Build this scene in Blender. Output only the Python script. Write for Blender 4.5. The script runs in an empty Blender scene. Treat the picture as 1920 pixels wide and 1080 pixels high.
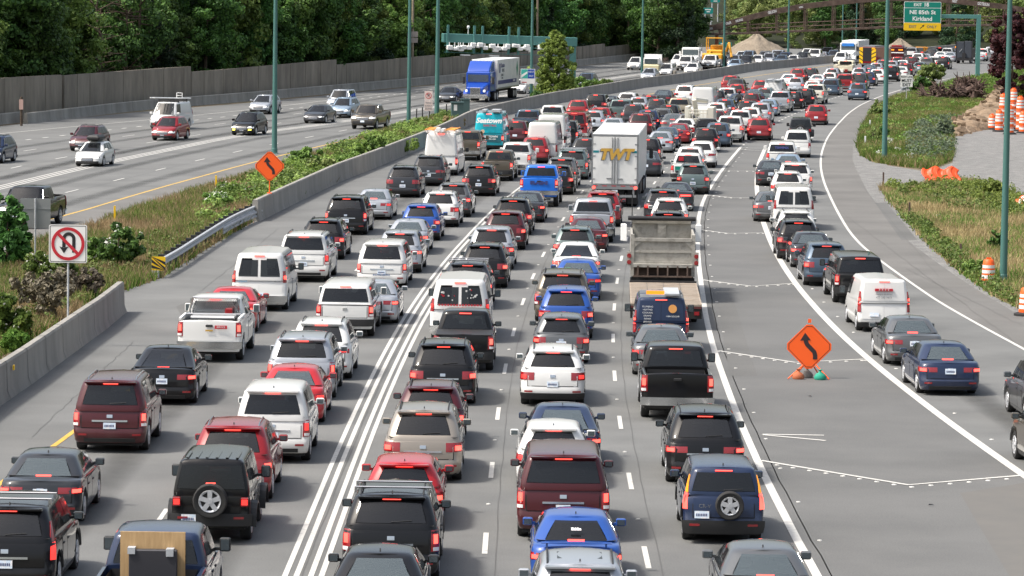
import bpy, bmesh, math, random
from mathutils import Vector, Matrix
from math import sin, cos, pi, radians, sqrt, atan2, tan, hypot
SC = bpy.context.scene
COL = SC.collection
# ---------------------------------------------------------------- camera
CH, PITCH, ROLL, FPX = 12.56, radians(4.82), radians(0.75), 7000.0
cam = bpy.data.cameras.new('camera'); cam.sensor_width = 36; cam.lens = 36*FPX/1920
cam.clip_start = 1; cam.clip_end = 6000
camo = bpy.data.objects.new('camera', cam); COL.objects.link(camo)
RM = Matrix.Rotation(pi/2-PITCH, 3, 'X') @ Matrix.Rotation(ROLL, 3, 'Z')
camo.matrix_world = Matrix.Translation((0, 0, CH)) @ RM.to_4x4()
SC.camera = camo
# ---------------------------------------------------------------- light
SUN_EL, SUN_AZ = radians(56), atan2(-0.93, -0.26)     # azimuth measured from +Y towards +X
world = bpy.data.worlds.new('World'); SC.world = world; world.use_nodes = True
_n = world.node_tree.nodes; _l = world.node_tree.links
sky = _n.new('ShaderNodeTexSky'); sky.sky_type = 'NISHITA'; sky.sun_disc = False
sky.sun_elevation = SUN_EL; sky.sun_rotation = SUN_AZ; sky.air_density = 1.3; sky.dust_density = 6.0; sky.ozone_density = 1.0
bg = _n['Background']; bg.inputs['Strength'].default_value = 0.15
_hs = _n.new('ShaderNodeHueSaturation'); _hs.inputs['Saturation'].default_value = 0.7
_l.new(sky.outputs[0], _hs.inputs['Color']); _l.new(_hs.outputs[0], bg.inputs['Color'])
sl = bpy.data.lights.new('sun', 'SUN'); sl.energy = 2.8; sl.angle = radians(6); sl.color = (1.0, .955, .88)
so = bpy.data.objects.new('sun', sl); COL.objects.link(so)
_d = Vector((sin(SUN_AZ)*cos(SUN_EL), cos(SUN_AZ)*cos(SUN_EL), sin(SUN_EL)))
so.rotation_euler = _d.to_track_quat('Z', 'Y').to_euler(); so.location = _d*100
SC.view_settings.view_transform = 'Standard'; SC.view_settings.look = 'None'
SC.view_settings.exposure = 0.57; SC.view_settings.gamma = 1
SC.cycles.max_bounces = 5; SC.cycles.transparent_max_bounces = 8
random.seed(7)

# ---------------------------------------------------------------- helpers
def G(px, py, z=0.0):
    """point of the height-z plane seen at photograph pixel px,py (1920 wide)"""
    d = RM @ Vector(((px-960)/FPX, -(py-540)/FPX, -1.0))
    t = (z-CH)/d.z
    return Vector((d.x*t, d.y*t, z))
def scale_at(p):                                   # metres per photo pixel at a world point
    return (p-Vector((0, 0, CH))).length/FPX
def tag(o, label=None, cat=None, group=None, kind=None):
    if label: o['label'] = label
    if cat: o['category'] = cat
    if group: o['group'] = group
    if kind: o['kind'] = kind
    return o
def empty(name, loc=(0, 0, 0), rz=0, label=None, cat=None, group=None):
    o = bpy.data.objects.new(name, None); COL.objects.link(o); o.location = loc; o.rotation_euler = (0, 0, rz)
    o.empty_display_size = .2
    return tag(o, label, cat, group)
def obj(name, mesh, mat=None, parent=None, loc=None):
    o = bpy.data.objects.new(name, mesh); COL.objects.link(o)
    if mat and not mesh.materials: mesh.materials.append(mat)
    if parent: o.parent = parent
    if loc is not None: o.location = loc
    return o
class MB:
    """collects simple shapes into one mesh"""
    def __init__(s): s.v = []; s.f = []
    def add(s, vs, fs):
        n = len(s.v); s.v += [tuple(v) for v in vs]; s.f += [tuple(i+n for i in f) for f in fs]; return s
    def box(s, x0, x1, y0, y1, z0, z1, M=None, c=0.0):
        if c > 0:                                  # chamfered box (in x/y and z)
            vs = []
            for z, k in ((z0, c), (z0+c, 0), (z1-c, 0), (z1, c)):
                a, b, p, q = x0+k, x1-k, y0+k, y1-k
                e = c*.6
                vs += [(a+e, p, z), (b-e, p, z), (b, p+e, z), (b, q-e, z), (b-e, q, z), (a+e, q, z), (a, q-e, z), (a, p+e, z)]
            fs = [tuple(range(7, -1, -1)), tuple(range(24, 32))]
            for r in range(3):
                for i in range(8): fs.append((r*8+i, r*8+(i+1) % 8, r*8+8+(i+1) % 8, r*8+8+i))
        else:
            vs = [(x, y, z) for z in (z0, z1) for x, y in ((x0, y0), (x1, y0), (x1, y1), (x0, y1))]
            fs = [(3, 2, 1, 0), (4, 5, 6, 7), (0, 1, 5, 4), (1, 2, 6, 5), (2, 3, 7, 6), (3, 0, 4, 7)]
        if M: vs = [M @ Vector(v) for v in vs]
        return s.add(vs, fs)
    def tube(s, p0, p1, r0, r1=None, n=8, caps=True):
        r1 = r0 if r1 is None else r1
        p0, p1 = Vector(p0), Vector(p1); d = (p1-p0).normalized()
        a = d.orthogonal().normalized(); b = d.cross(a)
        vs = []
        for p, r in ((p0, r0), (p1, r1)):
            for i in range(n): t = 2*pi*i/n; vs.append(p+a*r*cos(t)+b*r*sin(t))
        fs = [(i, (i+1) % n, n+(i+1) % n, n+i) for i in range(n)]
        if caps: fs += [tuple(range(n-1, -1, -1)), tuple(range(n, 2*n))]
        return s.add(vs, fs)
    def path(s, pts, r, n=8):
        for a, b in zip(pts, pts[1:]): s.tube(a, b, r, r, n)
        return s
    def lathe(s, prof, n=16, M=None, caps=True):              # prof: (r, z) about z
        vs = []
        for r, z in prof:
            for i in range(n): t = 2*pi*i/n; v = Vector((r*cos(t), r*sin(t), z)); vs.append(M @ v if M else v)
        fs = []
        for k in range(len(prof)-1):
            for i in range(n): fs.append((k*n+i, k*n+(i+1) % n, (k+1)*n+(i+1) % n, (k+1)*n+i))
        if not caps: return s.add(vs, fs)
        if prof[0][0] > 1e-4: fs.append(tuple(range(n-1, -1, -1)))
        if prof[-1][0] > 1e-4: fs.append(tuple((len(prof)-1)*n+i for i in range(n)))
        return s.add(vs, fs)
    def prism(s, poly, h0, h1, M=None):            # polygon (x,z) extruded over y h0..h1
        n = len(poly)
        vs = [(x, h0, z) for x, z in poly]+[(x, h1, z) for x, z in poly]
        if M: vs = [M @ Vector(v) for v in vs]
        fs = [tuple(range(n)), tuple(range(2*n-1, n-1, -1))]+[(i, n+i, n+(i+1) % n, (i+1) % n) for i in range(n)]
        return s.add(vs, fs)
    def mesh(s, name, smooth=0):
        me = bpy.data.meshes.new(name); me.from_pydata(s.v, [], s.f); me.update()
        bm = bmesh.new(); bm.from_mesh(me); bmesh.ops.recalc_face_normals(bm, faces=bm.faces); bm.to_mesh(me); bm.free()
        if smooth:
            me.polygons.foreach_set('use_smooth', [True]*len(me.polygons)); me.set_sharp_from_angle(angle=radians(smooth))
        return me
    def build(s, name, mat, parent=None, smooth=0):
        me = s.mesh(name, smooth); return obj(name, me, mat, parent)

# ---------------------------------------------------------------- materials
def mat(name, col, rough=.6, metal=0.0, coat=0.0, emit=None, es=0.0, spec=.5):
    m = bpy.data.materials.new(name); m.use_nodes = True; b = m.node_tree.nodes['Principled BSDF']
    b.inputs['Base Color'].default_value = (*col, 1); b.inputs['Roughness'].default_value = rough
    b.inputs['Metallic'].default_value = metal; b.inputs['Coat Weight'].default_value = coat
    b.inputs['Specular IOR Level'].default_value = spec
    if emit: b.inputs['Emission Color'].default_value = (*emit, 1); b.inputs['Emission Strength'].default_value = es
    return m
def noisy(name, stops, scale, rough=.9, detail=6, bump=0.0, scale2=None, stops2=None, fac2=.5, vec=(1, 1, 1), coord='geo', bscale=None, bdist=.03):
    """noise driven colour; stops = [(pos,(r,g,b)),...]"""
    m = bpy.data.materials.new(name); m.use_nodes = True; nt = m.node_tree; N = nt.nodes; L = nt.links
    b = N['Principled BSDF']; b.inputs['Roughness'].default_value = rough; b.inputs['Specular IOR Level'].default_value = .25
    if coord == 'geo': g = N.new('ShaderNodeNewGeometry'); src = g.outputs['Position']
    else: g = N.new('ShaderNodeTexCoord'); src = g.outputs['Object']
    mp = N.new('ShaderNodeMapping'); mp.inputs['Scale'].default_value = vec; L.new(src, mp.inputs[0])
    def nz(sc, det, rgh=.6):
        t = N.new('ShaderNodeTexNoise'); t.inputs['Scale'].default_value = sc; t.inputs['Detail'].default_value = det
        t.inputs['Roughness'].default_value = rgh; L.new(mp.outputs[0], t.inputs['Vector']); return t
    def ramp(t, st):
        r = N.new('ShaderNodeValToRGB'); e = r.color_ramp.elements
        while len(e) < len(st): e.new(.5)
        for i, (p, c) in enumerate(st): e[i].position = p; e[i].color = (*c, 1)
        L.new(t.outputs[0], r.inputs[0]); return r
    c = ramp(nz(scale, detail), stops).outputs[0]
    if scale2:
        mx = N.new('ShaderNodeMix'); mx.data_type = 'RGBA'; mx.blend_type = 'MULTIPLY'; mx.inputs[0].default_value = fac2
        L.new(c, mx.inputs[6]); L.new(ramp(nz(scale2, 4), stops2).outputs[0], mx.inputs[7]); c = mx.outputs[2]
    L.new(c, b.inputs['Base Color'])
    if bump:
        bp = N.new('ShaderNodeBump'); bp.inputs['Strength'].default_value = bump; bp.inputs['Distance'].default_value = bdist
        L.new(nz(bscale or scale*6, 5).outputs[0], bp.inputs['Height']); L.new(bp.outputs[0], b.inputs['Normal'])
    return m
def leafmat(name, c1, c2, c3, rough=.6, sub=.25):
    """leaf colours picked per island, wide clumps from noise"""
    m = bpy.data.materials.new(name); m.use_nodes = True; nt = m.node_tree; N = nt.nodes; L = nt.links
    b = N['Principled BSDF']; b.inputs['Roughness'].default_value = rough; b.inputs['Specular IOR Level'].default_value = .3
    g = N.new('ShaderNodeNewGeometry'); oi = N.new('ShaderNodeObjectInfo')
    a = N.new('ShaderNodeMath'); a.operation = 'MULTIPLY_ADD'; a.inputs[1].default_value = .6
    t = N.new('ShaderNodeTexNoise'); t.inputs['Scale'].default_value = .35; L.new(g.outputs['Position'], t.inputs['Vector'])
    L.new(g.outputs['Random Per Island'], a.inputs[0])
    a2 = N.new('ShaderNodeMath'); a2.operation = 'MULTIPLY_ADD'; a2.inputs[1].default_value = .9; a2.inputs[2].default_value = -.25
    L.new(t.outputs[0], a2.inputs[0]); L.new(a2.outputs[0], a.inputs[2])
    r = N.new('ShaderNodeValToRGB'); e = r.color_ramp.elements; e.new(.5)
    for i, (p, c) in enumerate(((.12, c1), (.5, c2), (.95, c3))): e[i].position = p; e[i].color = (*c, 1)
    L.new(a.outputs[0], r.inputs[0])
    hs = N.new('ShaderNodeHueSaturation'); L.new(r.outputs[0], hs.inputs['Color'])
    v = N.new('ShaderNodeMapRange'); v.inputs[3].default_value = .72; v.inputs[4].default_value = 1.3; L.new(oi.outputs['Random'], v.inputs[0]); L.new(v.outputs[0], hs.inputs['Value'])
    h = N.new('ShaderNodeMapRange'); h.inputs[3].default_value = .48; h.inputs[4].default_value = .515; L.new(oi.outputs['Random'], h.inputs[0]); L.new(h.outputs[0], hs.inputs['Hue'])
    L.new(hs.outputs[0], b.inputs['Base Color'])
    tr = N.new('ShaderNodeBsdfTranslucent'); L.new(hs.outputs[0], tr.inputs['Color'])
    mx = N.new('ShaderNodeMixShader'); mx.inputs[0].default_value = sub; L.new(b.outputs[0], mx.inputs[1]); L.new(tr.outputs[0], mx.inputs[2])
    L.new(mx.outputs[0], N['Material Output'].inputs['Surface'])
    return m
def paint(name, c, flake=.08, rough=.4):
    m = mat(name, c, rough, flake, 1.0, spec=.3); b = m.node_tree.nodes['Principled BSDF']; b.inputs['Coat Roughness'].default_value = .05; b.inputs['Coat IOR'].default_value = 1.34; b.inputs['Specular IOR Level'].default_value = .12 if max(c) < .06 else .3
    nt = m.node_tree; N = nt.nodes; L = nt.links                      # a little road dust low on the body
    g = N.new('ShaderNodeNewGeometry'); sp = N.new('ShaderNodeSeparateXYZ'); L.new(g.outputs['Position'], sp.inputs[0])
    mr = N.new('ShaderNodeMapRange'); mr.inputs[1].default_value = .9; mr.inputs[2].default_value = .15; mr.inputs[3].default_value = 0; mr.inputs[4].default_value = .12 if max(c) < .06 else .24
    L.new(sp.outputs[2], mr.inputs[0]); t = N.new('ShaderNodeTexNoise'); t.inputs['Scale'].default_value = 3; L.new(g.outputs['Position'], t.inputs[0])
    mu = N.new('ShaderNodeMath'); mu.operation = 'MULTIPLY'; L.new(mr.outputs[0], mu.inputs[0]); L.new(t.outputs[0], mu.inputs[1])
    mx = N.new('ShaderNodeMix'); mx.data_type = 'RGBA'; mx.inputs[6].default_value = (*c, 1); mx.inputs[7].default_value = (.17, .155, .135, 1)
    L.new(mu.outputs[0], mx.inputs[0]); L.new(mx.outputs[2], b.inputs['Base Color'])
    return m
PAINT = {k: paint('paint_'+k, *a) for k, a in dict(
    black=((.006, .006, .007), 0), darkgrey=((.030, .033, .039),), grey=((.12, .125, .13), .5), silver=((.40, .42, .45), .55), white=((.66, .66, .645), 0, .4),
    offwhite=((.62, .60, .52), 0, .4), red=((.23, .007, .011), .05), maroon=((.060, .005, .009),), blue=((.015, .07, .30),), navy=((.010, .022, .062),),
    brightblue=((.004, .13, .58), .1), slate=((.055, .085, .125), .4), beige=((.30, .265, .225), .5), sage=((.11, .15, .15), .35), tan=((.33, .29, .22), .3),
    teal=((.005, .42, .52), 0, .4), steelblue=((.25, .33, .42), .45), bronze=((.10, .085, .065), .4), brightred=((.40, .013, .018), .0), truckblue=((.006, .06, .38), 0)).items()}
M = dict(
    glass=mat('glass_tinted', (.010, .011, .013), .05, 0, 0, spec=.5), glass_light=mat('glass_pale_reflection', (.09, .115, .13), .08, 0, 0, spec=.8),
    black=mat('black_plastic', (.018, .018, .019), .55), rubber=mat('tyre_rubber', (.018, .018, .018), .85), dark=mat('underbody_dark', (.012, .012, .012), .9),
    chrome=mat('chrome', (.6, .61, .62), .18, 1.0), rim=mat('alloy', (.55, .56, .58), .35, .45), steel=mat('brushed_steel', (.35, .36, .37), .4, .8),
    red_lit=mat('brake_lamp_lit', (.5, .01, .01), .3, emit=(1, .07, .05), es=3.0), red_off=mat('tail_lamp', (.26, .008, .012), .18, 0, 1),
    clear=mat('lamp_clear', (.75, .75, .75), .15, 0, 1), head=mat('headlamp_lit', (.8, .8, .78), .15, 0, 1, emit=(1, .97, .9), es=.7), fog=mat('fog_lamp_lit', (.8, .7, .1), .3, emit=(1, .85, .08), es=2.0),
    amber=mat('amber_lamp', (.75, .25, .02), .25, emit=(1, .35, .02), es=.5),
    plate=noisy('licence_plate', [(.35, (.75, .77, .8)), (.5, (.55, .66, .78)), (.62, (.80, .78, .78))], 9, .5),
    plate_ink=mat('plate_ink', (.06, .07, .16), .6), wood=noisy('plywood', [(.3, (.42, .27, .13)), (.7, (.56, .38, .20))], 3, .8, vec=(6, 6, .7)),
    white=mat('white_enamel', (.80, .80, .78), .4), yellow=mat('sign_yellow', (.80, .50, .01), .4), orange=mat('sign_orange', (1.0, .13, .015), .45),
    ink=mat('ink_black', (.015, .015, .017), .5), signred=mat('sign_red', (.50, .02, .035), .45), signgreen=mat('sign_green', (.0, .20, .15), .4),
    galv=noisy('galvanised', [(.3, (.34, .36, .38)), (.7, (.48, .50, .52))], 2.5, .45), greenpole=mat('pole_green_paint', (.055, .15, .135), .5),
    gantry=mat('gantry_green_paint', (.075, .21, .195), .5), rust=noisy('weathered_steel', [(.3, (.06, .042, .035)), (.6, (.125, .088, .07)), (.8, (.20, .165, .14))], 1.2, .85),
    orangered=mat('orange_red_plastic', (.75, .075, .012), .5), barrel=mat('barrel_orange', (.80, .11, .01), .5), reflect=mat('reflective_white', (.75, .75, .72), .35),
    gold=mat('letter_gold', (.50, .30, .05), .5), tealstripe=mat('stripe_teal', (.0, .20, .24), .5), navyink=mat('ink_navy', (.03, .04, .16), .5), greyink=mat('ink_grey', (.13, .14, .16), .5),
    bark=noisy('bark', [(.3, (.05, .035, .025)), (.7, (.13, .10, .075))], 4, .95), cab=mat('cabinet_green', (.055, .105, .105), .5),
    mach=mat('machine_yellow', (.70, .34, .015), .5), skin=mat('skin', (.45, .26, .18), .6), blackcloth=mat('dark_cloth', (.02, .02, .022), .9), whitecloth=mat('white_cloth', (.65, .65, .63), .9),
    silverbox=noisy('trailer_white', [(.3, (.60, .61, .60)), (.7, (.74, .74, .72))], 1.5, .4), truckgrey=noisy('weathered_dump_body', [(.3, (.22, .21, .185)), (.55, (.36, .345, .31)), (.8, (.13, .12, .105))], 2.2, .8),
    deck=noisy('trailer_planks', [(.3, (.21, .165, .125)), (.55, (.33, .275, .22)), (.8, (.22, .21, .19))], 1.6, .9), sand=noisy('sand', [(.3, (.19, .155, .115)), (.7, (.28, .235, .18))], .7, .95, scale2=3, stops2=[(.3, (.75, .75, .75)), (.7, (1.05, 1.05, 1.05))], bump=.8, bdist=.4, bscale=1.0),
)
def glassmat(name, col, opaque):
    m = mat(name, col, .05, spec=.6); nt = m.node_tree; N = nt.nodes; L = nt.links; tr = N.new('ShaderNodeBsdfTransparent'); tr.inputs[0].default_value = (.62, .68, .68, 1)
    mx = N.new('ShaderNodeMixShader'); mx.inputs[0].default_value = opaque; L.new(tr.outputs[0], mx.inputs[1]); L.new(N['Principled BSDF'].outputs[0], mx.inputs[2]); L.new(mx.outputs[0], N['Material Output'].inputs['Surface']); return m
M['glass'] = glassmat('glass_tinted', (.010, .011, .013), .80); M['glass_light'] = glassmat('glass_pale_reflection', (.10, .125, .14), .66); M['seat'] = mat('seat_fabric', (.035, .034, .034), .9)  # pale blue-grey base of the lighter glass carries its reflections as colour
M['red_dim'] = mat('brake_lamp_dim', (.5, .01, .01), .3, emit=(1, .05, .04), es=1.0)
def text_mesh(s, size, name, extrude=.004, bold=0.0, shear=0.0):
    cu = bpy.data.curves.new(name, 'FONT'); cu.body = s; cu.size = size; cu.align_x = 'CENTER'; cu.align_y = 'CENTER'
    cu.extrude = extrude; cu.offset = bold; cu.shear = shear; cu.resolution_u = 3
    o = bpy.data.objects.new(name, cu); COL.objects.link(o)
    dg = bpy.context.evaluated_depsgraph_get(); me = bpy.data.meshes.new_from_object(o.evaluated_get(dg))
    bpy.data.objects.remove(o); bpy.data.curves.remove(cu); me.name = name
    return me
def text(s, size, name, m, parent, loc, rot=(pi/2, 0, 0), bold=0.0, sx=1.0, shear=0.0):
    me = text_mesh(s, size, name, bold=bold, shear=shear); me.materials.clear(); o = obj(name, me, m, parent)
    o.location = loc; o.rotation_euler = rot; o.scale = (sx, 1, 1); return o

# ---------------------------------------------------------------- lines of the road (photograph pixels of ground points)
def resample(pts, step):
    out = [pts[0].copy()]; need = step
    for a, b in zip(pts, pts[1:]):
        L = (b-a).length
        if L < 1e-6: continue
        t = need
        while t <= L: out.append(a.lerp(b, t/L)); t += step
        need = t-L
    out.append(pts[-1].copy()); return out
def smooth_line(px, win=10, step=2.0, z=0.0):
    p = resample([G(x, y, z) for x, y in px], step); n = len(p); out = []
    for i in range(n):
        k = min(win, i, n-1-i); s = Vector((0, 0, 0))
        for j in range(i-k, i+k+1): s += p[j]
        out.append(s/(2*k+1))
    return out
def extend(line, back=0, fwd=0):
    p = list(line)
    if back: p.insert(0, p[0]-(p[min(4, len(p)-1)]-p[0]).normalized()*back)
    if fwd: p.append(p[-1]+(p[-1]-p[-5 if len(p) > 5 else 0]).normalized()*fwd)
    return p
def offset(line, d):                                # + = right of travel
    out = []
    for i, p in enumerate(line):
        t = (line[min(i+1, len(line)-1)]-line[max(i-1, 0)]); t.z = 0; t.normalize()
        out.append(p+Vector((t.y, -t.x, 0))*d)
    return out
def ribbon(mb, line, w, z, s0=0.0, s1=None):
    """flat strip of width w along a polyline between arc lengths"""
    acc = 0.0; pts = []
    for a, b in zip(line, line[1:]):
        L = (b-a).length
        if L < 1e-6: continue
        lo, hi = max(s0, acc), min(acc+L, s1 if s1 is not None else 1e9)
        if hi > lo:
            if not pts: pts.append(a.lerp(b, (lo-acc)/L))
            pts.append(a.lerp(b, (hi-acc)/L))
        acc += L
    if len(pts) < 2: return
    l = offset(pts, -w/2); r = offset(pts, w/2); n = len(pts)
    mb.add([(p.x, p.y, z) for p in l]+[(p.x, p.y, z) for p in r], [(i, n+i, n+i+1, i+1) for i in range(n-1)])
LN_A = smooth_line([(560, 1097), (567, 1080), (637, 900), (707, 720), (762, 620), (817, 525), (880, 454), (942, 385), (987, 350), (1030, 320), (1080, 290), (1145, 256), (1215, 226), (1300, 200), (1400, 177)])
LN_B = smooth_line([(904, 1095), (910, 1025), (920, 887), (930, 780), (944, 693), (959, 624), (978, 566), (998, 518), (1018, 477), (1037, 441), (1056, 409), (1085, 366), (1120, 325), (1170, 281), (1240, 240), (1320, 210), (1420, 185)])
LN_C = smooth_line([(1222, 1095), (1212, 1043), (1180, 902), (1158, 792), (1149, 705), (1147, 635), (1149, 575), (1156, 525), (1164, 483), (1173, 447), (1197, 387), (1211, 363), (1227, 342), (1243, 322), (1275, 290), (1330, 253), (1400, 222), (1480, 193), (1560, 170)])
LN_D = smooth_line([(1541, 1097), (1532, 1080), (1500, 1020), (1467, 967), (1440, 905), (1413, 853), (1380, 773), (1357, 713), (1343, 667), (1327, 623), (1317, 547), (1309, 493), (1308, 427), (1313, 387), (1330, 353), (1360, 310), (1388, 277)], 5)
LN_DF = smooth_line([(1388, 277), (1410, 258), (1457, 228), (1500, 209), (1551, 188), (1581, 179), (1626, 166), (1682, 150), (1728, 138), (1775, 126)], 6)
LN_E = smooth_line([(1433, 280), (1420, 310), (1417, 350), (1425, 403), (1447, 463), (1480, 520), (1523, 573), (1567, 620), (1613, 663), (1683, 720), (1730, 757), (1787, 800), (1847, 843), (1915, 890), (1990, 942)], 4)
LN_F = smooth_line([(1873, 132), (1828, 139), (1775, 148), (1723, 159), (1677, 172), (1647, 182), (1613, 197), (1590, 213), (1567, 237), (1550, 260), (1540, 287), (1538, 310), (1543, 337), (1552, 360), (1573, 403), (1600, 447), (1637, 480), (1680, 510), (1730, 547), (1797, 590), (1863, 623), (1920, 655), (2000, 700)], 4)
BAR1 = [G(x, y) for x, y in [(-90, 833), (0, 763), (62, 720), (152, 653), (200, 618), (239, 585)]]
BAR2 = smooth_line([(488, 415), (560, 379), (640, 340), (700, 317), (795, 277), (830, 262), (862, 246), (885, 233), (920, 222), (973, 209), (1040, 194), (1123, 179), (1200, 165), (1280, 155), (1413, 133), (1567, 117), (1660, 108)], 2)
LL_Y = smooth_line([(-60, 447), (97, 413), (267, 361), (380, 330), (490, 300), (640, 265), (800, 230), (900, 208), (1000, 187), (1100, 167), (1200, 149), (1300, 135)], 6)
LL_T = smooth_line([(-60, 366), (0, 352), (160, 313), (320, 280), (450, 253), (640, 229), (800, 203), (920, 184), (1040, 163), (1180, 142), (1300, 126), (1420, 115)], 6)
LL_A = smooth_line([(-20, 394), (62, 376), (142, 357), (222, 337), (302, 317), (377, 299), (450, 283), (522, 268), (590, 255), (680, 238), (800, 216), (920, 195), (1040, 174), (1180, 153)], 6)
LL_B = smooth_line([(-60, 335), (28, 313), (116, 295), (200, 281), (280, 267), (357, 255), (433, 244), (503, 234), (640, 214), (800, 190), (960, 165), (1120, 142), (1250, 125)], 6)
LL_C = smooth_line([(-40, 296), (48, 283), (135, 269), (222, 257), (305, 246), (382, 236), (455, 227), (527, 218), (660, 198), (800, 178), (960, 155), (1120, 133), (1250, 117)], 6)
LL_D = smooth_line([(-40, 271), (28, 266), (108, 255), (210, 243), (263, 237), (353, 227), (423, 219), (540, 205), (660, 188), (800, 169), (960, 146), (1120, 126), (1250, 111)], 6)
LL_E = smooth_line([(-60, 258), (0, 250), (143, 237), (267, 226), (400, 213), (520, 200), (640, 185), (800, 166), (960, 143), (1080, 130), (1200, 115), (1280, 106)], 6)
def heading(p, lines, sig=4.0):
    s = Vector((0, 0, 0))
    for ln in lines:
        n = len(ln)
        for i in range(2, n-2, 2):
            d2 = (ln[i]-p).length_squared
            if d2 < 3600:
                t = (ln[i+2]-ln[i-2]).normalized()
                s += t*math.exp(-d2/(2*(sig+.03*p.y)**2))
    if s.length < 1e-9: return None
    return s.normalized()
MESHES = {}
# ---------------------------------------------------------------- ground, road surfaces and markings
def poly_sheet(name, pts, z, m, kind='structure'):
    from mathutils.geometry import tessellate_polygon
    q = [Vector((p.x, p.y, 0)) for p in pts]; q = [p for i, p in enumerate(q) if (p-q[i-1]).length > 1e-4]
    fs = []
    for t in tessellate_polygon([q]):
        a, b, c = (q[i] for i in t); cr = (b-a).cross(c-a).z
        if abs(cr) > 1e-7: fs.append(tuple(t) if cr > 0 else tuple(reversed(t)))
    me = bpy.data.meshes.new(name); me.from_pydata([(p.x, p.y, z) for p in q], [], fs); me.update(); return tag(obj(name, me, m), kind=kind)
M_soil = noisy('soil_ground', [(.3, (.11, .085, .055)), (.5, (.17, .135, .085)), (.7, (.075, .085, .04))], .12, .95, scale2=2.5, stops2=[(.3, (.6, .6, .6)), (.7, (1, 1, 1))])
def asphalt(name, a, b, cracks=0):
    m = noisy(name, [(.32, a), (.68, b)], .22, .85, detail=8, scale2=26, stops2=[(.25, (.62, .62, .62)), (.5, (.96, .96, .96)), (.75, (1.2, 1.2, 1.18))], fac2=.75, bump=.25, bscale=30, bdist=.01)
    return m
M_road = asphalt('worn_concrete_asphalt', (.122, .124, .122), (.172, .174, .170)); M_sh = asphalt('shoulder_asphalt', (.120, .117, .111), (.168, .163, .155)); M_gore = asphalt('gore_asphalt', (.112, .113, .111), (.145, .145, .142))
M_gravel = noisy('gravel', [(.3, (.15, .15, .147)), (.7, (.27, .265, .255))], 1.2, .95, scale2=14, stops2=[(.35, (.45, .45, .45)), (.6, (1.15, 1.15, 1.15))], fac2=.9, bump=.8, bscale=18, bdist=.05)
M_dirt = noisy('bare_dirt', [(.3, (.12, .085, .055)), (.5, (.25, .18, .12)), (.75, (.36, .28, .20))], .5, .95, scale2=3, stops2=[(.3, (.55, .55, .55)), (.7, (1.1, 1.1, 1.1))], bump=.9, bdist=.2)
tag(obj('ground', MB().add([(-1500, -60, -.02), (1500, -60, -.02), (1500, 3200, -.02), (-1500, 3200, -.02)], [(0, 1, 2, 3)]).mesh('ground'), M_soil), kind='structure')
# right carriageway: from the long barrier to the outer shoulder edge
sh_edge = smooth_line([(1885, 139), (1830, 150), (1740, 166), (1672, 182), (1633, 203), (1613, 240), (1600, 273), (1598, 300), (1613, 333), (1627, 360), (1650, 395), (1687, 440), (1757, 493), (1830, 543), (1913, 592), (2020, 655)], 3)
left_edge = [G(-90, 833), G(0, 763), G(62, 720), G(152, 653), G(239, 585), G(243, 545), G(310, 523), G(400, 466), G(488, 415)]+BAR2
far_r = extend(BAR2, 0, 260)[-1]; dr = (BAR2[-1]-BAR2[-6]).normalized()
pts = [Vector((-14, 40, 0))]+[offset(left_edge, -.3)[i] for i in range(len(left_edge))]+[far_r]
e0 = sh_edge[0]; ed = (sh_edge[0]-sh_edge[5]).normalized()
pts += [far_r+Vector((60, -10, 0)), e0+ed*180]+sh_edge+[Vector((40, 60, 0)), Vector((20, 40, 0))]
poly_sheet('right_carriageway', pts, 0.0, M_road)
# smoother shoulders and gore, 4 mm up
poly_sheet('exit_shoulder', list(LN_F)+[G(2020, 655+45)]+list(reversed(sh_edge)), .004, M_sh)
poly_sheet('gore', LN_E+[G(2100, 1000), Vector((22, 60, 0)), Vector((8, 60, 0))]+LN_D, .004, M_gore)
inner = offset(LN_A, -7.6)
# left carriageway
wall_base = smooth_line([(-90, 247), (0, 236), (267, 209), (467, 193), (617, 178), (853, 156), (1073, 126), (1180, 114), (1272, 104), (1300, 101)], 5)
med_edge = smooth_line([(-90, 560), (0, 498), (60, 460), (167, 427), (290, 382), (363, 360), (467, 330), (560, 300), (640, 277), (683, 258), (780, 231), (850, 214), (900, 203), (1000, 184), (1100, 165), (1200, 146), (1330, 130), (1440, 118), (1560, 108)], 3)
wb = extend(wall_base, 30, 0)
ptsL = wb+[wall_base[-1]+Vector((-14, 90, 0)), far_r+Vector((-40, 160, 0)), far_r+Vector((-4, 20, 0))]+list(reversed(extend(med_edge, 0, 0)))+[Vector((-40, 120, 0)), Vector((-90, 120, 0)), Vector((-90, 180, 0))]
poly_sheet('left_carriageway', ptsL, 0.0, M_road)
poly_sheet('left_shoulder', list(LL_Y)+list(reversed(med_edge[:max(10, len(med_edge)-70)])), .004, M_sh)
# markings
M_wl = noisy('road_paint_white', [(.28, (.24, .24, .23)), (.42, (.50, .49, .46)), (.8, (.60, .59, .56))], 7, .7, detail=9); M_yl = noisy('road_paint_yellow', [(.3, (.42, .27, .06)), (.6, (.60, .38, .07))], 3, .6)
def marking(name, jobs, z, m): mb = MB(); [ribbon(mb, ln, w, z, a, b) for ln, w, a, b in jobs]; return tag(obj(name, mb.mesh(name), m), kind='structure')
def dashes(line, start, n, per=12.19, ln=3.05, w=.12): return [(line, w, start+i*per, start+i*per+ln) for i in range(n)]
def arclen_at(line, px, py):
    p = G(px, py); best = (1e9, 0); acc = 0
    for a, b in zip(line, line[1:]):
        d = (a-p).length
        if d < best[0]: best = (d, acc)
        acc += (b-a).length
    return best[1]
jobs = []
for o, w in ((-.36, .12), (-.12, .12), (.18, .12), (.40, .12)): jobs.append((offset(LN_A, o), w, 0, None))
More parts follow.
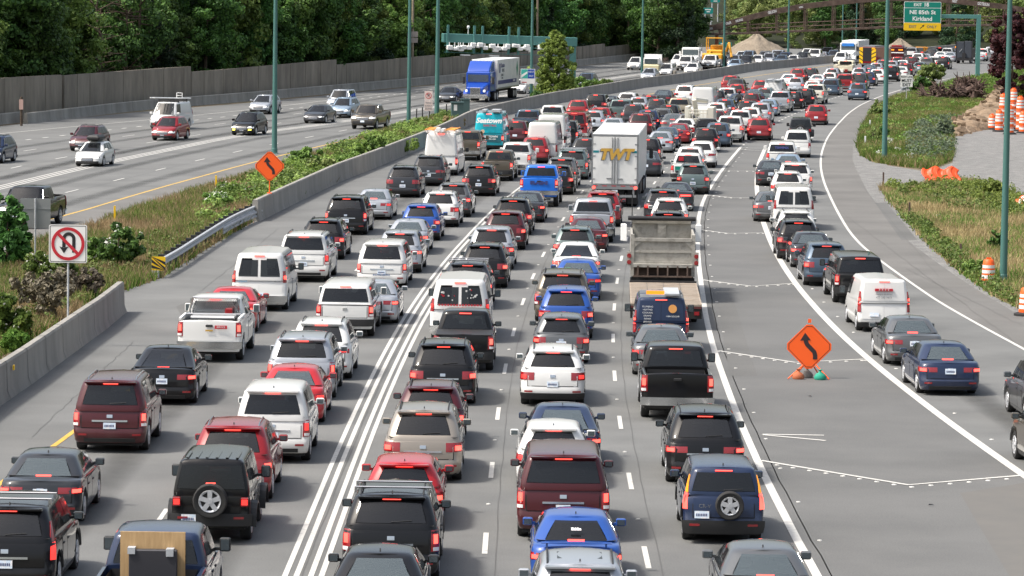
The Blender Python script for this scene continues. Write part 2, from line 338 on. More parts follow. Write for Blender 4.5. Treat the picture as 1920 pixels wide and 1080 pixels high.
marking('buffer_line', jobs, .008, M_wl)
sB = arclen_at(LN_B, 911, 1044); sC = arclen_at(LN_C, 1212, 1062)
jobs = dashes(LN_B, sB-12.19, 34)+dashes(LN_C, sC, 34)+dashes(offset(LN_A, -3.75), 7.5, 34)
marking('lane_dash', [(l, w, max(0, a), b) for l, w, a, b in jobs if b > 0], .008, M_wl)
marking('gore_line', [(LN_D, .20, 0, None), (offset(LN_E, -.03), .26, 0, None)], .012, M_wl)
marking('exit_edge_line', [(LN_F, .14, 0, None)], .012, M_wl)
marking('exit_dash', dashes(LN_DF, .5, 45, 3.66, 1.3, .16), .008, M_wl)
cz = []
for a, b, c in (((1310, 318), (1360, 321), (1412, 321)), ((1327, 366), (1372, 371), (1413, 371)), ((1312, 431), (1365, 438), (1430, 437)), ((1316, 525), (1408, 537), (1487, 532)), ((1345, 658), (1490, 680), (1620, 674)), ((1425, 864), (1703, 910), (1918, 892)), ((1386, 280), (1410, 282), (1432, 283))):
    l = [G(*a), G(*b), G(*c)]; cz.append((l, .16, 0, None))
marking('chevron_line', cz+[([G(1430, 816), G(1548, 827)], .15, 0, None), ([G(1430, 815), G(1545, 817)], .15, 0, None)], .016, M_wl)
marking('yellow_edge_line', [(LL_Y, .16, 0, None), (offset(smooth_line([(-60, 953), (0, 905), (62, 863), (125, 820), (220, 752), (300, 690), (420, 585), (520, 507), (640, 420), (760, 345), (850, 300), (950, 255), (1060, 215), (1160, 189), (1260, 168), (1350, 153), (1440, 139), (1560, 122), (1660, 112)], 8), 0), .15, 0, None)], .008, M_yl)
jobs = [(offset(LL_T, o), w, 0, None) for o, w in ((-.38, .14), (0, .15), (.38, .14))]
marking('buffer_line', jobs, .008, M_wl)
jobs = dashes(LL_A, arclen_at(LL_A, 130, 360), 26)+dashes(LL_B, arclen_at(LL_B, 16, 315), 26)+dashes(LL_C, arclen_at(LL_C, 38, 284), 24)+dashes(LL_A, arclen_at(LL_A, 130, 360)-12.19, 1)
marking('lane_dash', jobs, .008, M_wl)
marking('dotted_line', dashes(LL_D, 1, 66, 3.66, 1.2, .2), .008, M_wl); marking('edge_line', [(LL_E, .13, 0, None)], .008, M_wl)
# raised dots beside the chevrons and lane lines
mb = MB()
def dot(p, r=.055): mb.lathe([(r, 0), (r*.8, .018), (.001, .022)], 8, Matrix.Translation((p.x, p.y, .004)))
for l, w, a, b in cz[:6]:
    for q in resample(l, .62): dot(q+Vector((0, -.38, 0)), .07)
for ln in (LN_B, LN_C):
    s0 = (sB if ln is LN_B else sC)+3.05+4.6
    for i, p in enumerate(resample(ln, 12.19)):
        pass
    acc = resample(ln, .61); k0 = int((s0 % 12.19)/.61)
    for i in range(k0, len(acc), 20): dot(acc[i], .06)
for i, p in enumerate(resample(offset(LN_E, -.55), 6.1)): dot(p, .07)
for i, p in enumerate(resample(offset(LN_D, .5), 6.1)): dot(p, .06)
tag(obj('road_stud', mb.mesh('road_stud'), M_wl), kind='structure')
# pavement joints and oil-darkened lane middles
M_joint = mat('joint_sealant', (.085, .085, .082), .8)
mb = MB(); rj = random.Random(3)
for ln, o in ((LN_B, .25), (LN_C, .28), (LN_A, -3.45), (LN_A, .0), (LN_D, .32)):
    l = [p+Vector((rj.uniform(-.02, .02), 0, 0)) for p in offset(ln, o)]; ribbon(mb, l, .028, .004)
for ln, o in ((LL_A, .2), (LL_B, .2), (LL_C, -.2), (LL_T, 1.1)): ribbon(mb, offset(ln, o), .04, .004)
tag(obj('pavement_joint', mb.mesh('pavement_joint'), M_joint), kind='structure')
def stain_mat(name, col, dens, across):
    m = bpy.data.materials.new(name); m.use_nodes = True; nt = m.node_tree; N = nt.nodes; L = nt.links; b = N['Principled BSDF']; b.inputs['Base Color'].default_value = (*col, 1); b.inputs['Roughness'].default_value = .7
    uv = N.new('ShaderNodeUVMap'); sp = N.new('ShaderNodeSeparateXYZ'); L.new(uv.outputs[0], sp.inputs[0])
    w = N.new('ShaderNodeMath'); w.operation = 'MULTIPLY'; w.inputs[1].default_value = pi; L.new(sp.outputs[0], w.inputs[0])
    s = N.new('ShaderNodeMath'); s.operation = 'SINE'; L.new(w.outputs[0], s.inputs[0])
    g = N.new('ShaderNodeNewGeometry'); t = N.new('ShaderNodeTexNoise'); t.inputs['Scale'].default_value = .6; t.inputs['Detail'].default_value = 5; L.new(g.outputs['Position'], t.inputs[0])
    mr = N.new('ShaderNodeMapRange'); mr.inputs[1].default_value = .35; mr.inputs[2].default_value = .75; mr.inputs[3].default_value = dens*.5; mr.inputs[4].default_value = dens; L.new(t.outputs[0], mr.inputs[0])
    mu = N.new('ShaderNodeMath'); mu.operation = 'MULTIPLY'; L.new(s.outputs[0], mu.inputs[0]); L.new(mr.outputs[0], mu.inputs[1]); L.new(mu.outputs[0], b.inputs['Alpha']); return m
M_oil = stain_mat('lane_oil_stain', (.05, .05, .048), .5, 1)
def stain(lines, w, z, m, name):
    mb = MB(); uvs = []
    for ln in lines:
        l = offset(ln, -w/2); r = offset(ln, w/2); n = len(l)
        mb.add([(p.x, p.y, z) for p in l]+[(p.x, p.y, z) for p in r], [(i, n+i, n+i+1, i+1) for i in range(n-1)]); uvs += [0]*n+[1]*n
    me = mb.mesh(name); u = me.uv_layers.new(name='UVMap')
    for lp in me.loops: u.data[lp.index].uv = (uvs[lp.vertex_index], 0)
    return tag(obj(name, me, m), kind='structure')
stain([offset(LN_A, 2.2), offset(LN_B, 1.9), offset(LN_C, 1.9), offset(LN_A, -2.0), offset(LN_A, -5.7), offset(LN_E, -1.9)], 1.3, .012, M_oil, 'lane_stain')
stain([offset(LL_T, 2.4), offset(LL_Y, -1.9), offset(LL_B, 1.8), offset(LL_C, 1.8), offset(LL_C, -1.8), offset(LL_T, -2.0)], 1.3, .012, M_oil, 'lane_stain')
# repaired patches, sealed cracks and tyre marks
M_patch = asphalt('patched_asphalt', (.108, .108, .105), (.138, .137, .132)); M_stain = noisy('rusty_stain', [(.35, (.138, .132, .123)), (.7, (.122, .120, .114))], .8, .9)
def wob(a, b, n, amp, rr): return [a.lerp(b, i/n)+Vector((rr.uniform(-amp, amp), rr.uniform(-amp, amp), 0))*(0 < i < n) for i in range(n+1)]
rr = random.Random(21); mb = MB()
for (xa, ya), (xb, yb) in ( ((430, 620), (300, 760)), ((250, 640), (60, 820)), ((1600, 330), (1760, 520)), ((1580, 400), (1900, 640)), ((1700, 505), (1915, 610)), ((520, 430), (360, 560))):
    ribbon(mb, wob(G(xa, ya), G(xb, yb), 40, .045, rr), .013, .017)
for k in range(0): a = G(rr.uniform(250, 1250), rr.uniform(430, 1060)); ribbon(mb, wob(a, a+Vector((rr.uniform(-2.2, 2.2), rr.uniform(-.5, .5), 0)), 14, .06, rr), .014, .017)
tag(obj('sealed_crack', mb.mesh('sealed_crack'), M_joint), kind='structure')
poly_sheet('asphalt_patch', [G(x, y) for x, y in [(1800, 925), (1925, 905), (1990, 1090), (1905, 1100), (1850, 1010)]], .0062, M_stain)
poly_sheet('asphalt_patch', [G(x, y) for x, y in [(1345, 560), (1375, 560), (1420, 705), (1368, 705)]], .0062, M_patch); poly_sheet('asphalt_patch', [G(x, y) for x, y in [(330, 575), (410, 540), (440, 560), (350, 610)]], .0052, M_patch); poly_sheet('asphalt_patch', [G(x, y) for x, y in [(1640, 380), (1662, 380), (1720, 450), (1690, 450)]], .0062, M_patch)
# side areas
poly_sheet('gravel_yard', [G(x, y) for x, y in [(1598, 296), (1612, 335), (1640, 372), (1690, 425), (1757, 482), (1830, 534), (1925, 590), (2100, 640), (2300, 400), (2200, 240), (1940, 215), (1860, 238), (1800, 245), (1790, 300), (1740, 325), (1660, 312), (1615, 290)]], .0, M_gravel) if False else None
gl = smooth_line([(1640, 195), (1613, 240), (1600, 273), (1598, 300), (1613, 333), (1627, 360), (1650, 395), (1687, 440), (1757, 493), (1830, 543), (1913, 592), (2020, 655)], 3)
poly_sheet('gravel_strip', gl+list(reversed(offset(gl, -2.2))), .002, M_gravel)
poly_sheet('gravel_yard', [G(x, y) for x, y in [(1604, 318), (1650, 308), (1740, 322), (1786, 305), (1788, 262), (1800, 240), (1860, 236), (1960, 220), (2300, 240), (2300, 420), (1925, 372), (1880, 352), (1800, 334), (1720, 352), (1640, 352)]], .006, M_gravel)
poly_sheet('dirt_patch', [G(x, y) for x, y in [(1780, 252), (1790, 232), (1840, 205), (1850, 180), (1930, 165), (2100, 160), (2200, 235), (1960, 225), (1870, 240), (1800, 250)]], .008, M_dirt)
# dry grass floor of the verges
M_verge = noisy('dry_verge', [(.3, (.07, .10, .03)), (.5, (.15, .15, .06)), (.7, (.27, .21, .11))], .35, .95, scale2=6, stops2=[(.3, (.6, .6, .6)), (.7, (1.1, 1.1, 1.1))], bump=.5)
MED = [G(x, y) for x, y in [(-90, 800), (0, 668), (93, 620), (180, 560), (232, 545), (300, 522), (395, 462), (478, 412), (560, 372), (640, 335), (700, 312), (795, 272), (850, 245), (862, 218), (830, 216), (780, 231), (683, 258), (640, 277), (560, 300), (467, 330), (363, 360), (290, 382), (167, 427), (60, 460), (0, 498), (-90, 560)]]
poly_sheet('median_verge', MED, .008, M_verge)
VP1 = [G(x, y) for x, y in [(1608, 275), (1618, 240), (1640, 205), (1675, 185), (1740, 168), (1800, 178), (1850, 188), (1810, 225), (1786, 255), (1784, 300), (1745, 318), (1690, 312), (1640, 305), (1615, 292)]]
VP2 = [G(x, y) for x, y in [(1648, 350), (1700, 352), (1790, 338), (1830, 342), (1880, 358), (1925, 380), (2100, 440), (2100, 640), (1930, 588), (1870, 560), (1800, 512), (1745, 462), (1700, 415), (1668, 378)]]
poly_sheet('right_verge', VP2, .008, M_verge); poly_sheet('right_verge', VP1, .010, M_verge)
# ---------------------------------------------------------------- barriers, walls, poles, signs
import numpy as np
RMT = RM.transposed()
def proj(p):
    q = RMT @ (Vector(p)-Vector((0, 0, CH))); return 960+FPX*q.x/-q.z, 540-FPX*q.y/-q.z
def height_for(p, py):
    lo, hi = -5.0, 40.0
    for _ in range(40):
        m = (lo+hi)/2
        if proj((p.x, p.y, m))[1] > py: lo = m
        else: hi = m
    return (lo+hi)/2
def on_line(line, px):
    for a, b in zip(line, line[1:]):
        xa, xb = proj(a)[0], proj(b)[0]
        if (xa-px)*(xb-px) <= 0 and xa != xb: return a.lerp(b, (px-xa)/(xb-xa))
    return line[-1]
def at_y(px, py, Y):
    d = RM @ Vector(((px-960)/FPX, -(py-540)/FPX, -1.0)); t = Y/d.y; return Vector((d.x*t, Y, CH+d.z*t))
def extrude(mb, line, prof):
    n = len(prof); vs = []; L = [offset(line, o) for o, z in prof]
    for i in range(len(line)):
        for k, (o, z) in enumerate(prof): vs.append((L[k][i].x, L[k][i].y, z))
    fs = []
    for i in range(len(line)-1):
        for k in range(n): k2 = (k+1) % n; fs.append((i*n+k, i*n+k2, (i+1)*n+k2, (i+1)*n+k))
    fs += [tuple(range(n-1, -1, -1)), tuple((len(line)-1)*n+k for k in range(n))]; return mb.add(vs, fs)
def concrete(name, a, b, fac=.4):
    return noisy(name, [(.3, a), (.7, b)], .5, .9, scale2=1.4, stops2=[(.3, (.62, .62, .62)), (.6, (1.05, 1.05, 1.03))], fac2=fac, vec=(1, 1, .3), bump=.08, bscale=12)
M_bar = concrete('barrier_concrete', (.235, .225, .205), (.32, .305, .28)); M_barl = concrete('barrier_concrete_pale', (.34, .33, .30), (.42, .41, .38)); M_wall = concrete('sound_wall_concrete', (.19, .168, .138), (.30, .268, .22), .5)
M_jer = concrete('jersey_concrete', (.22, .21, .19), (.33, .32, .29))
def barrier(line, h, label, name='concrete_barrier', m=M_bar, jn=3.8, t=.36, pale=True):
    r = empty(name, line[0], 0, label, 'barrier'); mb = MB()
    l = [p-Vector(line[0]) for p in line]
    extrude(mb, l, [(0, -.05), (-.10, .25), (-.13, h-.06), (-.17, h), (-t-.0, h), (-t-.04, h-.06), (-t-.1, -.05)]); o = mb.build('wall', m, r, 30)
    for i, p in enumerate(resample(l, jn)[1:-1][:99]):
        mb = MB()
        q = p; k = min(range(len(l)), key=lambda j: (l[j]-q).length); k = min(max(k, 1), len(l)-2); tv = (l[k+1]-l[k-1]).normalized(); ang = atan2(-tv.x, tv.y)
        Mx = Matrix.Translation(q) @ Matrix.Rotation(ang, 4, 'Z'); vs = [Mx @ Vector(v) for v in ((.006, 0, 0), (-.09, 0, .25), (-.12, 0, h-.06), (-.16, 0, h+.006), (-t, 0, h+.006))]; w = Vector((tv.x, tv.y, 0))*.024
        n = len(vs); mb.add([v-w for v in vs]+[v+w for v in vs], [(j, j+1, n+j+1, n+j) for j in range(n-1)])
        mb.build('joint', M_joint, r)
    return r
BAR1s = resample(extend(BAR1, 20, 0), 1.2)
b1 = barrier(BAR1s, 1.12, 'short grey concrete barrier at the lower left ending before the gap'); b2 = barrier(extend(BAR2, 0, 120), 1.08, 'long curving grey concrete barrier dividing the two carriageways', jn=6)
p = BAR1s[-30]; 
c0 = G(33, 742); k = min(range(1, len(BAR1s)-1), key=lambda j: abs(proj(BAR1s[j])[0]-33)); tv = (BAR1s[k+1]-BAR1s[k-1]).normalized()
mb = MB(); mb.box(-.01, .04, -.06, .06, .78, .92, Matrix.Translation(BAR1s[k]-BAR1s[0]+Vector((-.06, 0, 0))) @ Matrix.Rotation(atan2(-tv.x, tv.y), 4, 'Z')); mb.build('reflector', M['yellow'], b1)
wbl = resample(smooth_line([(x, y) for x, y in [(-90, 244), (0, 234), (45, 229)]], 2), 1.5); wbl2 = resample(smooth_line([(56, 232), (267, 206), (467, 190), (617, 176), (853, 154), (1073, 125), (1180, 113), (1272, 104)], 5), 1.5)
for l_, lab in ((wbl, 'low pale barrier piece left of the wooden post at the sound wall'), (wbl2, 'long low pale barrier along the foot of the sound wall')): barrier(offset(l_, -.1), .85, lab, 'low_barrier', M_jer, 6)
# sound wall
wl = resample(offset(smooth_line([(-200, 258), (0, 234), (267, 206), (467, 190), (617, 176), (853, 154), (1073, 125), (1180, 113), (1275, 103.5)], 5), -1.3), 1.0)
secs = [(-190, 158, 117, 140), (117.5, 141.5, 165, 137.5), (166, 138, 355, 124.5), (356, 135, 628, 111.5), (629, 121.5, 813, 103), (814, 110, 950, 96), (951, 100, 1080, 87), (1081, 88, 1132, 82), (1133, 88, 1237, 78), (1238, 85, 1273, 79.5)]
sw = empty('sound_wall', wl[0], 0, 'tall dark weathered concrete sound wall with stepped top along the forest', 'wall')
for x0, y0, x1, y1 in secs:
    seg = [p for p in wl if x0 < proj(p)[0] < x1]; seg = [on_line(wl, x0)]+seg+[on_line(wl, x1-.2)] if x0 > -150 else seg
    seg = [p-wl[0] for p in seg]
    z0 = height_for(seg[0]+wl[0], y0); z1 = height_for(seg[-1]+wl[0], y1); mb = MB(); n = len(seg); o1 = offset(seg, -.15); o2 = offset(seg, .15); vs = []
    for i in range(n):
        h = z0+(z1-z0)*i/(n-1)
        for q, z in ((o2, -.2), (o2, h), (o1, h), (o1, -.2)): vs.append((q[i].x, q[i].y, z))
    fs = [(i*4+k, i*4+(k+1) % 4, i*4+4+(k+1) % 4, i*4+4+k) for i in range(n-1) for k in range(4)]+[(3, 2, 1, 0), tuple(4*(n-1)+k for k in range(4))]
    mb.add(vs, fs)
    for i in range(4, n-2, 5):
        a = (seg[i+1]-seg[i]).normalized(); h = z0+(z1-z0)*i/(n-1)
        mb.box(.10, .19, -.12, .12, -.1, h+.04, Matrix.Translation(Vector((seg[i].x, seg[i].y, 0))) @ Matrix.Rotation(atan2(-a.x, a.y), 4, 'Z'))
    mb.build('panel', M_wall, sw)
wp = G(40, 236); r = empty('signpost', wp, 0, 'brown post with a small pink notice in front of the sound wall', 'sign post'); MB().tube((0, 0, -.1), (0, 0, 2.3), .10, n=8).build('post', M['bark'], r); MB().box(-.16, .16, -.13, -.11, 1.3, 2.1).build('sign_panel', mat('faded_pink', (.5, .33, .28), .7), r)
# guardrail
gr_l = smooth_line([(300, 521), (330, 504), (380, 470), (430, 437), (470, 417), (487, 411)], 3, 1.0)
gr = empty('guardrail', gr_l[0], 0, 'galvanised steel guardrail sloping up to the long concrete barrier', 'guardrail'); l = [p-gr_l[0] for p in gr_l]
def rail(l, zc, sw=.0):
    mb = MB(); prof = [(-.02, zc-.16), (.05, zc-.13), (.05, zc-.06), (-.02, zc-.02), (-.02, zc+.02), (.05, zc+.06), (.05, zc+.13), (-.02, zc+.16), (-.035, zc+.16), (-.035, zc-.16)]
    return extrude(mb, l, prof)
rail(l, .62).build('rail', M['galv'], gr, 20); l2 = l[int(len(l)*.62):]; rail([p+Vector((.0, 0, 0)) for p in offset(l2, .09)], .35).build('rail', M['galv'], gr, 20)
for i, p in enumerate(resample(l, 1.9)):
    a = (l[3]-l[0]).normalized(); MB().box(-.34, -.05, -.09, .09, -.1, .82, Matrix.Translation(p) @ Matrix.Rotation(atan2(-a.x, a.y), 4, 'Z')).build('post', M['ink'] if i else M['galv'], gr)
def sign_text(s, size, z, x, parent, m, y=-.03, bold=.0, sx=1.0, name='lettering', shear=0): return text(s, size, name, m, parent, (x, y, z), (pi/2, 0, 0), bold, sx, shear)
def rrect(w, h, r, n=5):
    out = []
    for cx, cz, a0 in ((w/2-r, h/2-r, 0), (-w/2+r, h/2-r, pi/2), (-w/2+r, -h/2+r, pi), (w/2-r, -h/2+r, 1.5*pi)):
        for i in range(n+1): a = a0+pi/2*i/n; out.append((cx+r*cos(a), cz+r*sin(a)))
    return out
def flat_panel(w, h, r, y0, y1, z, x=0): return MB().prism(rrect(w, h, r), y0, y1, Matrix.Translation((x, 0, z)))
def arc_band(mb, cx, cz, r0, r1, a0, a1, y0, y1, n=28):
    vs = []; 
    for i in range(n+1):
        a = a0+(a1-a0)*i/n
        for r in (r0, r1):
            for y in (y0, y1): vs.append((cx+r*cos(a), y, cz+r*sin(a)))
    fs = []
    for i in range(n): a = i*4; b = a+4; fs += [(a, b, b+2, a+2), (a+1, a+3, b+3, b+1), (a, a+1, b+1, b), (a+2, b+2, b+3, a+3)]
    fs += [(0, 2, 3, 1), (n*4, n*4+1, n*4+3, n*4+2)]
    return mb.add(vs, fs)
def face_cam(p): return atan2(p.x, p.y)*-1
# no U-turn sign
b = G(127, 650); s = scale_at(b); r = empty('no_u_turn_sign', b, -.02, 'square white no u-turn sign with red ring beside the short barrier', 'road sign')
zc = height_for(b, 457); W_ = 71*s
MB().tube((0, .03, -.1), (0, .03, zc+.5*W_-.05), .035).build('post', M['galv'], r); flat_panel(W_, W_, .07, -.02, 0, zc).build('sign_panel', M['white'], r)
mb = MB(); o_ = rrect(W_-.06, W_-.06, .05); i_ = rrect(W_-.10, W_-.10, .04); n = len(o_)
mb.add([(x, -.024, z+zc) for x, z in o_]+[(x, -.024, z+zc) for x, z in i_], [(k, (k+1) % n, n+(k+1) % n, n+k) for k in range(n)]); mb.build('border', M['ink'], r)
mb = MB(); R_ = W_*.13; arc_band(mb, .03, zc+.13*W_, R_-.055, R_+.055, 0, pi, -.029, -.022, 16); mb.box(.03+R_-.055, .03+R_+.055, -.029, -.022, zc-.23*W_, zc+.13*W_); mb.box(.03-R_-.055, .03-R_+.055, -.029, -.022, zc-.10*W_, zc+.13*W_); mb.prism([(.03-R_-.15, zc-.07*W_), (.03-R_, zc-.25*W_), (.03-R_+.15, zc-.07*W_), (.03-R_, zc-.11*W_)], -.0285, -.0225); mb.build('u_turn_arrow', M['ink'], r)
mb = MB(); arc_band(mb, 0, zc, W_*.355, W_*.435, 0, 2*pi, -.036, -.03, 40); a = pi/4; mb.box(-.39*W_, .39*W_, -.0355, -.0305, -.04*W_, .04*W_, Matrix.Translation((0, 0, zc)) @ Matrix.Rotation(pi/4, 4, 'Y')); mb.build('prohibition_ring', M['signred'], r)
# back of a sign
b = G(66, 500); s = scale_at(b); r = empty('sign_back', b, .05, 'plain grey back of a square sign left of the no u-turn sign', 'road sign'); z0, z1 = height_for(b, 428), height_for(b, 372)
MB().tube((0, 0, -.1), (0, 0, z1), .035).build('post', M['galv'], r); MB().box(-28*s, 28*s, .05, .06, z0, z1).box(-28*s, 28*s, .03, .05, (z0*.35+z1*.65)-.02, (z0*.35+z1*.65)+.02).build('sign_panel', mat('aluminium_dull', (.27, .28, .28), .5, .3), r)
# orange warning diamonds
def diamond(parent, zc, d, tilt=0):
    h = d/2; c = .06*d; pts = [(h-c, c), (c, h-c), (-c, h-c), (-h+c, c), (-h+c, -c), (-c, -h+c), (c, -h+c), (h-c, -c)]
    T = Matrix.Translation((0, 0, zc)); MB().prism(pts, -.012, .012, T).build('sign_panel', M['orange'], parent)
    q = [(x*.93, z*.93) for x, z in pts]; w = [(x*.905, z*.905) for x, z in pts]; n = 8; mb = MB(); mb.add([(x, -.0155, z+zc) for x, z in q]+[(x, -.0155, z+zc) for x, z in w], [(k, (k+1) % n, n+(k+1) % n, n+k) for k in range(n)]); mb.build('border', M['ink'], parent)
    mb = MB(); u = d*.5; P_ = [(.24, -.50), (.24, -.34), (.20, -.20), (.06, -.06), (-.08, .08), (-.13, .18), (-.14, .26)]; wd = .085
    L_ = []
    for i, (x, z) in enumerate(P_):
        a, b_ = P_[max(0, i-1)], P_[min(len(P_)-1, i+1)]; t = Vector((b_[0]-a[0], b_[1]-a[1])).normalized(); L_.append((x-t.y*-wd, z-t.x*wd, x+t.y*-wd, z+t.x*wd))
    vs = []; 
    for xa, za, xb, zb in L_:
        for x, z in ((xa, za), (xb, zb)):
            for y in (-.022, -.014): vs.append((x*u, y, z*u+zc))
    fs = []
    for i in range(len(P_)-1): a = i*4; b_ = a+4; fs += [(a, b_, b_+2, a+2), (a, a+1, b_+1, b_), (a+2, b_+2, b_+3, a+3)]
    fs.append((0, 2, 3, 1)); mb.add(vs, fs); mb.prism([((-.36)*u, zc+.24*u), (.06*u, zc+.26*u), (-.17*u, zc+.56*u)], -.022, -.014); mb.build('curve_arrow', mat('ink_grey_brown', (.03, .02, .022), .6) if 'ink_grey_brown' not in bpy.data.materials else bpy.data.materials['ink_grey_brown'], parent)
k = on_line(BAR2[0:40], 514); k = k+Vector((-.25, 0, 0)); r = empty('curve_warning_sign', (k.x, k.y, 1.08), .03, 'orange diamond curve sign standing on the long concrete barrier', 'road sign')
zt = height_for(k, 281)-1.08; zb_ = height_for(k, 342)-1.08; MB().tube((0, .02, 0), (0, .02, zt-.1), .025).box(-.12, .12, -.1, .1, 0, .05).build('post', M['orange'], r); diamond(r, (zt+zb_)/2, zt-zb_)
b = G(1516, 710); r = empty('curve_warning_sign', b, .0, 'orange diamond curve sign on a folding stand in the striped gore', 'road sign'); zt = height_for(b, 603); zb_ = height_for(b, 697); diamond(r, (zt+zb_)/2, zt-zb_)
mb = MB(); 
for x0, x1, y in ((-.12, -.66, -.25), (.18, .62, -.3), (-.1, -.4, .5), (.1, .4, .5)): mb.tube((x0, .03, .48), (x1, y, .02), .022, n=6)
mb.build('stand', M['orange'], r); MB().tube((0, .03, .3), (0, .03, zt-.15), .02).build('mast', M['galv'], r)
MB().box(-.05, .05, -.02, .03, 0, .12, Matrix.Translation((0, 0, zt-.04))).build('clip', M['orange'], r)
def sandbag(x, y, m, label):
    o = MB().lathe([(.001, 0), (.17, .01), (.20, .08), (.15, .19), (.05, .27), (.03, .30), (.07, .36), (.001, .37)], 14).build('sandbag', m, None, 60); p_ = b+Vector((x, y, 0)); o.location = p_; o.scale = (1, .8, .9); tag(o, label, 'sandbag', 'sandbags at the folding sign')
sandbag(-.34, -.2, mat('bag_brown', (.42, .12, .05), .8), 'orange brown sandbag under the left leg of the folding sign'); sandbag(.34, -.3, mat('bag_green', (.02, .30, .20), .8), 'green sandbag under the right leg of the folding sign')
sandbag(-.03, .25, mat('bag_grey', (.16, .15, .14), .9), 'grey sandbag behind the middle of the folding sign')
# hazard plate at the guardrail end
b = G(297, 522); s = scale_at(b); r = empty('hazard_marker', b, 0, 'yellow and black striped marker at the near end of the guardrail', 'road sign'); zc = height_for(b, 494); h = .28
MB().tube((0, .02, -.1), (0, .02, zc), .03).build('post', M['galv'], r); MB().box(-h, h, -.01, .01, zc-h, zc+h).build('sign_panel', M['yellow'], r); mb = MB()
for c in (-.34, -.11, .12, .35):
    poly = [(x, z) for x, z in ((-h, c*1.0+h), (-h, c+h-.13), (h, c-h-.13), (h, c-h))]; poly = [(x, max(-h, min(h, z))) for x, z in poly]
    mb.prism([(x, z+zc) for x, z in poly], -.016, -.0105)
mb.build('stripe', M['ink'], r)
# delineators and posts
def post(px, y0, y1, name, label, cat, m, w=.06, cap=None):
    b = G(px, y1); z = height_for(b, y0); r = MB().box(-w, w, -.02, .02, -.05, z, c=.008).build(name, m); r.location = b; tag(r, label, cat)
    return r
post(215, 386, 421, 'delineator', 'yellow marker post by the left carriageway shoulder, nearer one', 'marker post', M['yellow'], .05); post(405, 329, 356, 'delineator', 'yellow marker post farther up the left carriageway shoulder', 'marker post', M['yellow'], .05); post(-1, 476, 504, 'delineator', 'yellow marker post cut by the left photo edge', 'marker post', M['yellow'], .05)
post(1622, 255, 277, 'delineator', 'white marker post in weeds left of the tall pole', 'marker post', M['white'], .06); post(1631, 225, 241, 'delineator', 'white marker post at the weed edge, upper one', 'marker post', M['white'], .06); post(1720, 162, 172, 'delineator', 'white marker post at the far guardrail end', 'marker post', M['white'], .06); post(1862, 126, 138, 'delineator', 'white marker post beyond the gantry on the right verge', 'marker post', M['white'], .07)
for x, a, c, lab in ((1656, 323, 349, 'brown post at the start of the gravel path'), (1705, 379, 407, 'brown post in the dry grass, middle one'), (1801, 457, 487, 'brown post in the dry grass near the orange drum')): post(x, a, c, 'fence_post', lab, 'post', M['rust'], .05)
for x, a, c, lab in ((781, 204, 232, 'leftmost black post below the no parking sign'), (792, 201, 229, 'second black post below the no parking sign'), (805, 208, 226, 'black post under the right side of the no parking sign'), (837, 195, 224, 'black post between the thick pole and the green cabinet')): post(x, a, c, 'fence_post', lab, 'post', M['ink'], .05)
# light poles
def light_pole(px, y, label, r=.165, H=14, arm=-1, m=None, name='street_light_pole'):
    b = G(px, y); e = empty(name, b, 0, label, 'lamp post', 'green street light poles'); m = m or M['greenpole']
    MB().tube((0, 0, -.1), (0, 0, H), r*1.06, r*.62, 12).build('pole', m, e, 40); MB().box(-r*1.5, r*1.5, -r*1.5, r*1.5, -.1, .06, c=.02).lathe([(r*1.15, .06), (r*1.15, .35), (r*1.02, .38)], 12).build('base', m, e)
    a = MB(); pts = [Vector((0, 0, H-.3)), Vector((arm*.9, 0, H+.5)), Vector((arm*3.2, 0, H+.8))]; a.path(pts, .06, 8).build('arm', m, e); MB().box(arm*3.2-.35, arm*3.2+.35, -.16, .16, H+.72, H+.9, c=.04).build('lamp_head', M['galv'], e)
for a in ((514.5, 288, 'tall green light pole behind the orange barrier sign', .18), (766, 241, 'tall green light pole left of the no parking sign', .165), (819, 221, 'thickest green light pole by the roadside cabinet', .21), (996, 186, 'green light pole left of the slender median tree', .16), (1203.5, 146, 'green light pole beside the cream flatbed truck', .16), (1357, 126, 'green light pole left of the sand pile', .17), (1477.5, 113, 'green light pole right of the sand pile', .17), (1579, 99, 'green light pole crossing the white semi truck', .13), (1605, 96, 'thin green light pole behind the fire engine', .12), (1658, 303, 'tall green light pole in the weeds left of the gravel yard', .18, 15, -1), (1881, 531, 'nearest green light pole beside the orange drum', .15, 13, -1)): light_pole(*a)
for px, y, x2, lab in ((780, 158, 780, 'tan wooden pole with a sign back behind the sound wall'), (1013.5, 132, 1013, 'tan wooden pole behind the toll gantry beam'), (1184.5, 112, 1185, 'tan wooden pole above the sound wall near the white suv')):
    b = on_line(wl, px)+Vector((-.5, 2.2, 0)); e = empty('wooden_pole', b, 0, lab, 'utility pole', 'wooden poles behind the sound wall'); MB().tube((0, 0, -.1), (0, 0, 13), .16, .12, 10).build('pole', mat('pole_tan', (.30, .24, .17), .8) if 'pole_tan' not in bpy.data.materials else bpy.data.materials['pole_tan'], e, 40)
    if px < 800: s = scale_at(b); z0, z1 = height_for(b, 80), height_for(b, 59); MB().box(-10*s, 10*s, -.22, -.18, z0, z0+(z1-z0)*.45).box(-10*s, 10*s, -.22, -.18, z0+(z1-z0)*.52, z1).build('sign_panel', mat('faded_sign_back', (.38, .33, .30), .6), e)
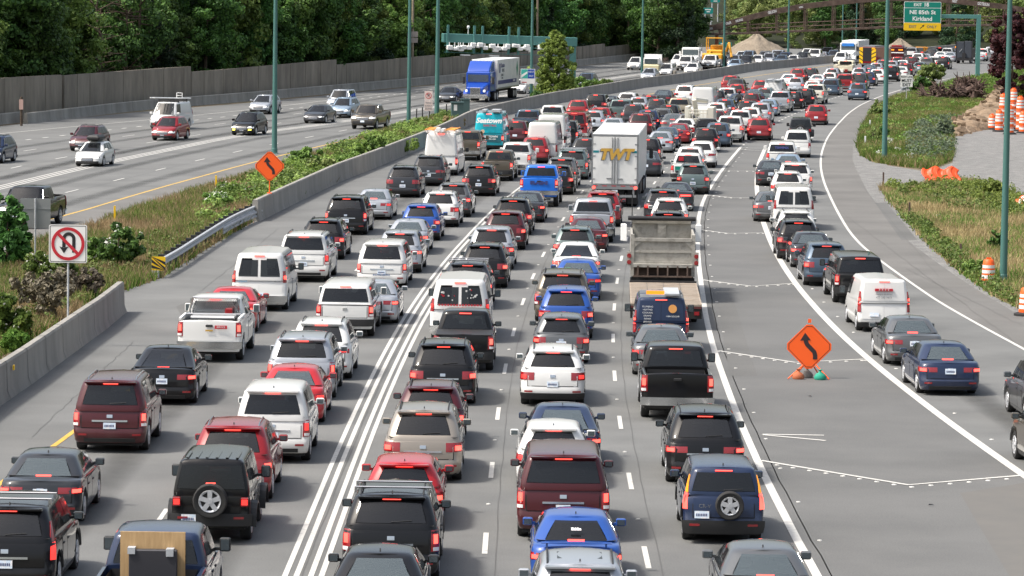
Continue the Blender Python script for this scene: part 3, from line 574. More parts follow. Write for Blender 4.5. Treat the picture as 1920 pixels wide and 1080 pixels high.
# no parking sign
b = G(803, 230); s = scale_at(b); r = empty('no_parking_sign', b, 0, 'white no parking sign with plate below, left of the thickest pole', 'road sign'); z1, z0, zm = height_for(b, 170), height_for(b, 208), height_for(b, 189)
MB().tube((0, .03, -.1), (0, .03, z1-.1), .03).build('post', M['galv'], r); M_pk = mat('faded_white_pink', (.70, .58, .54), .5)
flat_panel(15*s, z1-zm-.03, .04, -.01, .01, (z1+zm)/2).build('sign_panel', M_pk, r); flat_panel(15*s, zm-z0-.03, .04, -.01, .01, (z0+zm)/2).build('lower_plate', M_pk, r)
mb = MB(); arc_band(mb, 0, (z1+zm)/2, 4.7*s, 5.7*s, 0, 2*pi, -.02, -.012, 24); mb.box(-5*s, 5*s, -.0195, -.0125, -.5*s, .5*s, Matrix.Translation((0, 0, (z1+zm)/2)) @ Matrix.Rotation(pi/4, 4, 'Y')); mb.build('prohibition_ring', M['signred'], r); sign_text('P', 9*s, (z1+zm)/2, 0, r, M['ink'], -.016)
for i, t in enumerate(('TOW', 'AWAY', 'ZONE')): sign_text(t, 4.6*s, zm-(zm-z0)*(.22+.28*i), 0, r, M['greyink'], -.018)
# blue and green notice
b = G(989, 187); s = scale_at(b); r = empty('toll_sign', b, -.05, 'small white sign with green and blue panels beside the median tree', 'road sign'); z1, zm, z0 = height_for(b, 129), height_for(b, 147), height_for(b, 157)
MB().tube((-.1, .04, -.1), (-.1, .04, z1-.1), .03).build('post', M['galv'], r); flat_panel(27*s, z1-z0, .05, -.01, .01, (z1+z0)/2).build('sign_panel', M['white'], r); MB().box(-12.5*s, 0, -.016, -.011, zm, z1-.05).build('green_panel', mat('panel_teal', (.05, .40, .34), .5), r); MB().box(.01, 12.5*s, -.016, -.011, zm, z1-.05).build('blue_panel', mat('panel_blue', (.01, .06, .35), .5), r)
mb = MB().prism([(-12*s, zm+.05), (-.05, zm+.5), (-.05, zm+.7), (-12*s, zm+.35)], -.020, -.0165); mb.build('white_swoosh', M['white'], r); sign_text('NEXT', 4.2*s, zm+(z1-zm)*.68, 6.4*s, r, M['white'], -.02); sign_text('EXIT', 4.2*s, zm+(z1-zm)*.25, 6.4*s, r, M['white'], -.02); MB().box(-11*s, -2*s, -.016, -.011, z0+.10, z0+.18).build('red_line', M['signred'], r)
# must exit sign
b = G(1699, 194); s = scale_at(b); r = empty('lane_sign', b, 0, 'white right lane must exit sign left of the roadside shrub', 'road sign'); z1, z0 = height_for(b, 140.5), height_for(b, 163); zh = z1-z0
MB().tube((0, .03, -.1), (0, .03, z1-.1), .03).build('post', M['galv'], r); flat_panel(22.5*s, zh, .06, -.01, .01, (z1+z0)/2).build('sign_panel', M['white'], r)
sign_text('RIGHT LANE', 4.6*s, z0+zh*.84, 0, r, M['ink'], -.02, .004, .82); sign_text('MUST', 8.0*s, z0+zh*.52, 0, r, M['ink'], -.02, .008, .95); sign_text('EXIT', 8.0*s, z0+zh*.18, 0, r, M['ink'], -.02, .008, .95)
# exit gantry
b = G(1832.5, 148); s = scale_at(b); r = empty('exit_gantry', b, 0, 'green cantilever gantry carrying the exit sign over the road', 'gantry'); zt = height_for(b, 27.5); cw = 3.9*s; xs = (1692-1832.5)*s
MB().box(-cw, cw, -cw, cw, -.1, zt, c=.03).build('column', M['gantry'], r); MB().box(xs*.98, -cw+.0, -cw*.9, cw*.9, zt-7.6*s, zt-.02, c=.03).build('beam', M['gantry'], r)
xc = (1727-1832.5)*s; z1, z0 = height_for(b, 4.5), height_for(b, 58.5); H_ = z1-z0; sg = empty('exit_sign', Vector(b)+Vector((xc, -.6, 0)), 0, 'green exit sign with a yellow exit only strip', 'road sign'); w = 69*s; zy = z0+H_*.27; ztab = z1-H_*.22
tl = radians(-.3)
flat_panel(w, H_, .16, -.03, .03, (z1+z0)/2).build('border', M['white'], sg); flat_panel(w-.12, ztab-zy-.05, .08, -.045, -.032, (ztab+zy)/2).build('green_panel', M['signgreen'], sg); flat_panel(w-.12, z1-ztab-.11, .10, -.045, -.032, (z1+ztab)/2-.0).build('exit_tab', M['signgreen'], sg); flat_panel(w+.0, zy-z0-.02, .12, -.05, -.033, (zy+z0)/2-.02).build('yellow_panel', M['yellow'], sg)
sign_text('EXIT', .50, (z1+ztab)/2-.01, -.62, sg, M['white'], -.05, .012); sign_text('18', .66, (z1+ztab)/2, .46, sg, M['white'], -.05, .02)
sign_text('NE 85th St', .70, zy+(ztab-zy)*.70, 0, sg, M['white'], -.05, .016, 1.06); sign_text('Kirkland', .74, zy+(ztab-zy)*.26, -.02, sg, M['white'], -.05, .016, 1.0)
sign_text('EXIT', .48, (zy+z0)/2-.02, -1.22, sg, M['greyink'], -.056, .008, .95); sign_text('ONLY', .48, (zy+z0)/2-.02, 1.18, sg, M['greyink'], -.056, .008, .95)
MB().prism([(-.34, -.045), (.12, -.045), (.12, -.16), (.36, 0), (.12, .16), (.12, .045), (-.34, .045)], -.055, -.051, Matrix.Translation((-.02, 0, (zy+z0)/2-.02)) @ Matrix.Rotation(-radians(42), 4, 'Y')).build('arrow', M['ink'], sg)
MB().box(-1.5, -1.38, .03, .3, z0+.3, z1-.1).box(1.38, 1.5, .03, .3, z0+.3, z1-.1).build('bracket', M['galv'], sg)
# toll gantry
b = G(1073, 168); s = scale_at(b); r = empty('toll_gantry', b, 0, 'green cantilever toll gantry with many white cameras over the left carriageway', 'gantry'); zt = height_for(b, 70.5); cw = 6*s; Y = b.y-4; pl = at_y(830, 62.5, Y)-b; pbot = at_y(830, 80, Y)-b
MB().box(-cw, cw, -cw, cw, -.1, zt-.9, c=.04).build('column', M['gantry'], r)
hb = zt-height_for(b, 87); d0 = Vector((cw, 0, zt)); dv = (Vector((pl.x, pl.y, pl.z))-d0); ang = atan2(dv.y, dv.x); Ln = dv.length; tz = asin_ = math.asin(dv.z/Ln)
Mb = Matrix.Translation(d0) @ Matrix.Rotation(ang, 4, 'Z') @ Matrix.Rotation(-tz, 4, 'Y')
MB().box(0, Ln, -.5, .5, -hb, 0, Mb, c=.04).build('beam', M['gantry'], r); u = lambda px: (1078.5-px)/(1078.5-830)*Ln
for px in (837, 886, 901, 950, 968): MB().box(u(px)-.11, u(px)+.11, .5, .72, -hb-1.1, .95, Mb).build('hanger', M['gantry'], r)
MB().box(u(1060), u(831), .60, .68, -hb-.35, -hb-.28, Mb).box(u(1060), u(831), .60, .68, -hb-1.08, -hb-1.02, Mb).build('rail', M['gantry'], r)
for cx, cy, w_ in ((136, 335, .3), (203, 352, .2), (250, 340, .28), (275, 352, .3), (310, 330, .28), (380, 335, .26), (432, 296, .26), (428, 322, .2), (520, 300, .3), (490, 325, .14), (585, 338, .26), (670, 315, .28), (700, 335, .2), (715, 362, .3), (752, 345, .26), (828, 348, .26), (872, 308, .22), (868, 332, .22), (955, 308, .24), (985, 312, .24), (1030, 350, .26), (1085, 340, .2), (1115, 318, .26), (1130, 350, .26), (1150, 380, .14), (1300, 330, .34)):
    x_, y_ = cx/6.857+820, cy/6.857+40; uu = u(x_); q = at_y(x_, y_, b.y+.5-4*(1073-x_)/243)-b; zz = (Mb.inverted() @ q).z
    MB().box(uu-w_, uu+w_, .6, 1.25, zz-w_*.8, zz+w_*.8, Mb, c=.06).box(uu-.04, uu+.04, .7, .8, zz, -hb+.05, Mb).build('camera', M['white'], r)
for cx in (337, 703): uu = u(cx/6.857+820); MB().box(uu-.55, uu+.55, .7, .95, -hb-1.35, -hb-1.22, Mb).build('light_bar', M['white'], r)
MB().lathe([(.001, .35), (.14, .3), (.17, .15), (.1, 0), (.04, -.02), (.04, -.6)], 10, Mb @ Matrix.Translation((u(877), 0, .6))).build('dome', M['white'], r)
# cabinet
b = G(857, 227); s = scale_at(b); r = empty('utility_cabinet', b, .1, 'dark green roadside utility cabinet in front of the blue truck', 'cabinet'); z1 = height_for(b, 191); MB().box(-11*s, 11*s, -.4, .4, 0, z1-.1, c=.02).build('cabinet_body', M['cab'], r); MB().box(-12.5*s, 12.5*s, -.48, .45, z1-.09, z1).build('lid', M['cab'], r); MB().box(-7*s, -1*s, -.415, -.402, z1*.55, z1*.86).build('notice', M['white'], r)
b = G(872, 221); r = empty('utility_cabinet', b, .1, 'second green cabinet half behind the one with a white notice', 'cabinet'); MB().box(-8*s, 8*s, -.4, .5, 0, z1-.05, c=.02).build('cabinet_body', M['cab'], r); MB().box(-9*s, 9*s, -.45, .55, z1-.04, z1+.03).build('lid', M['cab'], r)
# far guardrail beside the shrub
fl_ = resample([G(1690, 178), G(1706, 174), G(1722, 170.5)], 2); r = empty('guardrail', fl_[0], 0, 'short grey guardrail stub beside the roadside shrub', 'guardrail'); rail([p-fl_[0] for p in fl_], .6).build('rail', M['galv'], r, 20)
for p in fl_[::2]: MB().box(-.08, .08, -.08, .08, -.1, .75, Matrix.Translation(p-fl_[0])).build('post', M['galv'], r)
# drums
def drum_parts(r, base=True):
    a = [(.23, .08), (.235, .12), (.30, .12)]; prof = [(.27, .06), (.275, .22), (.262, .225), (.262, .42), (.25, .425), (.25, .62), (.24, .625), (.24, .80), (.225, .81), (.20, .95), (.15, 1.0), (.001, 1.01)]
    if 'drum' not in MESHES:
        m1 = MB().lathe(prof, 20).box(-.09, .09, -.02, .02, 1.0, 1.07).mesh('drum', 40); m2 = MB().lathe([(.2645, .255), (.2645, .39)], 20).lathe([(.2525, .46), (.2525, .59)], 20).lathe([(.2425, .66), (.2425, .78)], 20).mesh('band', 40); m3 = MB().lathe([(.44, 0), (.44, .08), (.3, .13), (.26, .13)], 20).mesh('tyre_base', 40); MESHES['drum'] = (m1, m2, m3)
    m1, m2, m3 = MESHES['drum']; obj('drum', m1, M['barrel'], r); obj('reflective_band', m2, M['reflect'], r)
    if base: obj('rubber_base', m3, M['rubber'], r)
def drum(p, label, z=0, base=True, sc=1.0, rot=None): r = empty('traffic_drum', (p.x, p.y, z), 0, label, 'traffic drum', 'orange and white traffic drums'); r.scale = (sc,)*3; drum_parts(r, base); (setattr(r, 'rotation_euler', rot) if rot else None); return r
drum(G(1853, 534), 'orange drum with white bands left of the nearest green pole', sc=1.06); drum(G(1924, 592), 'orange drum cut by the right photo edge', sc=1.06)
cols = [(1860, 243, 1, 'small'), (1873, 247, 2, 'left'), (1880, 240, 4, 'tallest left'), (1893, 252, 3, 'front'), (1899, 242, 5, 'highest'), (1912, 246, 4, 'right'), (1918, 250, 2, 'rightmost')]
for x, y, n_, w_ in cols:
    for k in range(n_):
        lv = ['at the bottom', 'second from the bottom', 'third from the bottom', 'fourth from the bottom', 'at the top'][k]
        drum(G(x, y), f'orange drum {lv} of the {w_} stack in the gravel yard', z=k*.52+.02*k, base=(k == 0), sc=1.25)
drum(G(1903, 392), 'orange drum lying on its side right of the nearest pole', z=.3, base=False, rot=(pi/2, 0, 1.2)); drum(G(1917, 385), 'orange drum lying behind another by the right edge', z=.3, base=False, rot=(pi/2, .2, .3))
# orange debris fence lying in folds
b = G(1765, 345); s = scale_at(b); mb = MB(); nx, nz = 40, 8; vs = []; rr = random.Random(5)
for j in range(nz+1):
    for i in range(nx+1):
        x = (i/nx-.5)*68*s; z = (j/nz)*.95*(1-.12*sin(i*.35)); y = .03*sin(i*.9+j*.3)+.02*sin(i*2.1)+j*.05-(1-j/nz)*.3
        vs.append((x+.12*sin(j*.8), y, z+.02))
mb.add(vs, [(j*(nx+1)+i, j*(nx+1)+i+1, (j+1)*(nx+1)+i+1, (j+1)*(nx+1)+i) for j in range(nz) for i in range(nx)])
o = mb.build('plastic_fence', M['orangered'], None, 60); o.location = b; so_ = o.modifiers.new('Solidify', 'SOLIDIFY'); so_.thickness = .02; tag(o, 'crumpled orange red plastic fence at the mouth of the gravel yard', 'fence')
# sand piles
def pile(px0, px1, yb, pxt, yt, label, seed, depth=9):
    a, c = G(px0, yb), G(px1, yb); ctr = (a+c)/2; w = (c-a).length/2; h = height_for(Vector((ctr.x, ctr.y+depth*.4, 0)), yt); fx = (proj((G(pxt, yb)))[0]-px0)/(px1-px0)*2-1
    rr = random.Random(seed); n, m_ = 36, 12; vs = [(fx*w*.7, 0, h)]; fs = []
    for j in range(1, m_+1):
        t = j/m_
        for i in range(n):
            an = 2*pi*i/n; rad = t*(1+.10*sin(3*an+seed)+.05*sin(7*an)); z = h*(1-t)**1.25 if False else h*max(0, 1-t*1.02)*(1+.06*sin(5*an+j))-.05*(j == m_); vs.append((fx*w*.7*(1-t)+w*rad*cos(an), depth*rad*sin(an), max(z, -.05)+rr.uniform(-.05, .05)))
    fs = [(0, 1+i, 1+(i+1) % n) for i in range(n)]
    for j in range(m_-1):
        for i in range(n): fs.append((1+j*n+i, 1+(j+1)*n+i, 1+(j+1)*n+(i+1) % n, 1+j*n+(i+1) % n))
    o = MB().add(vs, fs).build('sand_pile', M['sand'], None, 60); o.location = ctr+Vector((0, depth*.4, 0)); tag(o, label, 'sand pile')
pile(1366, 1472, 101, 1420, 63, 'big tan sand pile under the footbridge, left', 1); pile(1662, 1722, 97, 1690, 72, 'smaller tan sand pile behind the fire engine', 2)
# footbridge
Yb = 585.0; r = empty('footbridge', (0, Yb, 0), 0, 'rusty arched steel truss footbridge spanning the motorway with graffiti', 'bridge')
low = [(1313, 64), (1350, 64), (1403, 62.5), (1457, 60.5), (1510, 58), (1563, 56), (1616, 53.5), (1670, 51.5), (1725, 50), (1779, 48.5), (1832, 47.5), (1886, 47), (1940, 47), (1995, 48)]
top = [(1313, 60), (1350, 49), (1403, 34), (1457, 21), (1510, 12), (1563, 5.5), (1616, 0), (1670, -3), (1725, -3), (1779, 1), (1832, 6.5), (1886, 13), (1940, 22), (1995, 32)]
for k_, dy in enumerate((0, 3.2)):
    L0 = [at_y(x, y, Yb)-Vector((0, Yb, 0))+Vector((0, dy, 0)) for x, y in low]; T0 = [at_y(x, y, Yb)-Vector((0, Yb, 0))+Vector((0, dy, 0)) for x, y in top]
    mb = MB()
    for P_, h0, w_ in ((T0, .82, .18), (L0, .28, .18)):
        for a, c in zip(P_, P_[1:]): mb.add([(a.x, a.y-w_, a.z-h0/2), (c.x, c.y-w_, c.z-h0/2), (c.x, c.y-w_, c.z+h0/2), (a.x, a.y-w_, a.z+h0/2), (a.x, a.y+w_, a.z-h0/2), (c.x, c.y+w_, c.z-h0/2), (c.x, c.y+w_, c.z+h0/2), (a.x, a.y+w_, a.z+h0/2)], [(0, 1, 2, 3), (4, 7, 6, 5), (3, 2, 6, 7), (0, 4, 5, 1), (1, 5, 6, 2), (0, 3, 7, 4)])
    mb.build('chord', M['rust'], r)
    for a, c in list(zip(L0, T0))[1:]: MB().box(a.x-.09, a.x+.09, a.y-.14, a.y+.14, a.z, c.z).box(a.x+.22, a.x+.30, a.y-.14, a.y+.14, a.z, c.z).build('post', M['rust'], r)
    mb = MB()
    for a, c in zip(L0, L0[1:]):
        for hz in (.75, 1.35): mb.tube(a+Vector((0, 0, hz)), c+Vector((0, 0, hz)), .065, n=5)
        for f in (.33, .66): q = a.lerp(c, f); mb.tube(q, q+Vector((0, 0, 1.35)), .035, n=5)
        mb.tube(a, a.lerp(c, .5)+Vector((0, 0, 1.3)), .03, n=5)
    mb.build('railing', M['rust'], r)
L0 = [at_y(x, y, Yb)-Vector((0, Yb, 0)) for x, y in low]; mb = MB()
for a, c in zip(L0, L0[1:]): mb.add([(a.x, .0, a.z+.15), (c.x, .0, c.z+.15), (c.x, 3.2, c.z+.15), (a.x, 3.2, a.z+.15), (a.x, 0, a.z-.1), (c.x, 0, c.z-.1), (c.x, 3.2, c.z-.1), (a.x, 3.2, a.z-.1)], [(0, 1, 2, 3), (4, 7, 6, 5), (0, 4, 5, 1), (3, 2, 6, 7)])
mb.build('deck', M['rust'], r)
c = at_y(1344, 66, Yb+1.5); MB().box(c.x-.26, c.x+.26, 1.2, 1.8, -.1, c.z).build('pier', mat('primer_orange', (.42, .14, .07), .7), r); c = at_y(1940, 50, Yb+1.5); MB().box(c.x-.3, c.x+.3, 1.2, 1.8, -.1, c.z).build('pier', M['rust'], r)
M_gr = mat('graffiti_white', (.62, .62, .62), .7)
for s_, x, y, sz, an in (('GELSON', 1448, 22.5, .95, 14), ('ACDC', 1502, 13.5, .6, 9), ('GRUDGE', 1386, 38.5, .75, 16), ('OSLER', 1366, 43.5, .8, 16), ('NEST', 1790, 2.5, .9, -4), ('GOTEGUN', 1844, 8, 1.0, -7), ('WAX', 1332, 54, .8, 17)):
    q = at_y(x, y, Yb-.3)-Vector((0, Yb, 0)); text(s_, sz*.62, 'graffiti', M_gr, r, q, (pi/2, -radians(an), 0), .02, .62)
# signs, ramp and structure far behind the bridge
def far_sign(px, py, w, h, Y, label, lines):
    q = at_y(px, py, Y); s = Y/FPX; e = empty('direction_sign', (q.x, q.y, 0), 0, label, 'road sign'); flat_panel(w*s, h*s, .2, -.04, .04, q.z).build('sign_panel', mat('far_sign_green', (.0, .23, .21), .5) if 'far_sign_green' not in bpy.data.materials else bpy.data.materials['far_sign_green'], e)
    MB().tube((-w*s*.3, .1, -.1), (-w*s*.3, .1, q.z+h*s*.4), .12).tube((w*s*.3, .1, -.1), (w*s*.3, .1, q.z+h*s*.4), .12).build('post', M['galv'], e); mb = MB()
    for (a, c, zz) in lines: mb.box(a*s, c*s, -.06, -.045, q.z+zz*s-.09, q.z+zz*s+.09)
    mb.build('lettering', M['white'], e)
far_sign(1360, 84, 24, 10, 600, 'green direction sign beside the sand pile under the bridge', ((-9, -1, 2), (-9, -2, -2), (3, 9, 2), (4, 9, -1)))
far_sign(1328, 20, 18, 11, 700, 'teal direction sign on the far ramp above the bridge end', ((-6, 5, 2), (-3, 3, -2))); far_sign(1341, 1, 18, 7, 720, 'upper teal direction sign at the top edge above the bridge end', ((-3, 4, -1),))
e = empty('overpass', at_y(1335, 50, 760).xy.to_3d(), 0, 'pale concrete overpass ramp far behind the bridge end', 'overpass'); s = 760/FPX
for y0, y1, x0, x1 in ((26, 45, -24, 22), (47, 64, -28, 14), (6, 11, -20, 40)):
    za, zb_ = at_y(1335, y1, 760).z, at_y(1335, y0, 760).z; MB().box(x0*s, x1*s, -1+y0*.02, 4, za, zb_).build('concrete_wall', M_barl, e)
MB().box(-18*s, -14*s, 0.3, 3, -.1, 6).box(10*s, 14*s, .3, 3, -.1, 6).build('pier', M_barl, e)
# ---------------------------------------------------------------- vegetation
def leaf_mesh(name, centers, radii, per, size, seed, flat=0.0, up=.3):
    rg = np.random.default_rng(seed); C_ = np.repeat(np.array(centers), per, axis=0); R_ = np.repeat(np.array(radii), per)
    n = len(C_); d = rg.normal(size=(n, 3)); d /= np.linalg.norm(d, axis=1)[:, None]; rad = R_*rg.uniform(.35, 1.0, n)**.5
    p = C_+d*rad[:, None]*np.array([1, 1, .8])
    nrm = d+rg.normal(scale=.55, size=(n, 3)); nrm[:, 2] += up; nrm /= np.linalg.norm(nrm, axis=1)[:, None]
    a = np.cross(nrm, rg.normal(size=(n, 3))); a /= np.linalg.norm(a, axis=1)[:, None]; b = np.cross(nrm, a)
    s = size*rg.uniform(.6, 1.35, n)[:, None]
    V_ = np.stack([p-a*s*.5, p+b*s*.32, p+a*s*.55, p-b*s*.32], 1).reshape(-1, 3)
    me = bpy.data.meshes.new(name); me.vertices.add(len(V_)); me.vertices.foreach_set('co', V_.ravel()); me.loops.add(len(V_)); me.loops.foreach_set('vertex_index', np.arange(len(V_)))
    me.polygons.add(n); me.polygons.foreach_set('loop_start', np.arange(n)*4); me.polygons.foreach_set('loop_total', np.full(n, 4)); me.update(); me.validate(); return me
def crown_centers(seed, rx, rz, zc, n, shape='round', jit=.25):
    rg = random.Random(seed); out = []; rr = []
    lobes = [(rg.uniform(-.5, .5)*rx, rg.uniform(-.5, .5)*rx, zc+rg.uniform(-.6, .6)*rz, rg.uniform(.5, .8)) for _ in range(7)]
    while len(out) < n:
        if shape == 'col':
            z = rg.random(); a = rg.uniform(0, 2*pi); r = rx*(max(.02, 1-z)**.45)*(.55+.6*min(1, z*4))*rg.uniform(.3, .95)*(1+.2*sin(z*19)); out.append((r*cos(a), r*sin(a), zc-rz+2*rz*z*.98+.2)); rr.append(rx*rg.uniform(.14, .28)*(1-.6*z))
        elif shape == 'cone':
            z = rg.random()**1.3; a = rg.uniform(0, 2*pi); r = rx*(1-z)*rg.uniform(.6, 1)+.15; out.append((r*cos(a), r*sin(a), zc-rz+2*rz*z)); rr.append(.35+.5*(1-z)*rg.uniform(.6, 1.2))
        else:
            lx, ly, lz, lr = rg.choice(lobes); d = Vector((rg.gauss(0, 1), rg.gauss(0, 1), rg.gauss(0, 1))).normalized()*rg.uniform(.75, 1.0)
            out.append((lx+d.x*rx*lr, ly+d.y*rx*lr, max(.3, lz+d.z*rz*lr*.8))); rr.append(rx*rg.uniform(.16, .30))
    return out, rr
LM = dict(
 forest=leafmat('leaves_forest', (.022, .058, .016), (.060, .135, .030), (.135, .27, .050)), bright=leafmat('leaves_bright', (.045, .085, .018), (.115, .19, .038), (.22, .32, .07)),
 conifer=leafmat('needles', (.014, .034, .018), (.032, .068, .030), (.065, .115, .045)), olive=leafmat('leaves_olive', (.07, .11, .03), (.165, .215, .06), (.29, .33, .11)),
 purple=leafmat('leaves_purple', (.018, .006, .010), (.045, .014, .020), (.09, .03, .035)), dead=leafmat('twigs', (.07, .06, .04), (.12, .10, .07), (.20, .17, .12), sub=.05),
 lime=leafmat('leaves_lime', (.10, .16, .03), (.21, .30, .06), (.36, .46, .13), sub=.4),
 dry=leafmat('dry_grass', (.20, .15, .07), (.33, .25, .13), (.46, .37, .21), .8, .3), green=leafmat('green_grass', (.04, .085, .012), (.10, .18, .028), (.22, .30, .06), .8, .3), grey=leafmat('grey_green_grass', (.08, .12, .07), (.15, .21, .13), (.24, .31, .20), .8, .3), flower=leafmat('white_flowers', (.35, .36, .30), (.6, .6, .55), (.75, .75, .72), .7, .2))
TREES = {}
def tree_mesh(kind, k):
    key = (kind, k)
    if key in TREES: return TREES[key]
    if kind == 'forest': c, r = crown_centers(k*7+1, 3.6, 6.0, 6.2, 120); me = leaf_mesh('crown', c, r, 150, .31, k)
    elif kind == 'bright': c, r = crown_centers(k*7+3, 3.4, 5.2, 5.4, 100); me = leaf_mesh('crown', c, r, 140, .31, k+50)
    elif kind == 'conifer': c, r = crown_centers(k*7+2, 2.6, 7.5, 8.0, 130, 'cone'); me = leaf_mesh('crown', c, r, 100, .28, k+20, up=-.1)
    elif kind == 'dead': c, r = crown_centers(k*7+2, 2.0, 5, 6, 30); me = leaf_mesh('crown', c, r, 14, .3, k+20)
    mb = MB(); rg = random.Random(k+9); H = 11 if kind != 'conifer' else 15
    pts = [Vector((0, 0, -.3))]
    for i in range(1, 6): pts.append(Vector((rg.uniform(-.25, .25), rg.uniform(-.25, .25), H*i/5)))
    for i in range(5): mb.tube(pts[i], pts[i+1], .26*(1-i*.17), .26*(1-(i+1)*.17), 8)
    for i in range(14 if kind != 'dead' else 46):
        z = rg.uniform(1.5 if kind != 'dead' else .5, H*.85); a = rg.uniform(0, 2*pi); l_ = rg.uniform(1.4, 3.0)*(1 if kind != 'conifer' else (1-z/H)+.2); p0 = Vector((0, 0, z)); p1 = p0+Vector((cos(a)*l_, sin(a)*l_, l_*rg.uniform(-.1, .6))); mb.tube(p0, p1, .07, .02, 5)
        if kind == 'dead':
            for q in range(4): t = rg.uniform(.3, 1); s_ = p0.lerp(p1, t); mb.tube(s_, s_+Vector((rg.uniform(-.5, .5), rg.uniform(-.5, .5), rg.uniform(-.3, .3))), .02, .008, 4)
    TREES[key] = (me, mb.mesh('trunk')); return TREES[key]
def tree(kind, k, loc, sc, label, group, mk=None, name='broadleaf_tree', cat='tree'):
    me, tr = tree_mesh(kind, k); r = empty(name, loc, random.uniform(0, 6.28), label, cat, group); r.scale = (sc*random.uniform(.9, 1.15), sc*random.uniform(.9, 1.15), sc*random.uniform(.85, 1.2))
    if kind != 'dead': o = bpy.data.objects.new('crown', me); COL.objects.link(o); o.parent = r; (me.materials.append(LM['forest']) if not me.materials else None); o.material_slots[0].link = 'OBJECT'; o.material_slots[0].material = LM[mk or kind]
    t = bpy.data.objects.new('trunk', tr); COL.objects.link(t); t.parent = r; (tr.materials.append(M['bark']) if not tr.materials else None); return r
M_ff = noisy('shaded_forest_floor', [(.3, (.010, .014, .006)), (.7, (.025, .030, .012))], .4, 1.0)  # near-black floor colour holds the shade between the trees
# slope added behind the sound wall to darken tree gaps; hillside behind the bridge
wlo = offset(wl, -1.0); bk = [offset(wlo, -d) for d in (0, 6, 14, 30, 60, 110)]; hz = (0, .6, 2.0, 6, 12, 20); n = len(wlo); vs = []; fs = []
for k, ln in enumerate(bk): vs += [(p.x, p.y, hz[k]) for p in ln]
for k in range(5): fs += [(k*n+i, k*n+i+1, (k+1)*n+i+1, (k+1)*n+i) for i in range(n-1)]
tag(obj('dark_backdrop_hill', MB().add(vs, fs).mesh('dark_backdrop_hill', 60), M_ff), kind='structure')
rg = random.Random(11); cnt = 0
GF = 'trees of the dark forest behind the sound wall'
for row, (d, sp) in enumerate(((4.4, 4.2), (8.0, 5.0), (13, 6.5), (19, 8))):
    ln = resample(offset(wl, -d), sp)
    for i, p in enumerate(ln[:-1]):
        px = proj(p)[0]
        if px < -140: continue
        q = p+Vector((rg.uniform(-1.2, 1.2), rg.uniform(-1.2, 1.2), 0)); q.z = max(0, (d-2)*.12)
        if 120 < px < 235 and row < 2:
            if row == 0 and i % 2: tree('dead', i % 3, q, 1.0, 'bare grey dead conifer with thin branches above the sound wall', GF, name='dead_tree')
            continue
        kd = rg.choices(['forest', 'bright', 'conifer'], [6, 2.4 if 250 < px < 900 else 1, 3 if row > 0 else 1])[0]
        lab = dict(forest='dark green broadleaf tree in the forest behind the sound wall', bright='lighter green broadleaf tree in the forest behind the sound wall', conifer='dark conifer in the forest behind the sound wall')[kd]
        tree(kd, rg.randrange(5), q, rg.uniform(.85, 1.25), lab, GF+' '+kd, None if rg.random() < .8 or kd == 'conifer' else 'bright', name=dict(forest='broadleaf_tree', bright='broadleaf_tree', conifer='conifer')[kd]); cnt += 1
# wood between wall end and bridge, and behind the bridge
def px_tree(px, Y, kd, sc, lab, grp, mk=None, z=0, name='broadleaf_tree'): q = at_y(px, 60, Y); q.z = z; return tree(kd, rg.randrange(5), q, sc, lab, grp, mk, name)
for i in range(13): px_tree(rg.uniform(1195, 1292), rg.uniform(545, 600), rg.choice(['forest', 'conifer', 'forest']), 1.1, 'dark tree between the sound wall end and the footbridge', 'dark trees at the footbridge end')
hl = MB(); hl.add([(20, 660, -.1), (240, 660, -.1), (260, 740, 5), (20, 740, 5), (280, 1000, 40), (0, 1000, 40)], [(0, 1, 2, 3), (3, 2, 4, 5)]); tag(hl.build('dark_backdrop_hill', M_ff), kind='structure')
for i in range(92):
    px = rg.uniform(1375, 2010); Y = rg.uniform(655, 770)
    if 1380 > px: continue
    kd = rg.choices(['bright', 'forest', 'conifer'], [5, 2, 2])[0]
    px_tree(px, Y, kd, rg.uniform(.8, 1.15), {'bright': 'olive green tree on the far hillside behind the footbridge', 'forest': 'dark green tree on the far hillside behind the footbridge', 'conifer': 'dark conifer on the far hillside behind the footbridge'}[kd], 'far hillside trees '+kd, 'olive' if kd == 'bright' else None, z=max(0, (Y-670)*.06), name='conifer' if kd == 'conifer' else 'broadleaf_tree')
for px in (1290, 1300, 1310, 1355, 1385, 1400): px_tree(px, 830, 'forest', 1.1, 'dark distant tree beside the far overpass', 'trees beside the far overpass')
# single plants
def plant(px, py, w, h, kindmat, label, n=60, per=60, leaf=.22, cat='shrub', name='shrub', shape='round', seed=0, trunk=True, grp=None, flowers=0, zc=.5):
    b = G(px, py); s = scale_at(b); rx, H = w*s/2, h*s; c, r_ = crown_centers(seed+100, rx, H*(.5 if shape == 'round' else .5), H*zc, n, shape)
    c = [(x, y*.8, max(.08, z)) for x, y, z in c]; e = empty(name, b, 0, label, cat, grp); me = leaf_mesh('crown', c, [max(.1, q*.8) for q in r_], per, leaf, seed); obj('crown', me, LM[kindmat], e)
    if flowers: obj('blossom', leaf_mesh('blossom', [(x, y-.15, z+.12) for x, y, z in c[::3]], [q*.9 for q in r_[::3]], flowers, leaf*.5, seed+1), LM['flower'], e)
    if trunk:
        mb = MB(); mb.tube((0, 0, -.1), (0, 0, H*.7), .05+.01*H, .02, 7); rr = random.Random(seed)
        for i in range(9): z = H*rr.uniform(.1, .6); a = rr.uniform(0, 6.28); mb.tube((0, 0, z), (cos(a)*rx*.8, sin(a)*rx*.6, z+H*.25), .03, .01, 5)
        mb.build('trunk', M['bark'], e)
    return e
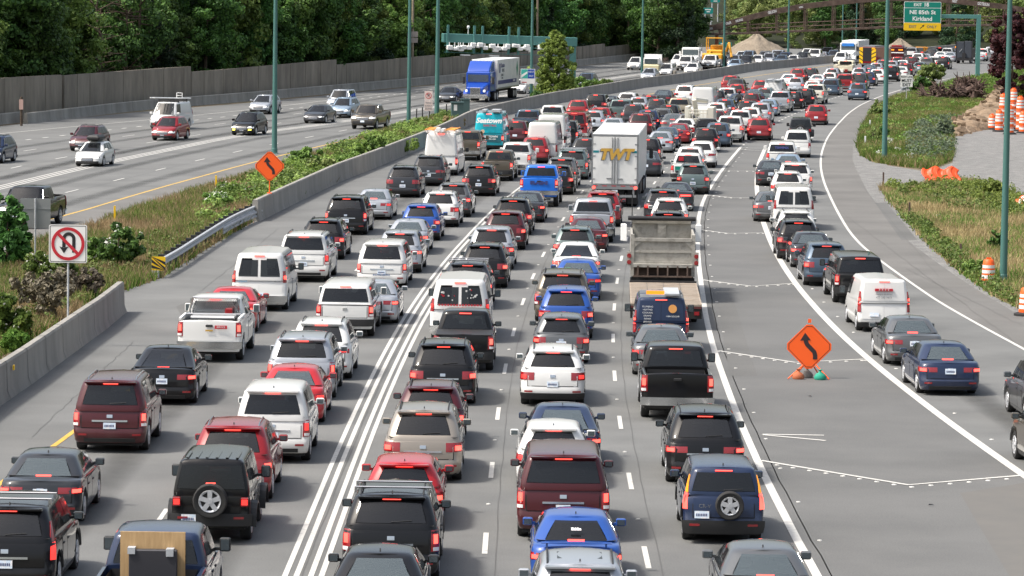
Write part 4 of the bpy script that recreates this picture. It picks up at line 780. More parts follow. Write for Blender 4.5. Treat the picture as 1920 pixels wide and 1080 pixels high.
plant(1040, 182, 92, 122, 'lime', 'slender light green tree growing in the median by the toll gantry', 300, 70, .24, 'tree', 'broadleaf_tree', 'col', 3); plant(1041, 120, 20, 62, 'lime', 'thin leafy shoot rising above the slender median tree', 26, 40, .2, 'tree', 'broadleaf_tree', 'cone', 33) if False else None
plant(1745, 172, 62, 58, 'olive', 'round green shrub beside the must exit sign', 70, 80, .34, seed=4, flowers=4); plant(1722, 176, 40, 30, 'forest', 'low dark green shrub left of the round shrub', 40, 70, .3, seed=5)
plant(1896, 205, 86, 190, 'purple', 'large purple-leaved tree at the right edge', 150, 90, .34, 'tree', 'broadleaf_tree', seed=6, zc=.55); plant(1925, 200, 60, 90, 'bright', 'green shrub behind the purple tree at the right edge', 60, 60, .3, seed=26)
plant(14, 505, 95, 135, 'forest', 'young leafy tree at the left edge behind the sign back', 70, 34, .30, 'tree', 'broadleaf_tree', seed=7); plant(222, 505, 84, 88, 'forest', 'dark green bush right of the no u-turn sign', 60, 60, .22, seed=8, flowers=5)
plant(180, 500, 70, 62, 'bright', 'white flowering bush just right of the no u-turn sign', 40, 60, .20, seed=9, flowers=6); plant(72, 600, 130, 92, 'dead', 'brown half-dead bush below the sign back', 60, 46, .18, seed=10)
plant(10, 640, 100, 80, 'green', 'bright green bush behind the short barrier at the left edge', 70, 70, .18, seed=12, flowers=2); plant(95, 530, 110, 60, 'bright', 'flowering bramble bush left of the no u-turn post', 60, 50, .18, seed=13, flowers=8)
plant(30, 672, 60, 50, 'green', 'low green bush directly behind the short barrier', 50, 60, .16, seed=14); plant(150, 560, 80, 50, 'dead', 'brown brushwood beside the no u-turn post', 40, 40, .15, seed=15)
plant(405, 392, 70, 34, 'bright', 'white flowering weeds beside the guardrail', 40, 50, .18, seed=16, flowers=10); plant(440, 372, 90, 30, 'bright', 'leafy bush behind the start of the long barrier', 40, 60, .2, seed=17, flowers=6)
plant(575, 318, 60, 40, 'bright', 'leafy green bush right of the orange barrier sign', 50, 60, .24, seed=18, flowers=2); plant(540, 345, 70, 26, 'olive', 'olive bush under the orange barrier sign', 40, 50, .22, seed=19)
for i, (x, y, w, h, kd) in enumerate(((610, 330, 70, 34, 'olive'), (655, 316, 70, 30, 'bright'), (695, 306, 60, 48, 'bright'), (740, 290, 80, 30, 'bright'), (785, 273, 70, 26, 'olive'), (825, 256, 60, 24, 'olive'), (850, 240, 40, 20, 'dry'), (1095, 170, 60, 24, 'bright'), (1010, 192, 36, 20, 'forest'), (1130, 163, 30, 16, 'bright'), (955, 205, 40, 10, 'olive'))): plant(x, y, w, h, kd, ['olive', 'leafy', 'tall young', 'spreading', 'mid', 'small', 'yellowish', 'trailing', 'dark low', 'little green', 'flat'][i]+' bush along the back of the long barrier', 36, 55, .22, seed=30+i, trunk=False)
plant(1600+37, 330-62, 30, 30, 'olive', 'dry bush left of the tall pole in the weeds', 26, 40, .2, seed=50); plant(1872, 470, 40, 40, 'forest', 'small dark shrub left of the nearest green pole', 26, 20, .16, seed=51); plant(1835, 520, 60, 30, 'bright', 'low green weeds behind the orange drum', 40, 50, .14, seed=52, trunk=False)
for i, (x, y, w, h, kd, lab) in enumerate(((1650, 222, 44, 34, 'olive', 'dry brown bush at the shoulder bend'), (1655, 262, 26, 30, 'forest', 'dark narrow bush beside the white marker post'), (1765, 262, 40, 34, 'grey', 'taller grey green bush beside the gravel yard'), (1870, 372, 50, 40, 'lime', 'bright green bramble beside the nearest pole'))): plant(x, y, w, h, kd, lab, 40, 50, .2, seed=60+i, trunk=False)
# churned soil with clods
def mound(name, pts, h, m, seed, label, clods):
    P_ = [G(x, y) for x, y in pts]; rr = random.Random(seed); x0, x1, y0, y1 = min(p.x for p in P_), max(p.x for p in P_), min(p.y for p in P_), max(p.y for p in P_); st = .45; nx, ny = int((x1-x0)/st), int((y1-y0)/st); idx = {}; vs = []; fs = []
    from mathutils import noise
    for i in range(nx):
        for j in range(ny):
            x, y = x0+i*st, y0+j*st
            if in_poly(x, y, P_): idx[i, j] = len(vs); q = Vector((x*.35, y*.22, seed)); z = max(0, noise.fractal(q, .8, 2.1, 5)*h*.8+h*.45); edge = not all(in_poly(x+a, y+b, P_) for a, b in ((-.6, 0), (.6, 0), (0, -.6), (0, .6))); vs.append((x, y, .0 if edge else z+.01))
    for (i, j) in idx:
        if all(k in idx for k in ((i+1, j), (i+1, j+1), (i, j+1))): fs.append((idx[i, j], idx[i+1, j], idx[i+1, j+1], idx[i, j+1]))
    mb = MB().add(vs, fs); tag(mb.build(name, m, None, 60), label, None, None, 'structure'); mc = MB()
    for k in range(clods):
        p = vs[rr.randrange(len(vs))]; r_ = rr.uniform(.08, .3); d = [Vector((rr.gauss(0, 1), rr.gauss(0, 1), rr.gauss(0, 1))).normalized()*r_*rr.uniform(.7, 1.1) for _ in range(8)]; c = Vector(p)+Vector((0, 0, r_*.4)); mc.add([c+Vector((sx*r_*rr.uniform(.6, 1), sy*r_*rr.uniform(.6, 1), sz*r_*rr.uniform(.5, .8))) for sz in (-1, 1) for sx, sy in ((-1, -1), (1, -1), (1, 1), (-1, 1))], [(3, 2, 1, 0), (4, 5, 6, 7), (0, 1, 5, 4), (1, 2, 6, 5), (2, 3, 7, 6), (3, 0, 4, 7)])
    tag(mc.build('rubble', m), 'loose clods and rubble on the churned soil', 'rubble', None, 'stuff')
def in_poly(x, y, P_):
    c = False; n = len(P_); j = n-1
    for i in range(n):
        if (P_[i].y > y) != (P_[j].y > y) and x < (P_[j].x-P_[i].x)*(y-P_[i].y)/(P_[j].y-P_[i].y)+P_[i].x: c = not c
        j = i
    return c
def cover(name, pts, n, h, mk, seed, label, leaf=.17, r_=.42, patch=None):
    P_ = [G(x, y) for x, y in pts]; rr = random.Random(seed); x0, x1, y0, y1 = min(p.x for p in P_), max(p.x for p in P_), min(p.y for p in P_), max(p.y for p in P_); c = []; q = []
    while len(c) < n:
        x, y = rr.uniform(x0, x1), rr.uniform(y0, y1)
        if not in_poly(x, y, P_): continue
        k = .5+.5*sin(x*.9+1.7*sin(y*.13+seed))*cos(y*.21+x*.4)
        if patch and k < patch: n -= .3; continue
        c.append((x, y, h*rr.uniform(.1, .9)*(.35+.65*k))); q.append(r_*rr.uniform(.6, 1.3))
    tag(obj(name, leaf_mesh(name, c, q, 42, leaf, seed), LM[mk]), label, 'ground cover', kind='stuff')
MEDF = [(400, 452), (478, 408), (560, 368), (640, 331), (700, 308), (795, 268), (850, 241), (858, 220), (830, 218), (780, 233), (683, 261), (640, 281), (560, 305), (480, 336), (420, 366), (370, 420)]
cover('weeds', MEDF, 900, .75, 'bright', 1, 'green weeds along the median towards the cabinet', patch=.25); cover('weeds', MEDF, 500, .7, 'lime', 2, 'yellow green weeds mixed along the median', patch=.4)
NEARM = [(-60, 700), (0, 664), (93, 616), (180, 556), (225, 542), (300, 518), (395, 458), (420, 440), (330, 420), (200, 450), (60, 470), (-60, 520)]
cover('weeds', NEARM, 230, .5, 'bright', 3, 'scattered green weeds in the near median', .13, .3, patch=.5); cover('weeds', NEARM, 130, .5, 'olive', 4, 'scattered olive weeds in the near median', .12, .3, patch=.45)
V1 = [(1612, 275), (1620, 240), (1642, 207), (1676, 187), (1740, 170), (1800, 180), (1846, 190), (1806, 227), (1782, 257), (1780, 298), (1743, 314), (1690, 308), (1640, 301), (1618, 290)]
cover('weeds', V1, 520, .55, 'bright', 5, 'leafy green weeds on the verge left of the gravel yard'); cover('weeds', V1, 260, .5, 'lime', 6, 'bright yellow green weeds on the verge left of the gravel yard', patch=.4)
cover('weeds', [(1715, 300), (1700, 262), (1740, 225), (1800, 222), (1786, 252), (1784, 296), (1750, 306)], 300, .8, 'grey', 7, 'grey green feathery weeds beside the gravel yard', .2, .5)
cover('blossom', [(1640, 300), (1640, 268), (1700, 262), (1740, 300), (1700, 312)], 14, .8, 'flower', 8, 'small white flowers in the verge weeds', .1, .3)
V2 = [(1655, 350), (1700, 352), (1790, 338), (1830, 342), (1885, 360), (1930, 385), (1930, 412), (1860, 404), (1790, 396), (1730, 376), (1690, 372)]
cover('weeds', V2, 330, .55, 'bright', 9, 'green brambles below the gravel yard', .15, .35); cover('weeds', V2, 200, .8, 'lime', 10, 'bright brambles below the gravel yard', .15, .35, patch=.4)
cover('weeds', [(1668, 380), (1700, 415), (1745, 462), (1800, 512), (1870, 560), (1930, 588), (1930, 570), (1870, 535), (1810, 490), (1750, 440), (1705, 400), (1680, 372)], 300, .5, 'bright', 11, 'green weed strip along the gravel edge', .12, .25)
cover('weeds', [(1745, 170), (1800, 152), (1850, 144), (1890, 140), (1890, 160), (1850, 178), (1800, 178)], 200, .7, 'bright', 12, 'green weeds behind the stumps', patch=.3)
mound('dirt_mound', [(1768, 262), (1772, 240), (1800, 222), (1835, 200), (1852, 178), (1935, 160), (2060, 160), (2100, 215), (1960, 222), (1890, 238), (1850, 245), (1800, 256)], .9, M_dirt, 3, 'churned tan soil sloping up behind the gravel yard', 500)
# stump pile
b = G(1800, 190); r = empty('stump_pile', b, .1, 'heap of uprooted stumps and roots on the right verge', 'stump heap'); rr = random.Random(4); s = scale_at(b)
for k in range(26):
    mb = MB(); x = rr.uniform(-50, 50)*s; y = rr.uniform(-1.5, 3); z = rr.uniform(.2, 2.3)*(1-abs(x)/(56*s)); c = Vector((x, y, max(.2, z))); d = Vector((rr.uniform(-1, 1), rr.uniform(-.6, .4), rr.uniform(-.1, .8))).normalized(); mb.tube(c-d*.6, c+d*.7, rr.uniform(.28, .5), .25, 9)
    for q in range(16): d2 = (d+Vector((rr.gauss(0, .8), rr.gauss(0, .8), rr.gauss(0, .8)))).normalized(); p1 = c+d*.5; p2 = p1+d2*rr.uniform(.4, .9); mb.tube(p1, p2, .13, .07, 6); mb.tube(p2, p2+(d2+Vector((rr.gauss(0, .5), rr.gauss(0, .5), rr.gauss(0, .5)))).normalized()*.6, .07, .02, 5)
    mb.build('stump', M_stump if 'M_stump' in globals() else globals().setdefault('M_stump', noisy('stump_wood', [(.3, (.05, .032, .028)), (.6, (.13, .09, .075)), (.8, (.26, .20, .16))], 2.5, .95)), r)
# grass
def grass(name, P_, dens, h, mk, seed, label, patchy=None):
    rg2 = np.random.default_rng(seed); xs = [p.x for p in P_]; ysv = [p.y for p in P_]; x0, x1, y0, y1 = max(-60, min(xs)), min(90, max(xs)), max(95, min(ysv)), max(ysv); N = int((x1-x0)*(y1-y0)*dens)
    X = rg2.uniform(x0, x1, N); Y = rg2.uniform(y0, y1, N); px_ = np.array([p.x for p in P_]); py_ = np.array([p.y for p in P_]); c = np.zeros(N, bool); j = len(P_)-1
    for i in range(len(P_)):
        with np.errstate(divide='ignore', invalid='ignore'): hit = ((py_[i] > Y) != (py_[j] > Y)) & (X < (px_[j]-px_[i])*(Y-py_[i])/(py_[j]-py_[i])+px_[i])
        c ^= hit; j = i
    X, Y = X[c], Y[c]
    if patchy: k = (np.sin(X*patchy[0]+Y*.31)+np.sin(Y*patchy[0]*.7-X*.5+1.3)+rg2.normal(scale=.5, size=len(X))) > patchy[1]; X, Y = X[k], Y[k]
    n = len(X)*4; X = np.repeat(X, 4)+rg2.normal(scale=.10, size=n); Y = np.repeat(Y, 4)+rg2.normal(scale=.10, size=n); a = rg2.uniform(0, 6.28, n); hh = h*rg2.uniform(.45, 1.25, n); w = .022+.012*rg2.random(n); lx, ly = rg2.normal(scale=.35, size=n)*hh, rg2.normal(scale=.35, size=n)*hh
    V_ = np.stack([np.stack([X-np.cos(a)*w, Y-np.sin(a)*w, np.zeros(n)], 1), np.stack([X+np.cos(a)*w, Y+np.sin(a)*w, np.zeros(n)], 1), np.stack([X+lx, Y+ly, hh], 1)], 1).reshape(-1, 3)
    me = bpy.data.meshes.new(name); me.vertices.add(len(V_)); me.vertices.foreach_set('co', V_.ravel()); me.loops.add(len(V_)); me.loops.foreach_set('vertex_index', np.arange(len(V_))); me.polygons.add(n); me.polygons.foreach_set('loop_start', np.arange(n)*3); me.polygons.foreach_set('loop_total', np.full(n, 3)); me.update()
    tag(obj(name, me, LM[mk]), label, 'grass', kind='stuff')
grass('dry_grass', MED, 17, .42, 'dry', 1, 'dry tan grass covering the median'); grass('green_grass', MED, 26, .42, 'green', 2, 'green grass patches in the median', (.35, -.35))
grass('green_grass', VP1, 24, .5, 'green', 3, 'green grass on the verge left of the gravel yard'); grass('dry_grass', VP1, 9, .55, 'dry', 4, 'dry grass among the weeds left of the gravel yard', (.4, -.1))
grass('dry_grass', VP2, 15, .35, 'dry', 5, 'dry reddish grass on the lower right verge'); grass('green_grass', VP2, 16, .32, 'green', 6, 'green grass tufts on the lower right verge', (.5, -.1))
RV = [G(x, y) for x, y in [(1740, 168), (1790, 150), (1840, 142), (1875, 137), (2000, 120), (2000, 170), (1900, 172), (1850, 178), (1800, 178)]]; poly_sheet('right_verge', RV, .009, M_verge); grass('green_grass', RV, 8, .4, 'green', 7, 'green grass at the far bend behind the stumps')
# ---------------------------------------------------------------- car shapes.  y = 0 at the rear bumper, +y forward
LOWT = [(0, .10, .12, .935), (.07, .03, .04, .965), (.2, .005, .0, .985), (.36, .0, .01, 1.0), (.42, .035, .03, 1.0), (.6, .05, .05, 1.005), (.78, .07, .09, 1.0), (.92, .10, .16, .985), (1.0, .15, .26, .955)]
def interp(tab, t, k):
    if t <= tab[0][0]: return tab[0][k]
    for a, b in zip(tab, tab[1:]):
        if t <= b[0]: u = (t-a[0])/(b[0]-a[0]); return a[k]+(b[k]-a[k])*u
    return tab[-1][k]
def smooth_tab(pts, y):
    if y <= pts[0][0]: return pts[0][1]
    for a, b in zip(pts, pts[1:]):
        if y <= b[0]: u = (y-a[0])/(b[0]-a[0]); u = u*u*(3-2*u)*.5+u*.5; return a[1]+(b[1]-a[1])*u
    return pts[-1][1]
BASE = dict(L=4.7, W=1.87, H=1.69, top=[(0, 1.06), (.6, 1.12), (3.2, 1.03), (3.9, .97), (4.7, .76)], yr0=.12, yr1=.62, yf0=3.75, yf1=2.80, wb=.94, wr=.71,
            wheel=(.86, 3.72), R=.355, clr=.22, rc=.25, fc=.42, gc=.21, insr=1.0, light='h', rails=1, rwin=(.17, .85), lit=1, roofdrop=.03)
def V(**k): d = dict(BASE); d.update(k); return d
KIND = dict(
 suv=V(), suv2=V(L=4.9, W=1.93, H=1.74, yr1=.66, light='L', wr=.73), suv3=V(L=4.4, W=1.83, H=1.63, yr1=.60, light='sq', yr0=.14, top=[(0, 1.02), (.6, 1.09), (3.0, .98), (3.7, .94), (4.4, .72)], yf0=3.45, yf1=2.6, wheel=(.78, 3.45)),
 exp=V(L=5.0, W=2.0, H=1.78, yr1=.52, light='v', wr=.75, rc=.2, gc=.19, top=[(0, 1.13), (.6, 1.18), (3.4, 1.07), (4.1, 1.03), (5.0, .80)], yf0=3.9, yf1=3.05, wheel=(.95, 3.9), R=.375),
 big=V(L=5.25, W=2.04, H=1.92, yr1=.28, yr0=.08, light='v', wr=.77, top=[(0, 1.20), (.6, 1.22), (3.5, 1.18), (4.2, 1.15), (5.25, .98)], yf0=4.05, yf1=3.3, wheel=(1.05, 4.1), R=.40, clr=.28, gc=.12, rc=.12),
 lux=V(gc=.17, wb=.955, L=4.85, W=1.90, H=1.88, yr1=.30, yr0=.08, light='v', wr=.76, top=[(0, 1.14), (.6, 1.17), (3.3, 1.12), (4.0, 1.08), (4.85, .9)], yf0=3.85, yf1=3.05, wheel=(.95, 3.75), R=.39, clr=.27, rc=.13),
 wag=V(L=4.8, H=1.62, light='L', yr1=.55, rails=2, clr=.24),
 hat=V(L=4.3, W=1.80, H=1.50, yr1=.42, yr0=.16, light='sq', rails=0, top=[(0, .92), (.6, .97), (2.9, .93), (3.5, .88), (4.3, .66)], yf0=3.5, yf1=2.45, wheel=(.75, 3.35), R=.325, clr=.18, wr=.68),
 sed=V(L=4.8, W=1.84, H=1.46, yr0=.60, yr1=1.22, light='h', rails=0, top=[(0, .95), (.55, 1.0), (1.3, .99), (3.2, .93), (3.8, .90), (4.8, .66)], yf0=3.72, yf1=2.75, wheel=(.95, 3.75), R=.335, clr=.17, wr=.66, rwin=(.12, .90), gl=1),
 fst=V(L=4.85, W=1.92, H=1.52, yr0=.34, yr1=1.55, light='h', rails=0, top=[(0, .99), (.3, 1.03), (1.3, 1.0), (3.2, .95), (3.9, .90), (4.85, .68)], yf0=3.9, yf1=2.7, wheel=(.95, 3.85), R=.36, clr=.18, wr=.66, rwin=(.06, .92), gl=1),
 cou=V(L=4.95, W=1.92, H=1.44, yr0=.75, yr1=1.5, light='bar', rails=0, top=[(0, 1.0), (.7, 1.04), (1.3, 1.02), (3.0, .95), (3.6, .95), (4.95, .78)], yf0=3.5, yf1=2.7, wheel=(1.0, 3.95), R=.36, clr=.17, wr=.62, rwin=(.12, .88), gl=1),
 crv=V(L=4.5, W=1.78, H=1.69, yr0=.14, yr1=.30, light='pillar', rails=0, spare=(.12, .90), wr=.76, cladding=1, gc=.12, rc=.12),
 jeep=V(L=4.5, W=1.72, H=1.84, yr0=.05, yr1=.16, yf0=3.1, yf1=2.85, light='jeep', rails=0, spare=(0, .98), wr=.80, wb=.97, top=[(0, 1.08), (1, 1.1), (3.0, 1.08), (3.3, 1.06), (4.5, 1.0)], R=.42, clr=.36, wheel=(.8, 3.65), gc=.07, rc=.06, fc=.12, flares=1, insr=.4, roofdrop=.01),
 min=V(wb=.965, gc=.18, rc=.2, L=5.15, W=1.98, H=1.76, yr1=.36, yr0=.06, light='v', wr=.77, yf0=4.5, yf1=3.4, top=[(0, 1.02), (.6, 1.06), (3.8, 1.0), (4.5, .92), (5.15, .72)], wheel=(1.0, 4.05), clr=.18),
 van=V(L=5.7, W=2.02, H=2.12, yr1=.22, yr0=.05, light='hi', rails=0, wr=.80, wb=.975, yf0=4.95, yf1=4.15, top=[(0, 1.2), (.6, 1.2), (4.4, 1.18), (5.0, 1.08), (5.7, .86)], wheel=(1.15, 4.6), R=.37, clr=.26, gc=.2, rc=.1, split=1, roofdrop=.0, rwin=(.10, .76)),
 spr=V(L=5.98, W=2.05, H=2.62, yr1=.14, yr0=.05, light='lo', rails=0, wr=.86, wb=.985, yf0=5.35, yf1=4.4, top=[(0, 1.3), (.6, 1.3), (4.8, 1.25), (5.4, 1.1), (5.98, .85)], wheel=(1.05, 4.95), R=.36, clr=.22, gc=.12, rc=.08, split=2, roofdrop=.0),
 con=V(L=4.75, W=1.84, H=1.86, yr1=.16, yr0=.05, light='pill', rails=0, wr=.82, wb=.98, yf0=4.1, yf1=3.25, top=[(0, 1.1), (.6, 1.1), (3.6, 1.05), (4.1, .98), (4.75, .76)], wheel=(.85, 3.85), R=.33, clr=.2, gc=.12, rc=.1, split=2, roofdrop=.0),
 pk=V(L=5.85, W=2.03, H=1.93, yr0=2.0, yr1=2.14, bed=1.93, light='v', rails=0, wr=.77, yf0=4.75, yf1=3.95, top=[(0, 1.33), (1.9, 1.33), (2.1, 1.28), (4.2, 1.22), (4.8, 1.2), (5.85, 1.06)], wheel=(1.2, 4.85), R=.41, clr=.36, gc=.14, rc=.09, fc=.25, insr=.35, rwin=(.12, .84)),
 cvan=V(L=5.7, W=2.02, H=2.12, yr1=.22, yr0=.05, light='hi', rails=0, wr=.80, wb=.975, yf0=4.95, yf1=4.15, top=[(0, 1.2), (.6, 1.2), (4.4, 1.18), (5.0, 1.08), (5.7, .86)], wheel=(1.15, 4.6), R=.37, clr=.26, gc=.2, rc=.1, split=2, roofdrop=.0),
 pks=V(L=5.3, W=1.89, H=1.78, yr0=1.85, yr1=2.0, bed=1.78, light='v', rails=0, wr=.74, yf0=4.3, yf1=3.5, top=[(0, 1.18), (1.75, 1.18), (1.95, 1.14), (3.8, 1.09), (4.3, 1.06), (5.3, .92)], wheel=(1.1, 4.3), R=.385, clr=.33, gc=.14, rc=.09, fc=.25, insr=.35, rwin=(.12, .84)),
 pkc=V(L=5.6, W=1.95, H=1.84, yr0=.10, yr1=.30, light='v', rails=0, wr=.79, yf0=4.55, yf1=3.75, top=[(0, 1.18), (1.9, 1.2), (2.1, 1.2), (4.0, 1.14), (4.6, 1.11), (5.6, .98)], wheel=(1.15, 4.6), R=.40, clr=.33, gc=.1, rc=.09, insr=.35, rwin=(.10, .80), canopy=1),
)
class Shape:
    def __init__(s, P): s.P = P; s.L = P['L']; s.hw = P['W']/2; s.lowt = [(t, r*P['insr'], f, w) for t, r, f, w in LOWT]
    def top(s, y): return smooth_tab(s.P['top'], y)
    def roofz(s, y): m = (s.P['yr1']+s.P['yf1'])/2; h = max(.5, (s.P['yf1']-s.P['yr1'])/2); u = (y-m)/h; return s.P['H']-s.P['roofdrop']*u*u
    def low_out(s, t):  # rear y, front y, half width
        return interp(s.lowt, t, 1), s.L-interp(s.lowt, t, 2), s.hw*interp(s.lowt, t, 3)
    def grn_out(s, v):
        P = s.P; vv = v**1.12
        return (P['yr0']+(P['yr1']-P['yr0'])*vv, P['yf0']+(P['yf1']-P['yf0'])*v, s.hw*(P['wb']+(P['wr']-P['wb'])*v**1.35))
    def corner(s, d, r, sign):          # distance along outline from the centre -> inset from end, x
        pass
    def rear_low(s, a, z, front=False):
        zt = s.top(0 if not front else s.L); zb = s.P['clr']; t = min(1, max(0, (z-zb)/(zt-zb)))
        r, f, w = s.low_out(t); c = s.P['fc'] if front else s.P['rc']
        x, dy = s.arc(a, w, c); y = f-dy if front else r+dy
        y += (.06 if not front else -.10)*(x/w)**2
        return Vector((x, y, z))
    def arc(s, a, w, c):
        sg = 1 if a >= 0 else -1; a = abs(a); st = w-c
        if a <= st: return sg*a, 0.0
        q = (a-st)/c
        if q <= pi/2: return sg*(st+c*sin(q)), c*(1-cos(q))
        return sg*w, c+(a-st-c*pi/2)
    def grn_end(s, a, v, front=False):
        yr, yf, w = s.grn_out(v); c = s.P['gc']*(1.5 if front else 1)
        x, dy = s.arc(a, w, c)
        y = (yf-dy-.16*(x/w)**2) if front else (yr+dy+.05*(x/w)**2)
        zb = s.top(y); return Vector((x, y, zb+v*(s.roofz(y)-zb)))
    def vat(s, z): zt = s.top(s.P['yr0']); return min(1, max(0, (z-zt)/(s.P['H']-zt)))
    def rear(s, a, z):                  # whole tail, for lamps that run up the pillar
        if z <= s.top(0): return s.rear_low(a, z)
        return s.grn_end(a, s.vat(z))
    def side_low(s, y, z, sg=1):
        zt = s.top(y); t = min(1, max(0, (z-s.P['clr'])/(zt-s.P['clr']))); r, f, w = s.low_out(t)
        u = (y-s.L/2)/(s.L/2); return Vector((sg*w*(1-.03*abs(u)**3), y, z))
    def side_grn(s, y, v, sg=1):
        yr, yf, w = s.grn_out(v); zb = s.top(y); u = (y-s.L/2)/(s.L/2)
        return Vector((sg*w*(1-.02*abs(u)**3), y, zb+v*(s.roofz(y)-zb)))
def body_mesh(S, name):
    P = S.P; L = S.L; mb = MB()
    R = P['R']+.075; ys = set()
    for w in P['wheel']:
        for k in (-1, -.94, -.72, -.4, 0, .4, .72, .94, 1): ys.add(round(w+R*k, 3))
        ys.add(round(w-R*1.02, 3)); ys.add(round(w+R*1.02, 3))
    for y, _ in P['top'][1:-1]: ys.add(y)
    ys.add(P['yr0']+.02); ys.add(P['yf0']-.3)
    rc, fc = P['rc'], P['fc']
    if P.get('bed'): ys |= {P['bed'], P['bed']+.012, .11, .125}
    ys = sorted(y for y in ys if rc+.02 < y < L-fc-.28)
    yy = []
    for y in ys:
        if not yy or y-yy[-1] > .008: yy.append(y)
    ts = [t for t, *_ in LOWT]
    def zbot(y, side):
        z = P['clr']
        if side:
            for w in P['wheel']:
                d = abs(y-w)
                if d < R: z = max(z, P['R']+sqrt(max(0, R*R-d*d))-.01)
        return z
    rows = []
    for t in ts:
        r, f, w = S.low_out(t); ring = []
        for fr in (0, .35, .7): ring.append((fr*(w-rc), r, 0))
        for q in (0, .25, .5, .75, 1): ring.append((w-rc+rc*sin(q*pi/2), r+rc*(1-cos(q*pi/2)), 0))
        for y in yy: u = (y-L/2)/(L/2); ring.append((w*(1-.03*abs(u)**3), y, 1))
        for q in (1, .75, .5, .25, 0): ring.append((w*.97-fc+fc*sin(q*pi/2), f-fc*(1-cos(q*pi/2)), 0))
        for fr in (.7, .35, 0): ring.append((fr*(w-fc), f, 0))
        out = []
        for i, (x, y, side) in enumerate(ring):
            if not side: y += (.06*(x/w)**2 if y < L/2 else -.10*(x/w)**2)
            y0 = ring_y0[i] if t > 0 else y
            zb = zbot(y, side); zt = S.top(min(L, max(0, y)))
            z = P['clr']+t*(zt-P['clr']); z = max(z, zb+.012*ts.index(t)) if side else z
            out.append((x, y, z))
        if t == 0: ring_y0 = [p[1] for p in ring]
        rows.append(out)
    n = len(rows[0]); K = len(rows)
    vs = []
    for rw in rows:
        for x, y, z in rw: vs.append((x, y, z))
    off = len(vs)
    for rw in rows:
        for x, y, z in rw: vs.append((-x, y, z))
    fs = []
    for k in range(K-1):
        for i in range(n-1):
            a = k*n+i; fs.append((a, a+1, a+n+1, a+n)); fs.append((off+a, off+a+n, off+a+n+1, off+a+1))
    # cap across the width
    tp = rows[-1]; base = len(vs); bed = P.get('bed'); prof = []
    crown = .035
    for i, (x, y, z) in enumerate(tp):
        inb = bed and .115 < y < bed+.005
        if inb:
            fl = P['clr']+.38; prof.append([(x, z), (x-.07, z+.005), (x-.085, fl), (x*.45, fl), (0, fl)])
        else: prof.append([(x, z), (x*.93, z+crown*.4), (x*.75, z+crown*.8), (x*.4, z+crown*1.15), (0, z+crown*1.25)])
    full = []
    for i, pr in enumerate(prof):
        y = tp[i][1]; line = [(px, y, pz) for px, pz in pr]+[(-px, y, pz) for px, pz in reversed(pr[:-1])]
        full.append(line)
    m = len(full[0])
    for line in full: vs += line
    for i in range(n-1):
        for j in range(m-1):
            a = base+i*m+j; fs.append((a, a+1, a+m+1, a+m))
    mb.add(vs, fs)
    # greenhouse
    vsn = [0, .06, .16, .35, .6, .82, .93, 1.0]
    gy = sorted({P['yr0']+.5, P['yr0']+1.0, (P['yr1']+P['yf1'])/2, P['yf1']-.15, P['yf1']+.1})
    ringlen = None; base = len(mb.v); vs = []; fs = []
    for v in vsn:
        yr, yf, w = S.grn_out(v)
        vin = v; sh = 0
        if v == 1.0: sh = .055; vin = 1.0
        half = []
        for fr in (0, .4, .8): a = fr*(w-P['gc']); half.append(S.grn_end(a, vin))
        for q in (0, .33, .66, 1): half.append(S.grn_end(w-P['gc']+P['gc']*q*pi/2, vin))
        ya = half[-1].y; c2 = P['gc']*1.5; fe = [S.grn_end(w-c2+c2*q*pi/2, vin, True) for q in (1, .66, .33, 0)]
        yb = fe[0].y
        for k in range(1, 7): half.append(S.side_grn(ya+(yb-ya)*k/7, vin))
        half += fe
        for fr in (.8, .4, 0): half.append(S.grn_end(fr*(w-c2), vin, True))
        if sh:
            cy = (yr+yf)/2
            half = [Vector((max(0, p.x-sh) if p.x > 0 else 0, p.y+(sh if p.y < cy else -sh)*(.8 if abs(p.y-cy) > (yf-yr)*.45 else 0), p.z+.004)) for p in half]
        elif v == .93: half = [Vector((p.x*1.0, p.y, p.z)) for p in half]
        if v == 0: half = [Vector((p.x, p.y, p.z-.05)) for p in half]
        ringlen = len(half); vs += half+[Vector((-p.x, p.y, p.z)) for p in half]
    nr = 2*ringlen
    for k in range(len(vsn)-1):
        for i in range(ringlen-1):
            if k in (2, 3, 4) and ((i in ((0, 1, 2) if not P.get('split') else (1, 2)) and P.get('split') != 2) or i in (ringlen-3, ringlen-2)): continue
            a = k*nr+i; fs.append((a, a+1, a+nr+1, a+nr)); b = a+ringlen; fs.append((b, b+nr, b+nr+1, b+1))
    last = vs[-nr:]; rb = len(vs)
    for i in range(ringlen):
        p = last[i]; 
        for f in (1, .8, .45, 0, -.45, -.8, -1): vs.append(Vector((p.x*f, p.y, p.z+.03*(1-f*f))))
    for i in range(ringlen-1):
        for j in range(6): a = rb+i*7+j; fs.append((a, a+1, a+8, a+7))
    mb.add(vs, fs)
    me = mb.mesh(name)
    bm = bmesh.new(); bm.from_mesh(me); bmesh.ops.remove_doubles(bm, verts=bm.verts, dist=.0008); bmesh.ops.recalc_face_normals(bm, faces=bm.faces); bm.to_mesh(me); bm.free()
    me.polygons.foreach_set('use_smooth', [True]*len(me.polygons)); me.set_sharp_from_angle(angle=radians(38))
    return me
